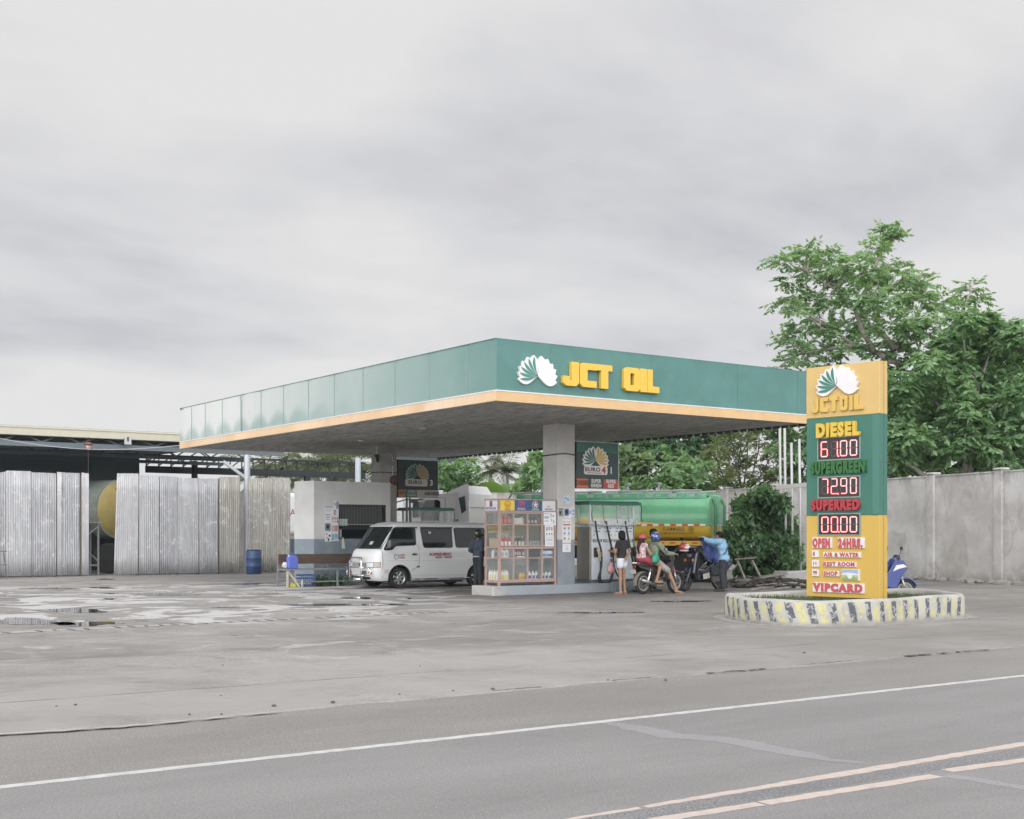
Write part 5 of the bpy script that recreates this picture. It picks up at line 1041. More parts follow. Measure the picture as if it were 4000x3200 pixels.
sm_.prism([(-.135,2.92),(.135,2.92),(.135,2.928),(-.135,2.928)], PR-nr*.135, -nr, ez, ex*.0021)
sm_.build('seam', mat('seam_dark', (.06,.06,.03), .7), py_, world=True)
slab3(.1, PW-.1, 0, zA, -PD+.05, -.06, mat('pylon_foot', (.07,.07,.06), .8), 'foot', py_)
def pp(px, py, off=0.0):
    "point of the pylon face under a pixel of the photograph"
    a = (px-2000)/FPX; r = Vector((cF+a*sF, sF-a*cF, -(py-HZ)/FPX)); o = Vector((0,0,CAM_H)); tt = (PL+nr*off-o).dot(nr)/r.dot(nr); return o+r*tt
def uvp(px, py): p = pp(px, py); return (p-PL).dot(ex), p.z
s1 = lambda x, y: uvp(3150+x/2.875, 1400+y/2.875); s2 = lambda x, y: uvp(3150+x/4.2086, 1950+y/4.2086)
P3 = lambda u, z, d=0: PL+ex*u+ez*z+nr*d
u, z = s1(345, 335); uL = s1(122, 360)[0]; uR = s1(600, 320)[0]
emblem(up_, P3((uL+uR)/2, z+.035, .006), ex, ez, nr, (uR-uL)/2*.92, .055, m_lwhite, m_lgreen, None)
# raised block letters
ltr = [('J',75,150),('C',165,262),('T',270,368),('O',388,478),('I',497,535),('L',545,655)]
ub0, zb0 = s1(80, 618); zt0 = s1(300, 428)[1]; hL = .285
zL0 = s1(100, 617)[1]
for ch, xa, xb in ltr:
    ua, ubb = s1(xa, 520)[0], s1(xb, 520)[0]; wd = {'J':.64,'C':.66,'T':.66,'O':.7,'I':.28,'L':.66}[ch]; mb = MB()
    letter(mb, ch, P3(ua, zL0, .004), ex, ez, nr, hL, (ubb-ua)/hL/wd*.96, .05); mb.build('letter', mat('letter_pale_yellow', (.60,.41,.10), .4), up_, world=True, bevel=.006)
def block(s, xa, ya, xb, yb, m_, par, depth, fn=s1, bold=.062, shear=0):
    "raised lettering fitted between two points of the face"
    ua, za = fn(xa, ya); ub, zb = fn(xb, yb); h = abs(za-zb); o = text('lettering', s, h/.70, P3((ua+ub)/2, (za+zb)/2, .0), ex, ez, m_, par, depth=depth, bold=bold, shear=shear)
    me = o.data; M = Matrix.Identity(4); p = par
    while p is not None: M = p.matrix_basis @ M; p = p.parent
    us = [(M @ v.co-PL).dot(ex) for v in me.vertices]; zs = [(M @ v.co).z for v in me.vertices]; u0, u1, q0, q1 = min(us), max(us), min(zs), max(zs)
    Mi = M.inverted()
    for v in me.vertices:
        w = M @ v.co; uu = (w-PL).dot(ex); dd = (w-PL).dot(nr); uu = ua+(uu-u0)/(u1-u0)*(ub-ua); z_ = min(za,zb)+(w.z-q0)/(q1-q0)*h; v.co = Mi @ P3(uu, z_, dd)
    return o
m_dg = mat('letter_green', (.03,.125,.035), .4); m_rd = mat('letter_red', (.36,.035,.05), .4); m_dy = mat('letter_gold', (.62,.43,.06), .42)
block('DIESEL', 128, 735, 612, 868, m_dy, mi_, .07)
block('SUPERGREEN', 66, 1165, 675, 1285, m_dg, mi_, .07)
block('SUPERRED', 72, 1590, 612, 1705, m_rd, mi_, .07)
# seven segment displays
m_scr = mat('led_screen', (.035,.03,.032), .25); m_off = mat('led_off', (.075,.06,.06), .5); m_halo = mat('led_red', (.85,.05,.07), .4, emit=.95); m_core = mat('led_core', (1.0,.50,.48), .4, emit=1.0); m_frm = mat('led_frame', (.22,.30,.27), .4)
SEG = {'0':'abcdef','1':'bc','2':'abged','6':'afgecd','7':'abc','9':'abcdfg'}
def digit(mb0, ch, u, z, w, h, sl=0.0):
    k = w*.20; g_ = k*.15
    def bar_(mi, u0, z0, u1, z1, k, d, th):
        dx, dz = u1-u0, z1-z0; l = math.hypot(dx, dz); tx, tz = dx/l, dz/l; nx, nz = -tz, tx
        pl = [(u0+tx*g_,z0+tz*g_),(u0+tx*(g_+k/2)+nx*k/2,z0+tz*(g_+k/2)+nz*k/2),(u1-tx*(g_+k/2)+nx*k/2,z1-tz*(g_+k/2)+nz*k/2),(u1-tx*g_,z1-tz*g_),(u1-tx*(g_+k/2)-nx*k/2,z1-tz*(g_+k/2)-nz*k/2),(u0+tx*(g_+k/2)-nx*k/2,z0+tz*(g_+k/2)-nz*k/2)]
        mb0.prism([(p[0]+sl*(p[1]-z), p[1]) for p in pl], P3(0,0,d), ex, ez, nr*th, mi)
    c_ = {'a':(u,z+h,u+w,z+h),'b':(u+w,z+h,u+w,z+h/2),'c':(u+w,z+h/2,u+w,z),'d':(u,z,u+w,z),'e':(u,z+h/2,u,z),'f':(u,z+h,u,z+h/2),'g':(u,z+h/2,u+w,z+h/2)}
    for s_, (a, b2, c2_, d2) in c_.items():
        if s_ in SEG[ch]: bar_(0, a, b2, c2_, d2, k, .012, .004); bar_(1, a, b2, c2_, d2, k*.55, .016, .003)
        else: bar_(2, a, b2, c2_, d2, k, .012, .002)
def led(fn, xa, ya, xb, yb, digs, xs_, yt, yb2, name):
    ua, za = fn(xa, ya); ub, zb = fn(xb, yb); f_ = .022
    fr = MB()
    for (a, b2, c_, d_) in ((ua-f_,zb-f_,ub+f_,zb),(ua-f_,za,ub+f_,za+f_),(ua-f_,zb,ua,za),(ub,zb,ub+f_,za)): fr.prism([(a,b2),(c_,b2),(c_,d_),(a,d_)], P3(0,0,0), ex, ez, nr*.02)
    r = slab3(ua, ub, zb, za, 0, .010, m_scr, 'led_display', py_); fr.build('frame', m_frm, r, world=True)
    zl = fn(xs_[0], yb2)[1]; zt = fn(xs_[0], yt)[1]; h = zt-zl
    for ch, x in zip(digs, xs_): mb = MB(); digit(mb, ch, fn(x, ya)[0], zl, WD, h); mb.build('digit', [m_halo, m_core, m_off], r, world=True)
    mb = MB(); u_ = fn(dotx, ya)[0]; mb.prism([(u_,zl-.022),(u_+.036,zl-.022),(u_+.036,zl+.014),(u_,zl+.014)], P3(0,0,.012), ex, ez, nr*.004, 0); mb.prism([(u_+.006,zl-.014),(u_+.026,zl-.014),(u_+.026,zl+.006),(u_+.006,zl+.006)], P3(0,0,.016), ex, ez, nr*.003, 1); mb.build('decimal_point', [m_halo, m_core], r, world=True)
WD = s1(240,1000)[0]-s1(172,1000)[0]; dotx = 356
led(s1, 138, 905, 600, 1120, '6100', (172,284,388,498), 942, 1106, 'a')
WD = s1(245,1450)[0]-s1(182,1450)[0]; dotx = 352
led(s1, 142, 1345, 600, 1550, '7290', (182,284,392,500), 1358, 1524, 'b')
WD = s2(360,400)[0]-s2(260,400)[0]; dotx = 528
led(s2, 208, 254, 880, 582, '0000', (262,418,572,728), 298, 538, 'c')
# small white plates on the lower panel
m_plate = mat('plate_white', (.66,.65,.66), .45, var=.05, dirt=(.5,.48,.46), ds=6, dirtamt=.4); m_rl = mat('plate_red', (.45,.085,.095), .5)
def plate(x0, y0, x1, y1, s=None, tx=None, bold=.03, m_=m_plate, d=.03):
    ua, za = s2(x0, y0); ub, zb = s2(x1, y1); o = slab3(ua, ub, zb, za, .0, d, m_, 'plate', lo)
    if s: 
        t0 = block(s, *tx, m_rl, o, .006, s2, bold)
        M = Matrix.Identity(4); p = t0
        mv = nr*d
        for v in t0.data.vertices: v.co = v.co+mv
    return o
plate(112, 630, 432, 803, 'OPEN', (116,638,404,802), .085); plate(532, 632, 962, 806, '24HRS.', (536,640,940,805), .085)
plate(292, 868, 905, 962, 'AIR & WATER', (300,874,880,956), .05); plate(296, 1024, 828, 1115, 'REST ROOM', (298,1028,806,1110), .05); plate(292, 1178, 552, 1270, 'SHOP', (298,1182,528,1264), .05)
plate(116, 1366, 960, 1552, 'VIPCARD', (118,1372,940,1545), .085)
for (x0, y0, x1, y1, k) in ((104,842,212,955,0),(104,998,214,1110,1),(106,1154,214,1266,2)):
    o = plate(x0, y0, x1, y1); ic = MB(); uc, zc = s2(x0+(40 if k == 0 else 50), (y0+y1)/2)
    if k == 0: ic.prism([(.03*math.cos(a),.045*math.sin(a)) for a in [1.2+i*.35 for i in range(12)]]+[(.012,-.0)], P3(uc,zc,.03), ex, ez, nr*.004)
    elif k == 1:
        for dx in (-.025,.025): ic.prism([(dx-.008,-.03),(dx+.008,-.03),(dx+.014,.012),(dx-.014,.012)], P3(uc,zc,.03), ex, ez, nr*.004); ic.prism([(dx+.009*math.cos(a),.026+.009*math.sin(a)) for a in [i*.8 for i in range(8)]], P3(uc,zc,.03), ex, ez, nr*.004)
    else:
        ic.prism([(-.05,.0),(.05,.0),(.04,.035),(-.04,.035)], P3(uc,zc,.03), ex, ez, nr*.004)
        for dx in (-.035,0,.025): ic.prism([(dx,-.035),(dx+.012,-.035),(dx+.012,-.004),(dx,-.004)], P3(uc,zc,.03), ex, ez, nr*.004)
    ic.build('icon', m_rl, o, world=True)
o = plate(594, 1152, 886, 1342); ua, za = s2(597, 1158); ub, zb = s2(862, 1338); H_ = za-zb; W_ = ub-ua
def pic(pts, m_, d): MB().prism([(ua+W_*a, zb+H_*b2) for a, b2 in pts], P3(0,0,.03+d), ex, ez, nr*.001).build('picture', m_, o, world=True)
pic([(0,.56),(1,.56),(1,1),(0,1)], mat('pic_sky', (.30,.38,.58), .5), 0); pic([(0,.50),(0,.64),(.35,.74),(.7,.70),(1,.6),(1,.5)], mat('pic_cloud', (.62,.63,.66), .5), .0012)
pic([(0,0),(1,0),(1,.56),(0,.56)], mat('pic_field', (.42,.44,.20), .5), .0006); pic([(0,.18),(.4,.44),(.6,.44),(1,.2),(1,0),(0,0)], mat('pic_grass', (.22,.34,.12), .5), .0018)
pic([(0,.2),(.34,.47),(.4,.47),(.1,.16)], mat('pic_road', (.36,.33,.26), .5), .0024); pic([(.5+.16*math.cos(a*.35), .42+.28*math.sin(a*.35)) for a in range(18)], m_lbw, .003)
# ------------------------------------------------------------------ planter island with hazard stripes
base = [(17.25,17.41),(16.98,16.98),(16.66,16.43),(16.46,15.86),(16.42,15.30),(16.70,14.80),(17.2,14.52),(17.76,14.42),(18.6,14.48),(19.39,14.58),(20.2,14.66),(20.87,14.75),(21.10,14.86),(21.3,15.1),(21.7,15.5),(22.2,16.3),(22.25,16.9),(22.0,17.4),(21.0,17.62),(19.6,17.68),(18.4,17.75),(17.7,17.72)]
def smooth_loop(P, k=6):
    out_ = []; n = len(P)
    for i in range(n):
        a, b2, c_, d_ = [Vector((*P[(i+j) % n],0)) for j in (-1,0,1,2)]
        for j in range(k):
            u = j/k; out_.append(.5*((2*b2)+(c_-a)*u+(2*a-5*b2+4*c_-d_)*u*u+(3*b2-a-3*c_+d_)*u**3))
    return out_
lp_ = smooth_loop(base); n = len(lp_)
def inset(P, d):
    out_ = []; n = len(P)
    for i in range(n):
        t_ = (P[(i+1) % n]-P[i-1]).normalized(); out_.append(P[i]+Vector((-t_.y,t_.x,0))*d)
    return out_
area = sum(lp_[i].x*lp_[(i+1) % n].y-lp_[(i+1) % n].x*lp_[i].y for i in range(n)); sg = 1 if area > 0 else -1
prof = [(0,-.02),(.0,.02),(.012,.38),(.035,.425),(.06,.44),(.14,.44),(.17,.425),(.185,.38),(.19,.22)]
rings = []
for off, z_ in prof: rings.append([p+Vector((0,0,z_+.008*math.sin(i*.35))) for i, p in enumerate(inset(lp_, off*sg))])
m_pl, t, b = tree_of('planter_paint'); m_pl_tree = t
uvn = nd(t, 'ShaderNodeUVMap'); us = nd(t, 'ShaderNodeSeparateXYZ'); t.links.new(uvn.outputs[0], us.inputs[0]); c = t.nodes.new('ShaderNodeTexCoord').outputs['Object']
U, Vv = us.outputs[0], us.outputs[1]
jit = mth(t, 'MULTIPLY', mth(t, 'SUBTRACT', noise(t, c, 11, 5, .7), .5), .05)
ph = mth(t, 'FRACT', mth(t, 'DIVIDE', mth(t, 'ADD', mth(t, 'ADD', U, jit), mth(t, 'MULTIPLY', Vv, mapr(t, U, 1.5, 7.0, .42, -.16, False))), .365))
blk = mth(t, 'MULTIPLY', mapr(t, ph, .0, .03), mapr(t, ph, .40, .36)); yel = mth(t, 'MULTIPLY', mapr(t, ph, .50, .53), mapr(t, ph, .92, .88))
chip = mapr(t, noise(t, c, 9, 10, .78, None, .4), .45, .50); chip2 = mapr(t, noise(t, c, 7, 9, .75, None, .4, (4,4,4)), .46, .53); chipw = mapr(t, noise(t, c, 6, 9, .75, None, .3, (8,1,2)), .56, .64)
col = mixc(t, mapr(t, noise(t, c, 2, 6, .6), .35, .65), (.33,.325,.31), (.43,.425,.41)); col = mixc(t, mth(t, 'MULTIPLY', chipw, .75), col, (.36,.34,.31))
lim = mth(t, 'MULTIPLY', mapr(t, Vv, .405, .39), mapr(t, Vv, .03, .06))
col = mixc(t, mth(t, 'MULTIPLY', mth(t, 'MULTIPLY', yel, chip2), mth(t, 'MULTIPLY', lim, .85)), col, (.50,.46,.17)); col = mixc(t, mth(t, 'MULTIPLY', mth(t, 'MULTIPLY', blk, chip), mth(t, 'MULTIPLY', lim, .92)), col, (.055,.065,.075))
low_ = mth(t, 'MULTIPLY', mapr(t, Vv, .11, .0), mapr(t, noise(t, c, 3, 7, .7), .35, .6, .25, .9)); col = mixc(t, low_, col, (.235,.22,.205))
t.links.new(col, b.inputs['Base Color']); b.inputs['Roughness'].default_value = .75
bp = nd(t, 'ShaderNodeBump', i_Strength=.35, i_Distance=.02); t.links.new(noise(t, c, 14, 7, .7), bp.inputs['Height']); t.links.new(bp.outputs[0], b.inputs['Normal'])
pt_ = thing('planter', 'rounded low concrete planter with chipped black and yellow stripes under the price pylon', 'planter', (19.3,16.2,0))
mb = MB(); mb.loft(rings, cap=False); kb = mb.build('kerb', m_pl, pt_, world=True)
uvl = kb.data.uv_layers.new(name='UVMap'); acc = [0]
for i in range(n): acc.append(acc[-1]+(lp_[(i+1) % n]-lp_[i]).length)
for poly in kb.data.polygons:
    idx = [kb.data.loops[li].vertex_index for li in poly.loop_indices]; cols_ = [v % n for v in idx]; wrap = max(cols_) == n-1 and min(cols_) == 0
    for li, vi in zip(poly.loop_indices, idx):
        k_ = vi % n; r_ = vi//n; uvl.data[li].uv = (acc[n] if (wrap and k_ == 0) else acc[k_], prof[r_][1] if r_ < 6 else .44)
autosmooth(kb, 50)
MB().add([tuple(p+Vector((0,0,.30+.03*math.sin(i*.7)))) for i, p in enumerate(inset(lp_, .185*sg))], [tuple(range(n))]).build('soil', mat('planter_soil', (.13,.115,.085), .95, var=.3, vs=6, dirt=(.10,.14,.05), ds=4, dirtamt=.7), pt_, world=True)
strip('cement_skirt', [(p.x,p.y) for p in inset(lp_, -.11*sg)]+[(inset(lp_, -.11*sg)[0].x, inset(lp_, -.11*sg)[0].y)], .24, .003, mat('cement_skirt', (.30,.285,.275), .85, var=.2, vs=4), .03, .2)
# grass in the planter
poly_in = inset(lp_, .24*sg)
def inside(x, y, P):
    r_ = False; j = len(P)-1
    for i in range(len(P)):
        if (P[i].y > y) != (P[j].y > y) and x < (P[j].x-P[i].x)*(y-P[i].y)/(P[j].y-P[i].y)+P[i].x: r_ = not r_
        j = i
    return r_
vs = []; fs = []; cnt = 0; rb = random.Random(9)
while cnt < 9000:
    x, y = rb.uniform(16.4,22.3), rb.uniform(14.4,17.8)
    if not inside(x, y, poly_in): continue
    if rb.random() < .45+.4*math.sin(x*3.1+y*2)*math.sin(y*3.7): cnt += 1; continue
    h = rb.uniform(.02,.10)*(1.0+.5*math.sin(x*2.2)); a = rb.uniform(0,6.28); w_ = rb.uniform(.006,.014); lx, ly = rb.uniform(-.06,.06), rb.uniform(-.06,.06); k = len(vs)
    vs += [(x-w_*math.cos(a),y-w_*math.sin(a),.30),(x+w_*math.cos(a),y+w_*math.sin(a),.30),(x+lx,y+ly,.32+h)]; fs.append((k,k+1,k+2)); cnt += 1
tag(MB().add(vs, fs).build('grass', mat('planter_grass', (.075,.105,.04), .85, var=.5, vs=5)), 'short patchy grass and weeds growing inside the striped planter', 'grass', kind='stuff')
# ------------------------------------------------------------------ white van
m_van = mat('van_white', (.66,.67,.68), .22, var=.02, vs=1.5, coat=.5, dirt=(.55,.55,.54), dirtamt=.2)
m_seal2 = mat('window_seal', (.015,.016,.018), .5); m_lamp = mat('lamp_glass', (.62,.64,.65), .1, spec=.7); m_amber = mat('lamp_amber', (.45,.14,.05), .2); m_under = mat('underbody', (.02,.021,.022), .8)
m_plas = mat('grey_plastic', (.12,.125,.13), .6); m_alloy = mat('alloy', (.42,.43,.44), .35, .8)
def lerp_tab(tab, z):
    if z <= tab[0][0]: return tab[0][1]
    for (a, va), (b2, vb) in zip(tab[:-1], tab[1:]):
        if z <= b2: return va+(vb-va)*(z-a)/(b2-a)
    return tab[-1][1]
XF = [(.22,.10),(.30,.03),(.42,.0),(.62,.0),(.78,.015),(.98,.05),(1.10,.11),(1.15,.16),(1.84,.62),(1.92,.80),(1.965,1.05)]
XR = [(.22,4.55),(.34,4.64),(1.0,4.65),(1.8,4.55),(1.92,4.45),(1.965,4.25)]
WW = [(.22,.79),(.30,.825),(.42,.845),(.80,.85),(.83,.846),(1.10,.84),(1.80,.752),(1.87,.725),(1.92,.66),(1.965,.45)]
RF = [(.2,.42),(1.1,.42),(1.84,.40),(2,.4)]
def vx(y, z): w = lerp_tab(WW, z); q = min(1, abs(y)/w); return lerp_tab(XF, z)+lerp_tab(RF, z)*(1-(1-q**3.4)**(1/3.4))
van = thing('passenger_van', 'white passenger van with chrome bull bar parked under the canopy', 'van', (18.0,33.245,0))
rings = []
for z in (.22,.26,.30,.36,.42,.52,.62,.70,.78,.815,.83,.90,.98,1.05,1.10,1.15,1.30,1.5,1.7,1.80,1.84,1.87,1.90,1.92,1.945,1.965):
    w, xf, xr, rf = lerp_tab(WW, z), lerp_tab(XF, z), lerp_tab(XR, z), lerp_tab(RF, z); r = []
    for i in range(25):
        a = rad(-90+180*i/24); s_, c_ = math.sin(a), math.cos(a); e_ = 2/3.4
        r.append((xf+rf*(1-abs(c_)**e_), w*math.copysign(abs(s_)**e_, s_), z))
    for i in range(1, 12): r.append((xf+rf+(xr-.22-xf-rf)*i/12, w, z))
    for i in range(13):
        a = rad(90-180*i/12); s_, c_ = math.sin(a), math.cos(a); r.append((xr-.22+.22*abs(c_)**.55, w*math.copysign(abs(s_)**.55, s_), z))
    for i in range(1, 12): r.append((xr-.22+(xf+rf-xr+.22)*i/12, -w, z))
    rings.append([V(*p) for p in r])
body = MB().loft(rings).build('body', m_van, van)
for x in (.88, 3.62):
    for sgn in (-1, 1):
        pf_ = [(x+.365*math.cos(q), .31+.365*math.sin(q)) for q in [math.pi*i/20 for i in range(21)]]+[(x-.365,-.2),(x+.365,-.2)]
        co = MB().prism(pf_, (0,sgn*.55,0), (1,0,0), (0,0,1), (0,sgn*.6,0)).build('cutter', m_under, van); bo = body.modifiers.new('arch', 'BOOLEAN'); bo.operation = 'DIFFERENCE'; bo.object = co; bo.solver = 'EXACT'; bpy.context.view_layer.update(); baked(body); bpy.data.objects.remove(co)
body.data.materials.clear(); body.data.materials.append(m_van); body.data.materials.append(m_under)
for pg in body.data.polygons:
    k_ = pg.center; pg.material_index = int(abs(k_.y) < .815 and min(math.hypot(k_.x-.88, k_.z-.31), math.hypot(k_.x-3.62, k_.z-.31)) < .38 and k_.z > .2)
autosmooth(body, 28)
wl_ = MB()
for x in (.88, 3.62):
    for sgn in (-1, 1):
        pts = [(x+.372*math.cos(a), sgn*.842, .31+.372*math.sin(a)) for a in [rad(-14+208*i/20) for i in range(21)]]; wl_.tube(pts, .016, 6)
wl_.build('wheel_arch', m_seal2, van, smooth=True)
MB().box(.3,-.7,.2,4.4,.7,.34).box(1.4,-.8,.15,3.1,-.7,.22).build('underbody', m_under, van)
def side_patch(name, poly, m_, eps=.004, th=.008, par=van, sgn=-1):
    mb = MB(); n = len(poly); vs = [(x, sgn*(lerp_tab(WW, z)+eps), z) for x, z in poly]+[(x, sgn*(lerp_tab(WW, z)-th), z) for x, z in poly]
    mb.add(vs, [tuple(range(n)), tuple(range(n, 2*n))[::-1]]+[(i, (i+1) % n, n+(i+1) % n, n+i) for i in range(n)]); return mb.build(name, m_, par)
def rpoly(pts, r=.05, k=4):
    out_ = []; n = len(pts)
    for i in range(n):
        p, a, b2 = Vector(pts[i]), Vector(pts[i-1]), Vector(pts[(i+1) % n]); da, db = (a-p), (b2-p); ra = min(r, da.length*.45, db.length*.45); s0, s1_ = p+da.normalized()*ra, p+db.normalized()*ra
        for j in range(k+1): q = j/k; out_.append(tuple((s0*(1-q)+p*q)*(1-q)+(p*(1-q)+s1_*q)*q))
    return out_
def grow(pts, d):
    c_ = Vector((sum(p[0] for p in pts)/len(pts), sum(p[1] for p in pts)/len(pts))); o_ = []
    n = len(pts); ar = sum(pts[i][0]*pts[(i+1) % n][1]-pts[(i+1) % n][0]*pts[i][1] for i in range(n)); sg_ = 1 if ar > 0 else -1
    for i in range(n):
        t_ = (Vector(pts[(i+1) % n])-Vector(pts[i-1])).normalized(); o_.append((pts[i][0]+t_.y*d*sg_, pts[i][1]-t_.x*d*sg_))
    return o_
for sgn in (-1, 1):
    for nm, poly in (('door_window', [(.36,1.13),(.62,1.14),(.76,1.255),(1.44,1.275),(1.44,1.775),(.745,1.775)]), ('side_window', [(1.72,1.20),(2.72,1.20),(2.72,1.775),(1.64,1.775)]), ('side_window', [(2.86,1.20),(3.9,1.20),(3.92,1.765),(2.82,1.765)]), ('side_window', [(4.02,1.21),(4.36,1.22),(4.30,1.75),(4.0,1.75)])):
        pr = rpoly(poly, .06); f = side_patch(nm, grow(pr, .022), m_seal2, .003, .01, van, sgn); side_patch('pane', pr, dark_glass, .007, .002, f, sgn)
MB().box(.78,-.80,1.765,1.5,-.772,1.80).build('rain_visor', m_seal2, van); MB().box(1.62,-.80,1.765,2.74,-.772,1.80).build('rain_visor', m_seal2, van)
def line_s(pts, m_, name, r=.005): 
    mb = MB(); mb.tube([(x, -(lerp_tab(WW, z)+.001), z) for x, z in pts], r, 5); return mb.build(name, m_, van)
line_s([(.30,1.10),(.31,.80),(.31,.32)], m_seal2, 'door_seam'); line_s([(1.46,1.275),(1.52,1.24),(1.55,1.16),(1.55,.72),(1.5,.64),(1.27,.50)], m_seal2, 'door_seam')
line_s([(.45,.812),(1.53,.812)], mat('crease', (.3,.31,.32), .5), 'body_crease', .004); line_s([(1.57,.812),(4.4,.812)], mat('crease', (.3,.31,.32), .5), 'body_crease', .004)
line_s([(1.30,.37),(3.2,.37)], mat('crease', (.3,.31,.32), .5), 'body_crease', .004)
MB().box(1.30,-.868,.97,1.46,-.845,1.02).build('door_handle', black_plastic, van, bevel=.01); MB().box(1.46,-.857,.60,1.56,-.846,.655).build('fuel_mark', m_plas, van)
MB().box(1.4,-.83,.245,4.3,-.815,.27).build('sill', m_under, van)
st_ = MB(); st_.box(1.55,-.86,.225,1.72,-.82,.25).box(2.2,-.86,.235,2.62,-.82,.26).box(3.15,-.86,.26,3.32,-.82,.285); st_.build('step_strip', mat('strip_pale', (.5,.5,.5), .5), van)
def front_patch(name, y0, y1, z0, z1, m_, eps, par=van, ny=16, nz=4, taper=0.0):
    vs = []; fs = []
    for j in range(nz+1):
        z = z0+(z1-z0)*j/nz
        for i in range(ny+1):
            y = (y0+(y1-y0)*i/ny)*(1-taper*j/nz); y = max(-lerp_tab(WW, z)*.999, min(lerp_tab(WW, z)*.999, y)); vs.append((vx(y,z)-eps, y-(eps if abs(y) > lerp_tab(WW, z)*.97 else 0)*(1 if y > 0 else -1)*-1, z))
            if i and j: k = j*(ny+1)+i; fs.append((k,k-1,k-ny-2,k-ny-1))
    o = MB().add(vs, fs).build(name, m_, par, smooth=True); return o
wsf = front_patch('windscreen', -.765, .765, 1.155, 1.845, m_seal2, .004, taper=.045); front_patch('pane', -.73, .73, 1.185, 1.81, dark_glass, .009, wsf, taper=.045)
front_patch('grille_panel', -.42, .42, .625, .765, mat('grille_pale', (.5,.51,.52), .4), .006)
for i in range(4): front_patch('grille_slot', -.40, .40, .643+i*.03, .656+i*.03, m_seal2, .010, nz=1)
MB().obox((-.02,-.06,.70), (.02,.10,.09)).build('badge', m_plas, van, bevel=.02)
for sgn in (-1, 1):
    h_ = front_patch('headlight', sgn*.42, sgn*.835, .615, .77, m_seal2, .005, ny=14); front_patch('lens', sgn*.435, sgn*.70, .628, .758, m_lamp, .010, h_, ny=10); front_patch('indicator', sgn*.71, sgn*.832, .628, .758, mat('lamp_clear', (.45,.36,.30), .15), .009, h_, ny=8)
    front_patch('bumper_lamp', sgn*.50, sgn*.66, .43, .49, m_amber, .010, ny=6)
front_patch('bumper_slot', -.42, .42, .41, .515, m_seal2, .006, nz=2); 
for i in range(2): front_patch('bumper_bar', -.41, .41, .44+i*.035, .452+i*.035, mat('grille_pale', (.5,.51,.52), .4), .010, nz=1)
front_patch('bumper_intake', -.55, .55, .27, .34, m_seal2, .006, nz=2)
front_patch('bumper_seam', -.80, .80, .592, .602, mat('crease', (.3,.31,.32), .5), .004, nz=1)
bb = MB(); x_ = -.13
bb.tube([(.04,-.36,.24),(x_,-.36,.30),(x_,-.36,.78),(x_+.04,-.30,.88),(x_+.05,-.2,.9),(x_+.05,.2,.9),(x_+.04,.30,.88),(x_,.36,.78),(x_,.36,.30),(.04,.36,.24)], .026, 8)
for z in (.62,.38): 
    bb.tube([(x_+.01,-.5,z),(x_,0,z),(x_+.01,.5,z)], .022, 8)
for sgn in (-1, 1): bb.tube([(x_+.01,sgn*.5,.62),(x_+.06,sgn*.66,.60),(x_+.12,sgn*.74,.5),(x_+.06,sgn*.66,.40),(x_+.01,sgn*.5,.38)], .022, 8)
bb.tube([(x_-.01,-.32,.26),(x_-.01,.32,.26)], .055, 8)
bb.build('bull_bar', chrome, van, smooth=True)
MB().box(x_+.03,-.26,.40,x_+.045,.26,.53).build('number_plate', mat('plate_dimwhite', (.45,.45,.44), .5), van, bevel=.004)
for sgn in (-.38, .12):
    w_ = MB(); w_.bar((vx(sgn,1.17)-.02,sgn,1.165),(vx(sgn-.32,1.19)-.03,sgn-.40,1.20),.018,.014); w_.bar((vx(sgn-.1,1.2)-.03,sgn-.12,1.215),(vx(sgn-.3,1.2)-.035,sgn-.46,1.18),.014,.02); w_.build('wiper', black_plastic, van)
mr = MB(); mr.ell((.45,-1.0,1.30), (.05,.09,.13)); mr.bar((.42,-.8,1.16),(.44,-.95,1.22),.03,.03); mr.build('wing_mirror', m_plas, van, smooth=True)
MB().bar((.56,-.735,1.66),(.66,-.73,1.80),.03,.06,up=(0,1,0)).build('pillar_vent', m_seal2, van)
o = MB().obox((vx(-.2,1.32)-.012,-.25,1.33), (.004,.19,.11), (0,.58,0)).build('windscreen_sticker', mat('sticker_pale', (.42,.48,.44), .5), van)
m_vr = mat('van_red', (.28,.045,.05), .5)
text('lettering', 'IN EXPRESS SERVICE', .125, (2.27,-.8545,.985), (1,0,0), (0,0,1), m_vr, van, xs=.62, shear=.35, bold=.02, world=False); text('lettering', 'BUHI - NAGA', .095, (2.40,-.8545,.895), (1,0,0), (0,0,1), m_vr, van, xs=.95, bold=.02, world=False)
MB().torus((.76,-.852,.93),(0,1,0),.075,.008,22,5).obox((.76,-.852,.94),(.05,.004,.012),(0,.5,0)).build('logo', mat('logo_grey', (.2,.21,.23), .5), van)
text('lettering', 'SAFETY', .075, (.95,-.8545,.965), (1,0,0), (0,0,1), m_vr, van, xs=.75, world=False); text('lettering', 'DRIVER', .075, (.95,-.8545,.895), (1,0,0), (0,0,1), m_vr, van, xs=.75, world=False)
MB().box(.36,-.851,.44,.52,-.846,.56).build('sticker', mat('sticker_faint', (.52,.46,.44), .5), van)
sp_ = MB().box(1.88,-.815,1.60,1.97,-.806,1.67).build('window_sticker', mat('sticker_pale', (.42,.48,.44), .5), van)
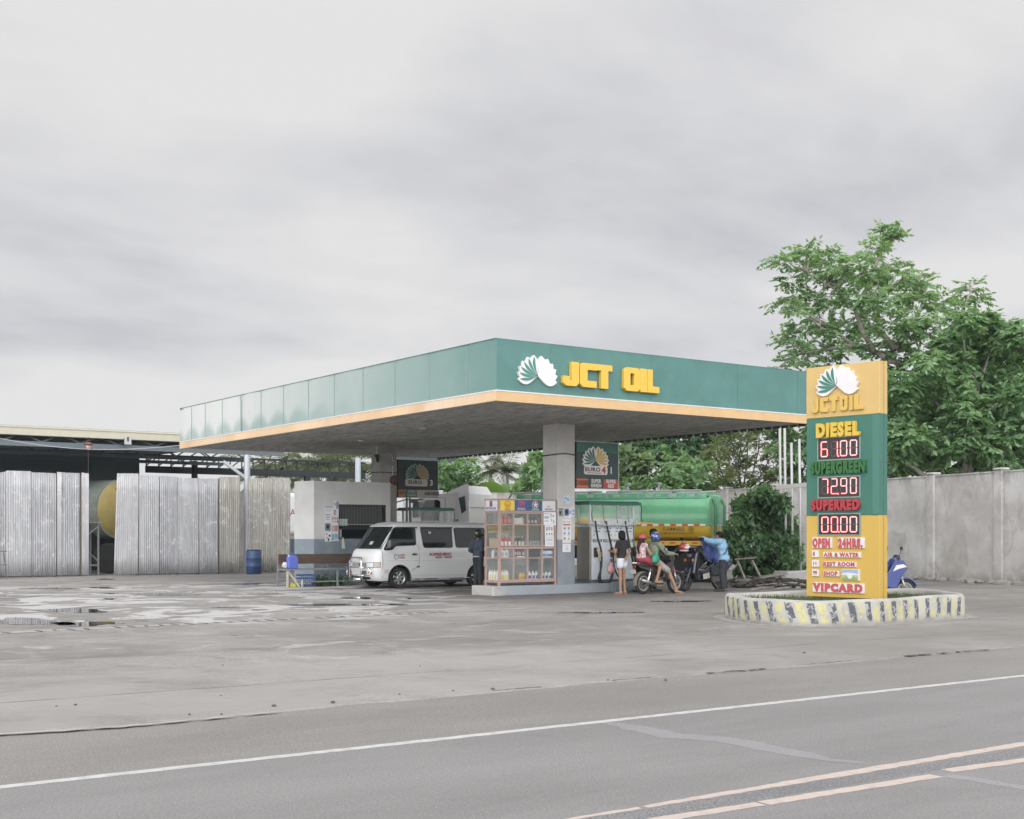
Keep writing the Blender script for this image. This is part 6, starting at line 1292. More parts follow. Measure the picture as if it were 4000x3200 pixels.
def wheel(name, par, c_, R_, w_, r_, spokes=7, side=-1, m_rim=m_alloy):
    x, y, z = c_; g = bpy.data.objects.new(name, None)
    ty = MB(); ty.lathe([(r_,-w_/2*.8),(R_*.93,-w_/2),(R_,-w_/2*.7),(R_,w_/2*.7),(R_*.93,w_/2),(r_,w_/2*.8)], c_, (0,1,0), 30, 0, False)
    t_ = ty.build(name, black_rubber, par); autosmooth(t_, 40); yo = y+side*w_/2*.72
    MB().lathe([(r_*1.02,-.02),(r_*1.02,.02),(r_*.9,.0),(r_*.9,-.02)], (x,yo,z), (0,side,0), 28, 0, False).build('rim', m_rim, t_)
    MB().lathe([(0,-.06),(r_*.95,-.06),(r_*.95,-.05),(0,-.05)], (x,yo,z), (0,side,0), 20).build('brake_disc', m_under, t_)
    s_ = MB(); s_.lathe([(0,-.04),(r_*.36,-.04),(r_*.36,.01),(r_*.2,.025),(0,.025)], (x,yo,z), (0,side,0), 18)
    for i in range(spokes): a = 2*math.pi*i/spokes+.2; s_.bar((x+.3*r_*math.cos(a),yo,z+.3*r_*math.sin(a)),(x+.95*r_*math.cos(a),yo,z+.95*r_*math.sin(a)),r_*.36,.03,up=(0,1,0))
    s_.build('hub', m_rim, t_, bevel=.006); return t_
for x in (.88, 3.62): wheel('wheel', van, (x,-.72,.305), .305, .19, .195); wheel('wheel', van, (x,.72,.305), .305, .19, .195, side=1)
# ------------------------------------------------------------------ green tanker trailer and its white tractor
PHI = rad(-60); KS = .81; td = Vector((math.cos(PHI), math.sin(PHI), 0)); tn = Vector((td.y, -td.x, 0))     # tn looks towards the road
RL = at(2757, 2092, 42.0); RL.z = 0; TL = 8.9; TWd = 2.2
def T(s, o, z): return RL+td*(s*KS)-tn*o+Vector((0,0,z))          # s along (0 = rear), o inwards from near side
tk2 = thing('tanker_trailer', 'long green and yellow fuel tanker trailer standing behind the pumps', 'tanker', T(-4.5,1.1,0))
m_tg, t, b = tree_of('tanker_paint'); c = t.nodes.new('ShaderNodeNewGeometry').outputs['Position']; s = nd(t, 'ShaderNodeSeparateXYZ'); t.links.new(c, s.inputs[0])
b.inputs['Roughness'].default_value = .3; b.inputs['Coat Weight'].default_value = .4
lx = mth(t, 'SUBTRACT', mth(t, 'ADD', mth(t, 'MULTIPLY', s.outputs[0], math.cos(PHI)), mth(t, 'MULTIPLY', s.outputs[1], math.sin(PHI))), T(-4.5,1.1,0).dot(td))
curve = mapr(t, lx, -.5, 3.4, 2.16, 1.86, True)           # swooping edge between yellow and green
isy = nd(t, 'ShaderNodeMath', operation='LESS_THAN'); t.links.new(s.outputs[2], isy.inputs[0]); t.links.new(curve, isy.inputs[1])
gr = mixc(t, mapr(t, noise(t, c, 1.2, 6, .6), .35, .7), (.115,.36,.19), (.155,.44,.25)); ye = mixc(t, mapr(t, noise(t, c, 1.5, 6, .6), .35, .7), (.66,.475,.05), (.74,.55,.08))
t.links.new(mixc(t, isy.outputs[0], gr, ye), b.inputs['Base Color'])
def oval(z0=1.36, z1=2.90, w=TWd, n=40, p=3.0):
    out_ = []; zc = (z0+z1)/2
    for i in range(n):
        a = 2*math.pi*i/n; cs, sn = math.cos(a), math.sin(a); out_.append((w/2-w/2*math.copysign(abs(cs)**(2/p), cs), zc+(z1-z0)/2*math.copysign(abs(sn)**(2/p), sn)))
    return out_
ov = oval(); cz_o = (TWd/2, 2.13)
def ringat(s_, k=1.0): return [T(s_, cz_o[0]+(o-cz_o[0])*k, cz_o[1]+(z-cz_o[1])*k) for o, z in ov]
o = MB().loft([ringat(-TL-.12,.85), ringat(-TL-.05,.95), ringat(-TL), ringat(0), ]).build('tank', m_tg, tk2, world=True); autosmooth(o, 40)
o = MB().loft([ringat(.003,1.02), ringat(.06,1.02), ringat(.09,.99), ringat(.12,.9)]).build('rear_end', m_tg, tk2, world=True); autosmooth(o, 40)
wk_ = MB(); a = [(.30,2.80),(TWd-.30,2.80),(TWd-.38,2.98),(.38,2.98)]
wk_.loft([[T(-TL+.25,o,z) for o,z in a],[T(-.1,o,z) for o,z in a]]); wk_.build('top_box', mat('tanker_light_green', (.13,.38,.23), .4), tk2, world=True)
rl_ = MB(); 
for s0_, s1_ in ((-TL+.1,-6.9),(-6.7,-4.6),(-4.4,-2.2),(-2.1,-.25)): rl_.cyl(T(s0_,.22,3.05),T(s1_,.22,3.05),.03,n=6); rl_.cyl(T(s0_,TWd-.22,3.05),T(s1_,TWd-.22,3.05),.03,n=6)
for s_ in (-8.6,-7.2,-5.8,-4.4,-3.0,-1.6,-.4): rl_.cyl(T(s_,.22,2.8),T(s_,.22,3.05),.02,n=6)
rl_.tube([T(-TL+.1,.22,3.05),T(-TL-.35,.3,2.6)], .03, 6); rl_.build('top_rail', mat('rail_grey', (.36,.38,.38), .5, .4), tk2, world=True)
for s_ in (-7.6,-5.4,-4.0,-2.9,-1.5): MB().cyl(T(s_,1.1,2.95),T(s_,1.1,3.12),.22,n=14).build('hatch', mat('hatch_grey', (.3,.33,.33), .5), tk2, world=True)
vp = MB()
for s_ in (-7.6,-7.35,-3.62,-2.25): vp.cyl(T(s_,.6,2.9),T(s_,.6,3.3 if s_ > -7 else 3.45),.035,n=6); vp.obox(T(s_,.6,3.32 if s_ > -7 else 3.45), (.16,.16,.05))
vp.build('vent_pipe', mat('rail_grey', (.36,.38,.38), .5, .4), tk2, world=True)
tx = Vector(td); 
for s_, sx in ((-8.1,'6000 LITERS'),(-5.2,'6000 LITERS'),(-4.0,'6000 LITERS'),(-2.55,'4000 LITERS'),(-1.55,'4000 LITERS'),(-.75,'5000 LITERS')):
    text('lettering', sx[:4], .125, T(s_,.33,2.895)+tn*.012, td, V(0,0,1)-tn*.0, m_lbw, tk2, xs=1.0, bold=.02); text('lettering', sx[5:], .06, T(s_+.42,.33,2.895)+tn*.012, td, V(0,0,1), m_lbw, tk2)
m_rx = mat('marking_red', (.52,.10,.04), .5)
tp = MB(); tr2 = MB()
i = 0; s_ = -7.5
while s_ < -.02:
    (tp if i % 2 else tr2).prism([(0,-.035),(.24,-.035),(.24,.035),(0,.035)], T(s_,-.012,1.90), td*KS, ez, tn*.004); s_ += .25; i += 1
tp.build('reflective_tape', m_lbw, tk2, world=True); tr2.build('reflective_tape', m_rx, tk2, world=True)
tp = MB()
for i in range(9): tp.prism([(0,-.03),(.12,-.03),(.12,.03),(0,.03)], T(.16,.2+i*.21,1.90), -tn, ez, td*.004)
tp.build('reflective_tape', m_lbw, tk2, world=True)
m_fl = mat('flammable_brown', (.20,.07,.015), .5)
text('lettering', 'FLAMMABLE', .16, T(-1.36,.01,1.76)+tn*.014, td, V(0,0,1), m_fl, tk2, xs=.82, bold=.012); text('lettering', 'NO SMOKING WITHIN 50 FT.', .11, T(-1.26,.05,1.62)+tn*.03, td, V(0,0,1), m_fl, tk2, xs=.80, bold=.012)
dm = MB(); c0 = T(-.62,.01,1.76)+tn*.014
for k in range(4):
    a0, a1 = rad(90*k), rad(90*k+90); dm.bar(c0+td*.10*math.cos(a0)+ez*.10*math.sin(a0), c0+td*.10*math.cos(a1)+ez*.10*math.sin(a1), .014, .012, up=tn)
dm.prism([(-.03,-.03),(.03,-.03),(.018,.012),(0,.045),(-.018,.012)], c0, td, ez, tn*.006); dm.build('hazard_diamond', m_fl, tk2, world=True)
text('lettering', 'NO SMOKING', .10, T(.125,1.1,1.72), -tn*-1 if False else (tn*-1), V(0,0,1), m_fl, tk2) if False else None
for k in (.45, 1.55):
    rp = MB(); rp.tube([T(.24,k,1.1),T(.26,k,2.55),T(.16,k,2.75),T(-.15,k,2.95)], .05, 7); rp.build('rear_ladder_rail', mat('tanker_rail_green', (.07,.21,.12), .45), tk2, world=True)
sk = MB(); sk.prism([(-6.9*KS,1.22),(0,1.22),(0,1.37),(-6.9*KS,1.37)], T(0,-.02,0), td, ez, -tn*.3); o = sk.build('side_rail', mat('tanker_yellow', (.60,.38,.03), .45), tk2, world=True)
tp = MB()
for i in range(14): tp.prism([(0,-.03),(.24,-.03),(.24,.03),(0,.03)], T(-6.8+i*.48,-.026,1.30), td*KS, ez, tn*.004)
tp.build('reflective_tape', m_rx, o, world=True)
MB().obox(T(-.9,-.05,1.14), (.22,.06,.18), (0,0,PHI)).build('side_lamp', mat('tanker_yellow', (.60,.38,.03), .45), tk2, world=True)
ch = MB(); ch.prism([(-TL*KS+.5,.75),(0,.75),(0,1.2),(-TL*KS+.5,1.2)], T(0,.5,0), td, ez, -tn*1.3); ch.prism([(.0,.55),(.12,.55),(.12,1.15),(.0,1.15)], T(0,.1,0), td, ez, -tn*2.1); ch.prism([(-6.5,.15),(-6.3,.15),(-6.3,1.1),(-6.5,1.1)], T(0,.3,0), td, ez, -tn*.3); ch.build('chassis', m_under, tk2, world=True)
for s_ in (-.75,-2.2,-3.65):
    for o_ in (.12, 1.2):
        P_ = T(s_, o_+.45, .52); mb = MB(); mb.lathe([(.30,-.42),(.50,-.44),(.54,-.36),(.54,.36),(.50,.44),(.30,.42)], P_, tn, 30); t_ = mb.build('wheel', black_rubber, tk2, world=True); autosmooth(t_, 40)
        MB().lathe([(0,.30),(.12,.36),(.28,.34),(.30,.42),(.32,.42),(.32,.3)], P_, tn, 20).build('rim', m_plas, t_, world=True)
    mg = MB(); P_ = T(s_, .62, .55); mg.tube([P_+td*.66*math.cos(a)+ez*.66*math.sin(a)+tn*.6 for a in [rad(15+150*i/12) for i in range(13)]], .05, 6); mg.build('mudguard', mat('mudguard_dark', (.05,.055,.055), .5), tk2, world=True)
# tractor
FL = RL-td*8.85; 
def Q(s, o, z): return FL+td*s-tn*o+Vector((0,0,z))
cab = thing('truck_tractor', 'white sleeper cab truck tractor with tall roof fairing behind the rear pump', 'truck', Q(-1.2,1.1,0))
m_cab = mat('cab_white', (.80,.80,.81), .3, coat=.3, var=.02)
pf = [(0,.9),(0,2.95),(-.4,3.07),(-1.7,3.05),(-1.95,2.95),(-2.30,2.2),(-2.45,1.2),(-2.4,.6),(-.4,.6),(0,.6)]
o = MB().prism(pf, Q(0,.0,0), td, ez, -tn*2.3).build('cab_body', m_cab, cab, world=True, bevel=.07, seg=3)
fa = MB(); fp = [(0,2.55),(.0,3.05),(-.25,3.38),(-.9,3.12),(-1.2,2.85)]; fa.prism(fp, Q(.06,.12,0), td, ez, -tn*2.0); fa.build('roof_fairing', m_cab, cab, world=True, bevel=.04, seg=2)
sx_ = MB(); sx_.prism([(-.28,.62),(.18,.62),(.16,2.9),(.10,3.42),(-.10,3.36),(-.3,3.05)], Q(0.0,-.06,0), td, ez, -tn*.05); sf2 = sx_.build('side_fairing', m_cab, cab, world=True, bevel=.015)
MB().prism([(-.26,2.90),(-.02,2.97),(.03,2.45),(-.14,2.33)], Q(0,-.085,0), td, ez, -tn*.02).build('fairing_window', mat('fairing_dark', (.05,.07,.09), .2), cab, world=True)
dw = MB(); pr = rpoly([(-1.75,2.08),(-.95,2.08),(-.95,2.78),(-1.03,2.84),(-1.58,2.84)], .08); dw.prism(pr, Q(-.1,-.008,0), td, ez, -tn*.02); d_ = dw.build('door_window', dark_glass, cab, world=True)
dl = MB()
for (a, b2) in (((-.85,.9),(-.85,2.92)),((-.85,2.92),(-1.78,2.92))): dl.bar(Q(a[0],-.002,a[1]),Q(b2[0],-.002,b2[1]),.015,.01)
dl.build('door_seam', m_plas, cab, world=True)
mi2 = MB(); mi2.obox(Q(-1.95,-.2,2.5), (.16,.24,.6), (0,0,PHI)); mi2.build('mirror', m_plas, cab, world=True, bevel=.05, seg=2)
mi2 = MB(); mi2.tube([Q(-1.75,-.05,2.86),Q(-2.4,-.15,2.86),Q(-2.8,-.18,2.76),Q(-2.95,-.18,2.66)], .025, 6); mi2.ell(Q(-3.0,-.18,2.58), (.2,.1,.16)); mi2.build('front_mirror', mat('mirror_grey', (.2,.21,.21), .4), cab, world=True, smooth=True)
vs_ = MB(); vs_.obox(Q(-2.1,1.15,2.8), (.5,2.2,.12), (0,0,PHI)); vs_.build('sun_visor', m_plas, cab, world=True, bevel=.03)
text('lettering', 'CT NARO', .2, Q(-.52,-.012,2.06), td, V(0,0,1), mat('cab_letter_green', (.16,.30,.08), .5), cab, xs=.72, bold=.01); MB().obox(Q(-.50,-.006,1.95), (.6,.01,.06), (0,0,PHI)).build('underline', mat('cab_letter_green', (.16,.30,.08), .5), cab, world=True)
for s_ in (-1.75, .6):
    P_ = Q(s_, .35, .5); t_ = MB().lathe([(.3,-.3),(.48,-.32),(.52,-.25),(.52,.25),(.48,.32),(.3,.3)], P_, tn, 26).build('wheel', black_rubber, cab, world=True); MB().lathe([(0,.2),(.3,.25),(.32,.3),(.32,.2)], P_, tn, 18).build('rim', m_plas, t_, world=True)
# white ribbed container behind the tractor
P_ = at(1580, 2092, 56); o = MB(); o.obox((P_.x,P_.y,1.9), (3.0,2.2,2.5), (0,0,rad(20)))
for i in range(18): a = V(-1.45+i*.17,-1.12,0); a.rotate(Euler((0,0,rad(20)))); o.obox((P_.x+a.x,P_.y+a.y,1.9), (.06,.05,2.4), (0,0,rad(20)))
tag(o.build('ribbed_container', mat('container_white', (.60,.60,.62), .5)), 'white ribbed container glimpsed behind the rear pump and dull board', 'container')
# ------------------------------------------------------------------ motorcycles
m_tyre = black_rubber; m_spoke = mat('spoke_steel', (.35,.35,.34), .4, .9); m_engine = mat('engine_grey', (.12,.12,.12), .45, .6); m_seat = mat('seat_vinyl', (.03,.027,.027), .5)
def moto_wheel(par, x, R=.285, alloy=False, tw=.05):
    t_ = MB().torus((x,0,R),(0,1,0),R-tw,tw,32,8).build('wheel', m_tyre, par, smooth=True)
    MB().lathe([(R-tw*2.1,-.03),(R-tw*1.5,-.032),(R-tw*1.5,.032),(R-tw*2.1,.03),(R-tw*2.1,-.03)], (x,0,R), (0,1,0), 28, 0, False).build('rim', mat('rim_worn', (.48,.46,.42), .4, .5) if not alloy else mat('rim_black', (.04,.04,.045), .4), t_)
    s_ = MB(); s_.cyl((x,-.06,R),(x,.06,R),.05); k = 16 if not alloy else 5
    for i in range(k): a = 2*math.pi*i/k; s_.bar((x+.03*math.cos(a),.02*(-1)**i,R+.03*math.sin(a)),(x+(R-tw*1.9)*math.cos(a),0,R+(R-tw*1.9)*math.sin(a)),.008 if not alloy else .05,.008 if not alloy else .03,up=(0,1,0))
    s_.build('spokes', m_spoke if not alloy else mat('rim_black', (.04,.04,.045), .4), t_); return t_
def motorcycle(label, loc, rz, body_m, shock_m, fairing=False):
    r = thing('motorcycle', label, 'motorcycle', loc, rz); WB = 1.22
    moto_wheel(r, 0, alloy=False); moto_wheel(r, WB, alloy=False)
    f = MB(); f.tube([(.12,0,.62),(.35,0,.70),(.62,0,.60),(.98,0,.88)], .03, 8); f.tube([(.62,0,.6),(.45,0,.42),(0.0,-.09,.285)], .022, 6); f.tube([(.45,0,.42),(0,.09,.285)], .022, 6); f.tube([(.12,.07,.66),(-.22,.07,.70)], .015, 6); f.tube([(.12,-.07,.66),(-.22,-.07,.70)], .015, 6); f.build('frame', mat('frame_black', (.025,.025,.027), .4), r, smooth=True)
    e = MB(); e.obox((.55,0,.36), (.34,.2,.2), (0,.1,0)); e.obox((.74,0,.38), (.2,.15,.14), (0,-.5,0)); e.cyl((.5,-.13,.34),(.5,.13,.34),.1)
    for i in range(5): e.obox((.68+i*.035,0,.385+i*.02), (.012,.2,.18), (0,-.5,0))
    e.build('engine', m_engine, r, bevel=.015)
    s = MB(); pr = [(-.28,.74),(-.1,.735),(.2,.72),(.5,.70),(.56,.74),(.5,.80),(.3,.795),(.1,.825),(-.2,.835),(-.3,.80)]; s.prism(pr, (0,.13,0), (1,0,0), (0,0,1), (0,-.26,0)); s.build('seat', m_seat, r, bevel=.03, seg=2)
    for sg_ in (-1, 1):
        sp = MB(); sp.prism([(-.25,.71),(-.02,.64),(.28,.54),(.45,.62),(.42,.72),(-.02,.73),(-.24,.76)], (0,.12*sg_,0), (1,0,0), (0,0,1), (0,.025*sg_,0)); sp.build('side_cover', body_m, r, bevel=.01)
        ls = MB(); ls.prism([(.62,.42),(.82,.36),(.98,.50),(1.04,.82),(.96,.92),(.80,.80),(.66,.62)], (0,.13*sg_,0), (1,0,0), (0,0,1), (0,.03*sg_,0)); ls.build('leg_shield', body_m, r, bevel=.015)
        sh = MB(); sh.tube([(.02,.14*sg_,.30),(.16,.14*sg_,.66)], .016, 6); sh.tube([(.05,.14*sg_,.36),(.13,.14*sg_,.57)], .026, 8); sh.build('shock_absorber', chrome, r)
        fk = MB(); fk.tube([(WB,.075*sg_,.285),(WB-.10,.075*sg_,.56)], .026, 8); fk.build('fork_leg', mat('fork_grey', (.45,.45,.45), .35, .7), r, smooth=True); fk = MB(); fk.tube([(WB-.10,.075*sg_,.56),(WB-.22,.07*sg_,.90)], .034, 8); fk.build('fork_cover', shock_m, r, smooth=True)
    fd = MB(); vs = []; fs = []
    for k, (xc, R_, a0, a1, m_) in enumerate(((WB,.315,20,150,body_m),(0,.32,40,190,mat('mudflap_dirty', (.17,.155,.13), .8)))):
        fd = MB(); rg = [[V(xc+(R_+dr)*math.cos(a), y, .285+(R_+dr)*math.sin(a)) for y, dr in ((-.065,-.03),(-.05,.0),(0,.012),(.05,.0),(.065,-.03),(0,0))] for a in [rad(a0+(a1-a0)*i/12) for i in range(13)]]; fd.loft(rg); fd.build('fender', m_, r)
    hb = MB(); hb.tube([(.86,-.34,1.03),(.95,-.28,1.03),(.99,-.1,.98),(.99,.1,.98),(.95,.28,1.03),(.86,.34,1.03)], .013, 7); hb.build('handlebar', chrome, r, smooth=True)
    for sg_ in (-1, 1):
        MB().cyl((.84,.36*sg_,1.03),(.93,.29*sg_,1.03),.02).build('grip', black_plastic, r); mm = MB(); mm.tube([(.93,.27*sg_,1.04),(.96,.33*sg_,1.22)], .008, 5); mm.obox((.95,.36*sg_,1.26), (.02,.13,.075), (0,0,.2*sg_)); mm.build('mirror', black_plastic, r, bevel=.006)
        ft = MB(); ft.cyl((.5,.1*sg_,.28),(.5,.27*sg_,.28),.015); ft.cyl((.18,.1*sg_,.36),(.18,.24*sg_,.36),.014); ft.build('footrest', black_plastic, r)
    hl = MB(); hl.ell((1.10,0,.93), (.07,.10,.09)); hl.build('headlight', m_lamp, r, smooth=True); cw = MB(); cw.prism([(.90,.86),(1.08,.82),(1.14,.9),(1.10,1.0),(.98,1.06),(.90,1.02)], (0,.13,0), (1,0,0), (0,0,1), (0,-.26,0)); cw.build('cowl', body_m, r, bevel=.04, seg=2)
    ex_ = MB(); ex_.tube([(.72,-.13,.30),(.6,-.15,.21),(.3,-.16,.24)], .02, 7); ex_.tube([(.32,-.16,.24),(-.02,-.165,.33),(-.2,-.165,.38)], [.045,.055,.035], 10); ex_.build('exhaust', mat('exhaust_steel', (.42,.41,.39), .35, .8), r, smooth=True)
    tl = MB(); tl.box(-.34,-.06,.70,-.30,.06,.77); tl.build('tail_light', mat('tail_red', (.25,.02,.02), .3), r, bevel=.015); rk_ = MB(); rk_.tube([(-.05,-.11,.80),(-.34,-.11,.83),(-.38,0,.83),(-.34,.11,.83),(-.05,.11,.80)], .012, 6); rk_.build('grab_rail', chrome, r)
    MB().obox((-.36,0,.60), (.006,.20,.11), (0,-.25,0)).build('number_plate', mat('plate_cream', (.50,.47,.42), .6), r)
    MB().tube([(.5,.1,.24),(.42,.22,.02)], .012, 6).build('stand', m_engine, r)
    if fairing:
        for sg_ in (-1, 1):
            q = MB(); q.prism([(.70,.38),(.95,.34),(1.02,.55),(1.12,.70),(1.22,.80),(1.12,.98),(.95,1.02),(.82,.86),(.72,.62)], (0,.15*sg_,0), (1,0,0), (0,0,1), (0,.03*sg_,0)); q.build('fairing', body_m, r, bevel=.02); q = MB(); q.prism([(.84,.74),(1.0,.80),(1.18,.84),(1.1,.9),(.92,.88)], (0,.183*sg_,0), (1,0,0), (0,0,1), (0,.004*sg_,0)); q.build('stripe', m_lbw, r)
        q = MB(); q.prism([(.98,1.0),(1.16,.92),(1.26,.80),(1.16,.78),(1.0,.9)], (0,.14,0), (1,0,0), (0,0,1), (0,-.28,0)); q.build('nose', body_m, r, bevel=.03, seg=2)
        ws = MB(); ws.prism([(.95,1.02),(1.12,.96),(1.02,1.12)], (0,.1,0), (1,0,0), (0,0,1), (0,-.2,0)); ws.build('windshield', mat('shield_dark', (.04,.045,.06), .1), r, bevel=.01)
    return r
m_mdark = mat('moto_dark', (.035,.03,.032), .3, coat=.4); m_pink = mat('moto_pink', (.55,.22,.28), .4)
d_r = CAM_H*FPX/(2321-HZ); pm = at(2511, 2092, d_r); MOTO = Vector((pm.x, pm.y, 0)); MRZ = rad(4)
motorcycle('worn dark motorcycle with pink fork covers carrying two riders at the front pump', MOTO, MRZ, m_mdark, m_pink)
p2 = at(3533, 2092, 29.0); m_blue = mat('moto_blue', (.045,.07,.24), .28, coat=.4)
mq = motorcycle('blue sporty motorcycle half hidden behind the price pylon', (0,0,0), rad(-24), m_blue, mat('moto_white', (.6,.6,.62), .35), True)
mq.location = Vector((p2.x, p2.y, 0))-Vector((math.cos(rad(-24)), math.sin(rad(-24)), 0))*1.22
# scooter
m_sc = mat('scooter_black', (.018,.022,.032), .12, coat=.6, spec=.6); m_scg = mat('scooter_grey', (.09,.10,.11), .3)
pa, pb = at(2808, 2092, 36.2), at(2672, 2092, 35.3); dv_ = (pb-pa); rzs = math.atan2(dv_.y, dv_.x)
scs = 1.16; scr = thing('scooter', 'glossy black scooter with red helmet on its handlebar, parked facing the tanker', 'scooter', (pa.x, pa.y, 0), rzs)
scr.scale = (scs,scs,scs); moto_wheel(scr, 0, .24, True, .055); moto_wheel(scr, 1.22, .24, True, .05)
for nm, pf, hw, m_ in (('rear_body', [(-.34,.62),(-.1,.42),(.22,.36),(.42,.34),(.46,.62),(.30,.70),(-.05,.74),(-.38,.76)], .15, m_sc), ('floor_board', [(.36,.30),(.86,.26),(.95,.36),(.90,.42),(.84,.33),(.44,.37)], .15, m_sc), ('front_shield', [(.84,.28),(.96,.26),(1.10,.44),(1.06,.66),(1.0,.92),(.93,.98),(.88,.9),(.93,.6)], .19, m_sc), ('seat', [(-.34,.76),(.0,.745),(.36,.70),(.44,.74),(.36,.80),(.05,.82),(-.3,.85)], .13, m_seat), ('tunnel', [(.30,.40),(.46,.62),(.60,.52),(.84,.50),(.96,.66),(1.0,.34),(.80,.27),(.40,.28)], .11, m_sc), ('front_fender', [(.98,.42),(1.12,.50),(1.3,.46),(1.42,.34),(1.34,.40),(1.2,.45),(1.08,.40)], .07, m_sc), ('handle_cover', [(.86,.96),(1.02,.93),(1.04,1.02),(.96,1.07),(.86,1.05)], .16, m_sc), ('engine', [(-.02,.20),(.3,.18),(.4,.30),(.3,.38),(.02,.34)], .09, m_engine)):
    MB().prism(pf, (0,hw,0), (1,0,0), (0,0,1), (0,-2*hw,0)).build(nm, m_, scr, bevel=.035, seg=3)
MB().tube([(1.22,.06,.24),(1.06,.06,.56)], .024, 7).tube([(1.22,-.06,.24),(1.06,-.06,.56)], .024, 7).build('fork', m_scg, scr)
MB().tube([(.88,-.34,1.04),(.96,-.1,1.02),(.96,.1,1.02),(.88,.34,1.04)], .016, 7).build('handlebar', black_plastic, scr, smooth=True)
for sg_ in (-1, 1):
    MB().prism([(-.3,.64),(.05,.56),(.34,.60),(.1,.66)], (0,.152*sg_,0), (1,0,0), (0,0,1), (0,.02*sg_,0)).build('side_trim', mat('scooter_blue', (.05,.09,.17), .25, coat=.4), scr, bevel=.008)
    MB().tube([(.94,.24*sg_,1.04),(.97,.30*sg_,1.2)], .008, 5).obox((.97,.33*sg_,1.25), (.02,.12,.08)).build('mirror', black_plastic, scr)
    MB().ell((1.065,.12*sg_,.74), (.03,.035,.045)).build('indicator', m_amber, scr, smooth=True)
MB().ell((1.055,0,.85), (.04,.075,.055)).build('headlight', mat('scooter_lamp', (.10,.11,.12), .1, coat=.5), scr, smooth=True)
MB().box(-.42,-.07,.62,-.36,.07,.70).build('tail_light', mat('tail_red', (.25,.02,.02), .3), scr, bevel=.01)
MB().tube([(.3,-.16,.2),(-.1,-.17,.28),(-.28,-.17,.34)], [.02,.05,.045], 9).build('exhaust', m_scg, scr, smooth=True)
MB().tube([(.38,.12,.26),(.30,.30,.01)], .013, 6).build('stand', m_engine, scr)
MB().obox((.62,.155,.36), (.22,.012,.13), (0,.15,0)).build('number_plate', mat('plate_cream', (.50,.47,.42), .6), scr)
# helmet hanging on the scooter
hm = thing('helmet', 'red and white helmet resting on the black scooter handlebar', 'helmet', at(2672, 2137, 35.3))
m_hred = mat('helmet_red', (.38,.05,.05), .3, coat=.3)
MB().ell((0,0,0), (.15,.13,.14), n=18, k=12).build('shell', m_hred, hm, smooth=True)
MB().prism([(-.10,-.03),(.02,-.05),(.12,.02),(.04,.05),(-.05,.03)], (0,-.10,0), (1,0,0), (0,0,1), (0,-.035,0)).prism([(-.08,.06),(.05,.09),(.09,.07),(-.02,.05)], (0,-.09,0), (1,0,0), (0,0,1), (0,-.03,0)).build('decal', m_lbw, hm)
MB().torus((0,0,-.10),(0,0,1),.11,.02).build('trim', m_lbw, hm, smooth=True)
# second dark helmet hung at the knees of the scooter
hm = thing('helmet', 'glossy black helmet hung low on the scooter beside the number plate', 'helmet', at(2705, 2232, 35.75))
MB().ell((0,0,0), (.17,.15,.17), n=18, k=12).build('shell', mat('helmet_black', (.02,.024,.026), .1, coat=.8), hm, smooth=True)
MB().torus((.02,-.05,-.02),(.3,1,.1),.14,.012).build('trim', chrome, hm, smooth=True)
# ------------------------------------------------------------------ people
def voxel(mb, name, m, par, size=.012, it=4):
    o = mb.build(name, m, par); r = o.modifiers.new('r', 'REMESH'); r.mode = 'VOXEL'; r.voxel_size = size; r.use_smooth_shade = True
    s_ = o.modifiers.new('s', 'SMOOTH'); s_.iterations = it; s_.factor = .5; baked(o); o.data.materials.clear(); o.data.materials.append(m)
    o.data.polygons.foreach_set('use_smooth', [True]*len(o.data.polygons)); o.data.polygons.foreach_set('material_index', [0]*len(o.data.polygons)); return o
m_skin = mat('skin', (.33,.19,.125), .55, var=.05, vs=4); m_hair = mat('hair_black', (.012,.010,.010), .6, spec=.2); m_hairb = mat('hair_brown', (.03,.018,.014), .6, spec=.2)
def frame(zd, xd=(1,0,0)):
    z = Vector(zd).normalized(); x = Vector(xd); x = (x-z*x.dot(z)).normalized(); y = z.cross(x); return Matrix((x, y, z)).transposed()
BASE = dict(pel=(0,0,.90), chest=(.0,0,1.20), neck=(-.01,0,1.39), head=(.02,0,1.525), shl=(-.01,.17,1.34), shr=(-.01,-.17,1.34), ell_=(-.03,.23,1.08), elr=(-.03,-.23,1.08), wrl=(.05,.24,.85), wrr=(.05,-.24,.85),
            hl=(0,.085,.87), hr=(0,-.085,.87), kl=(.02,.09,.47), kr=(.02,-.09,.47), al=(-.02,.09,.08), ar=(-.02,-.09,.08), tl=(.13,.11,.025), tr=(.13,-.11,.025))
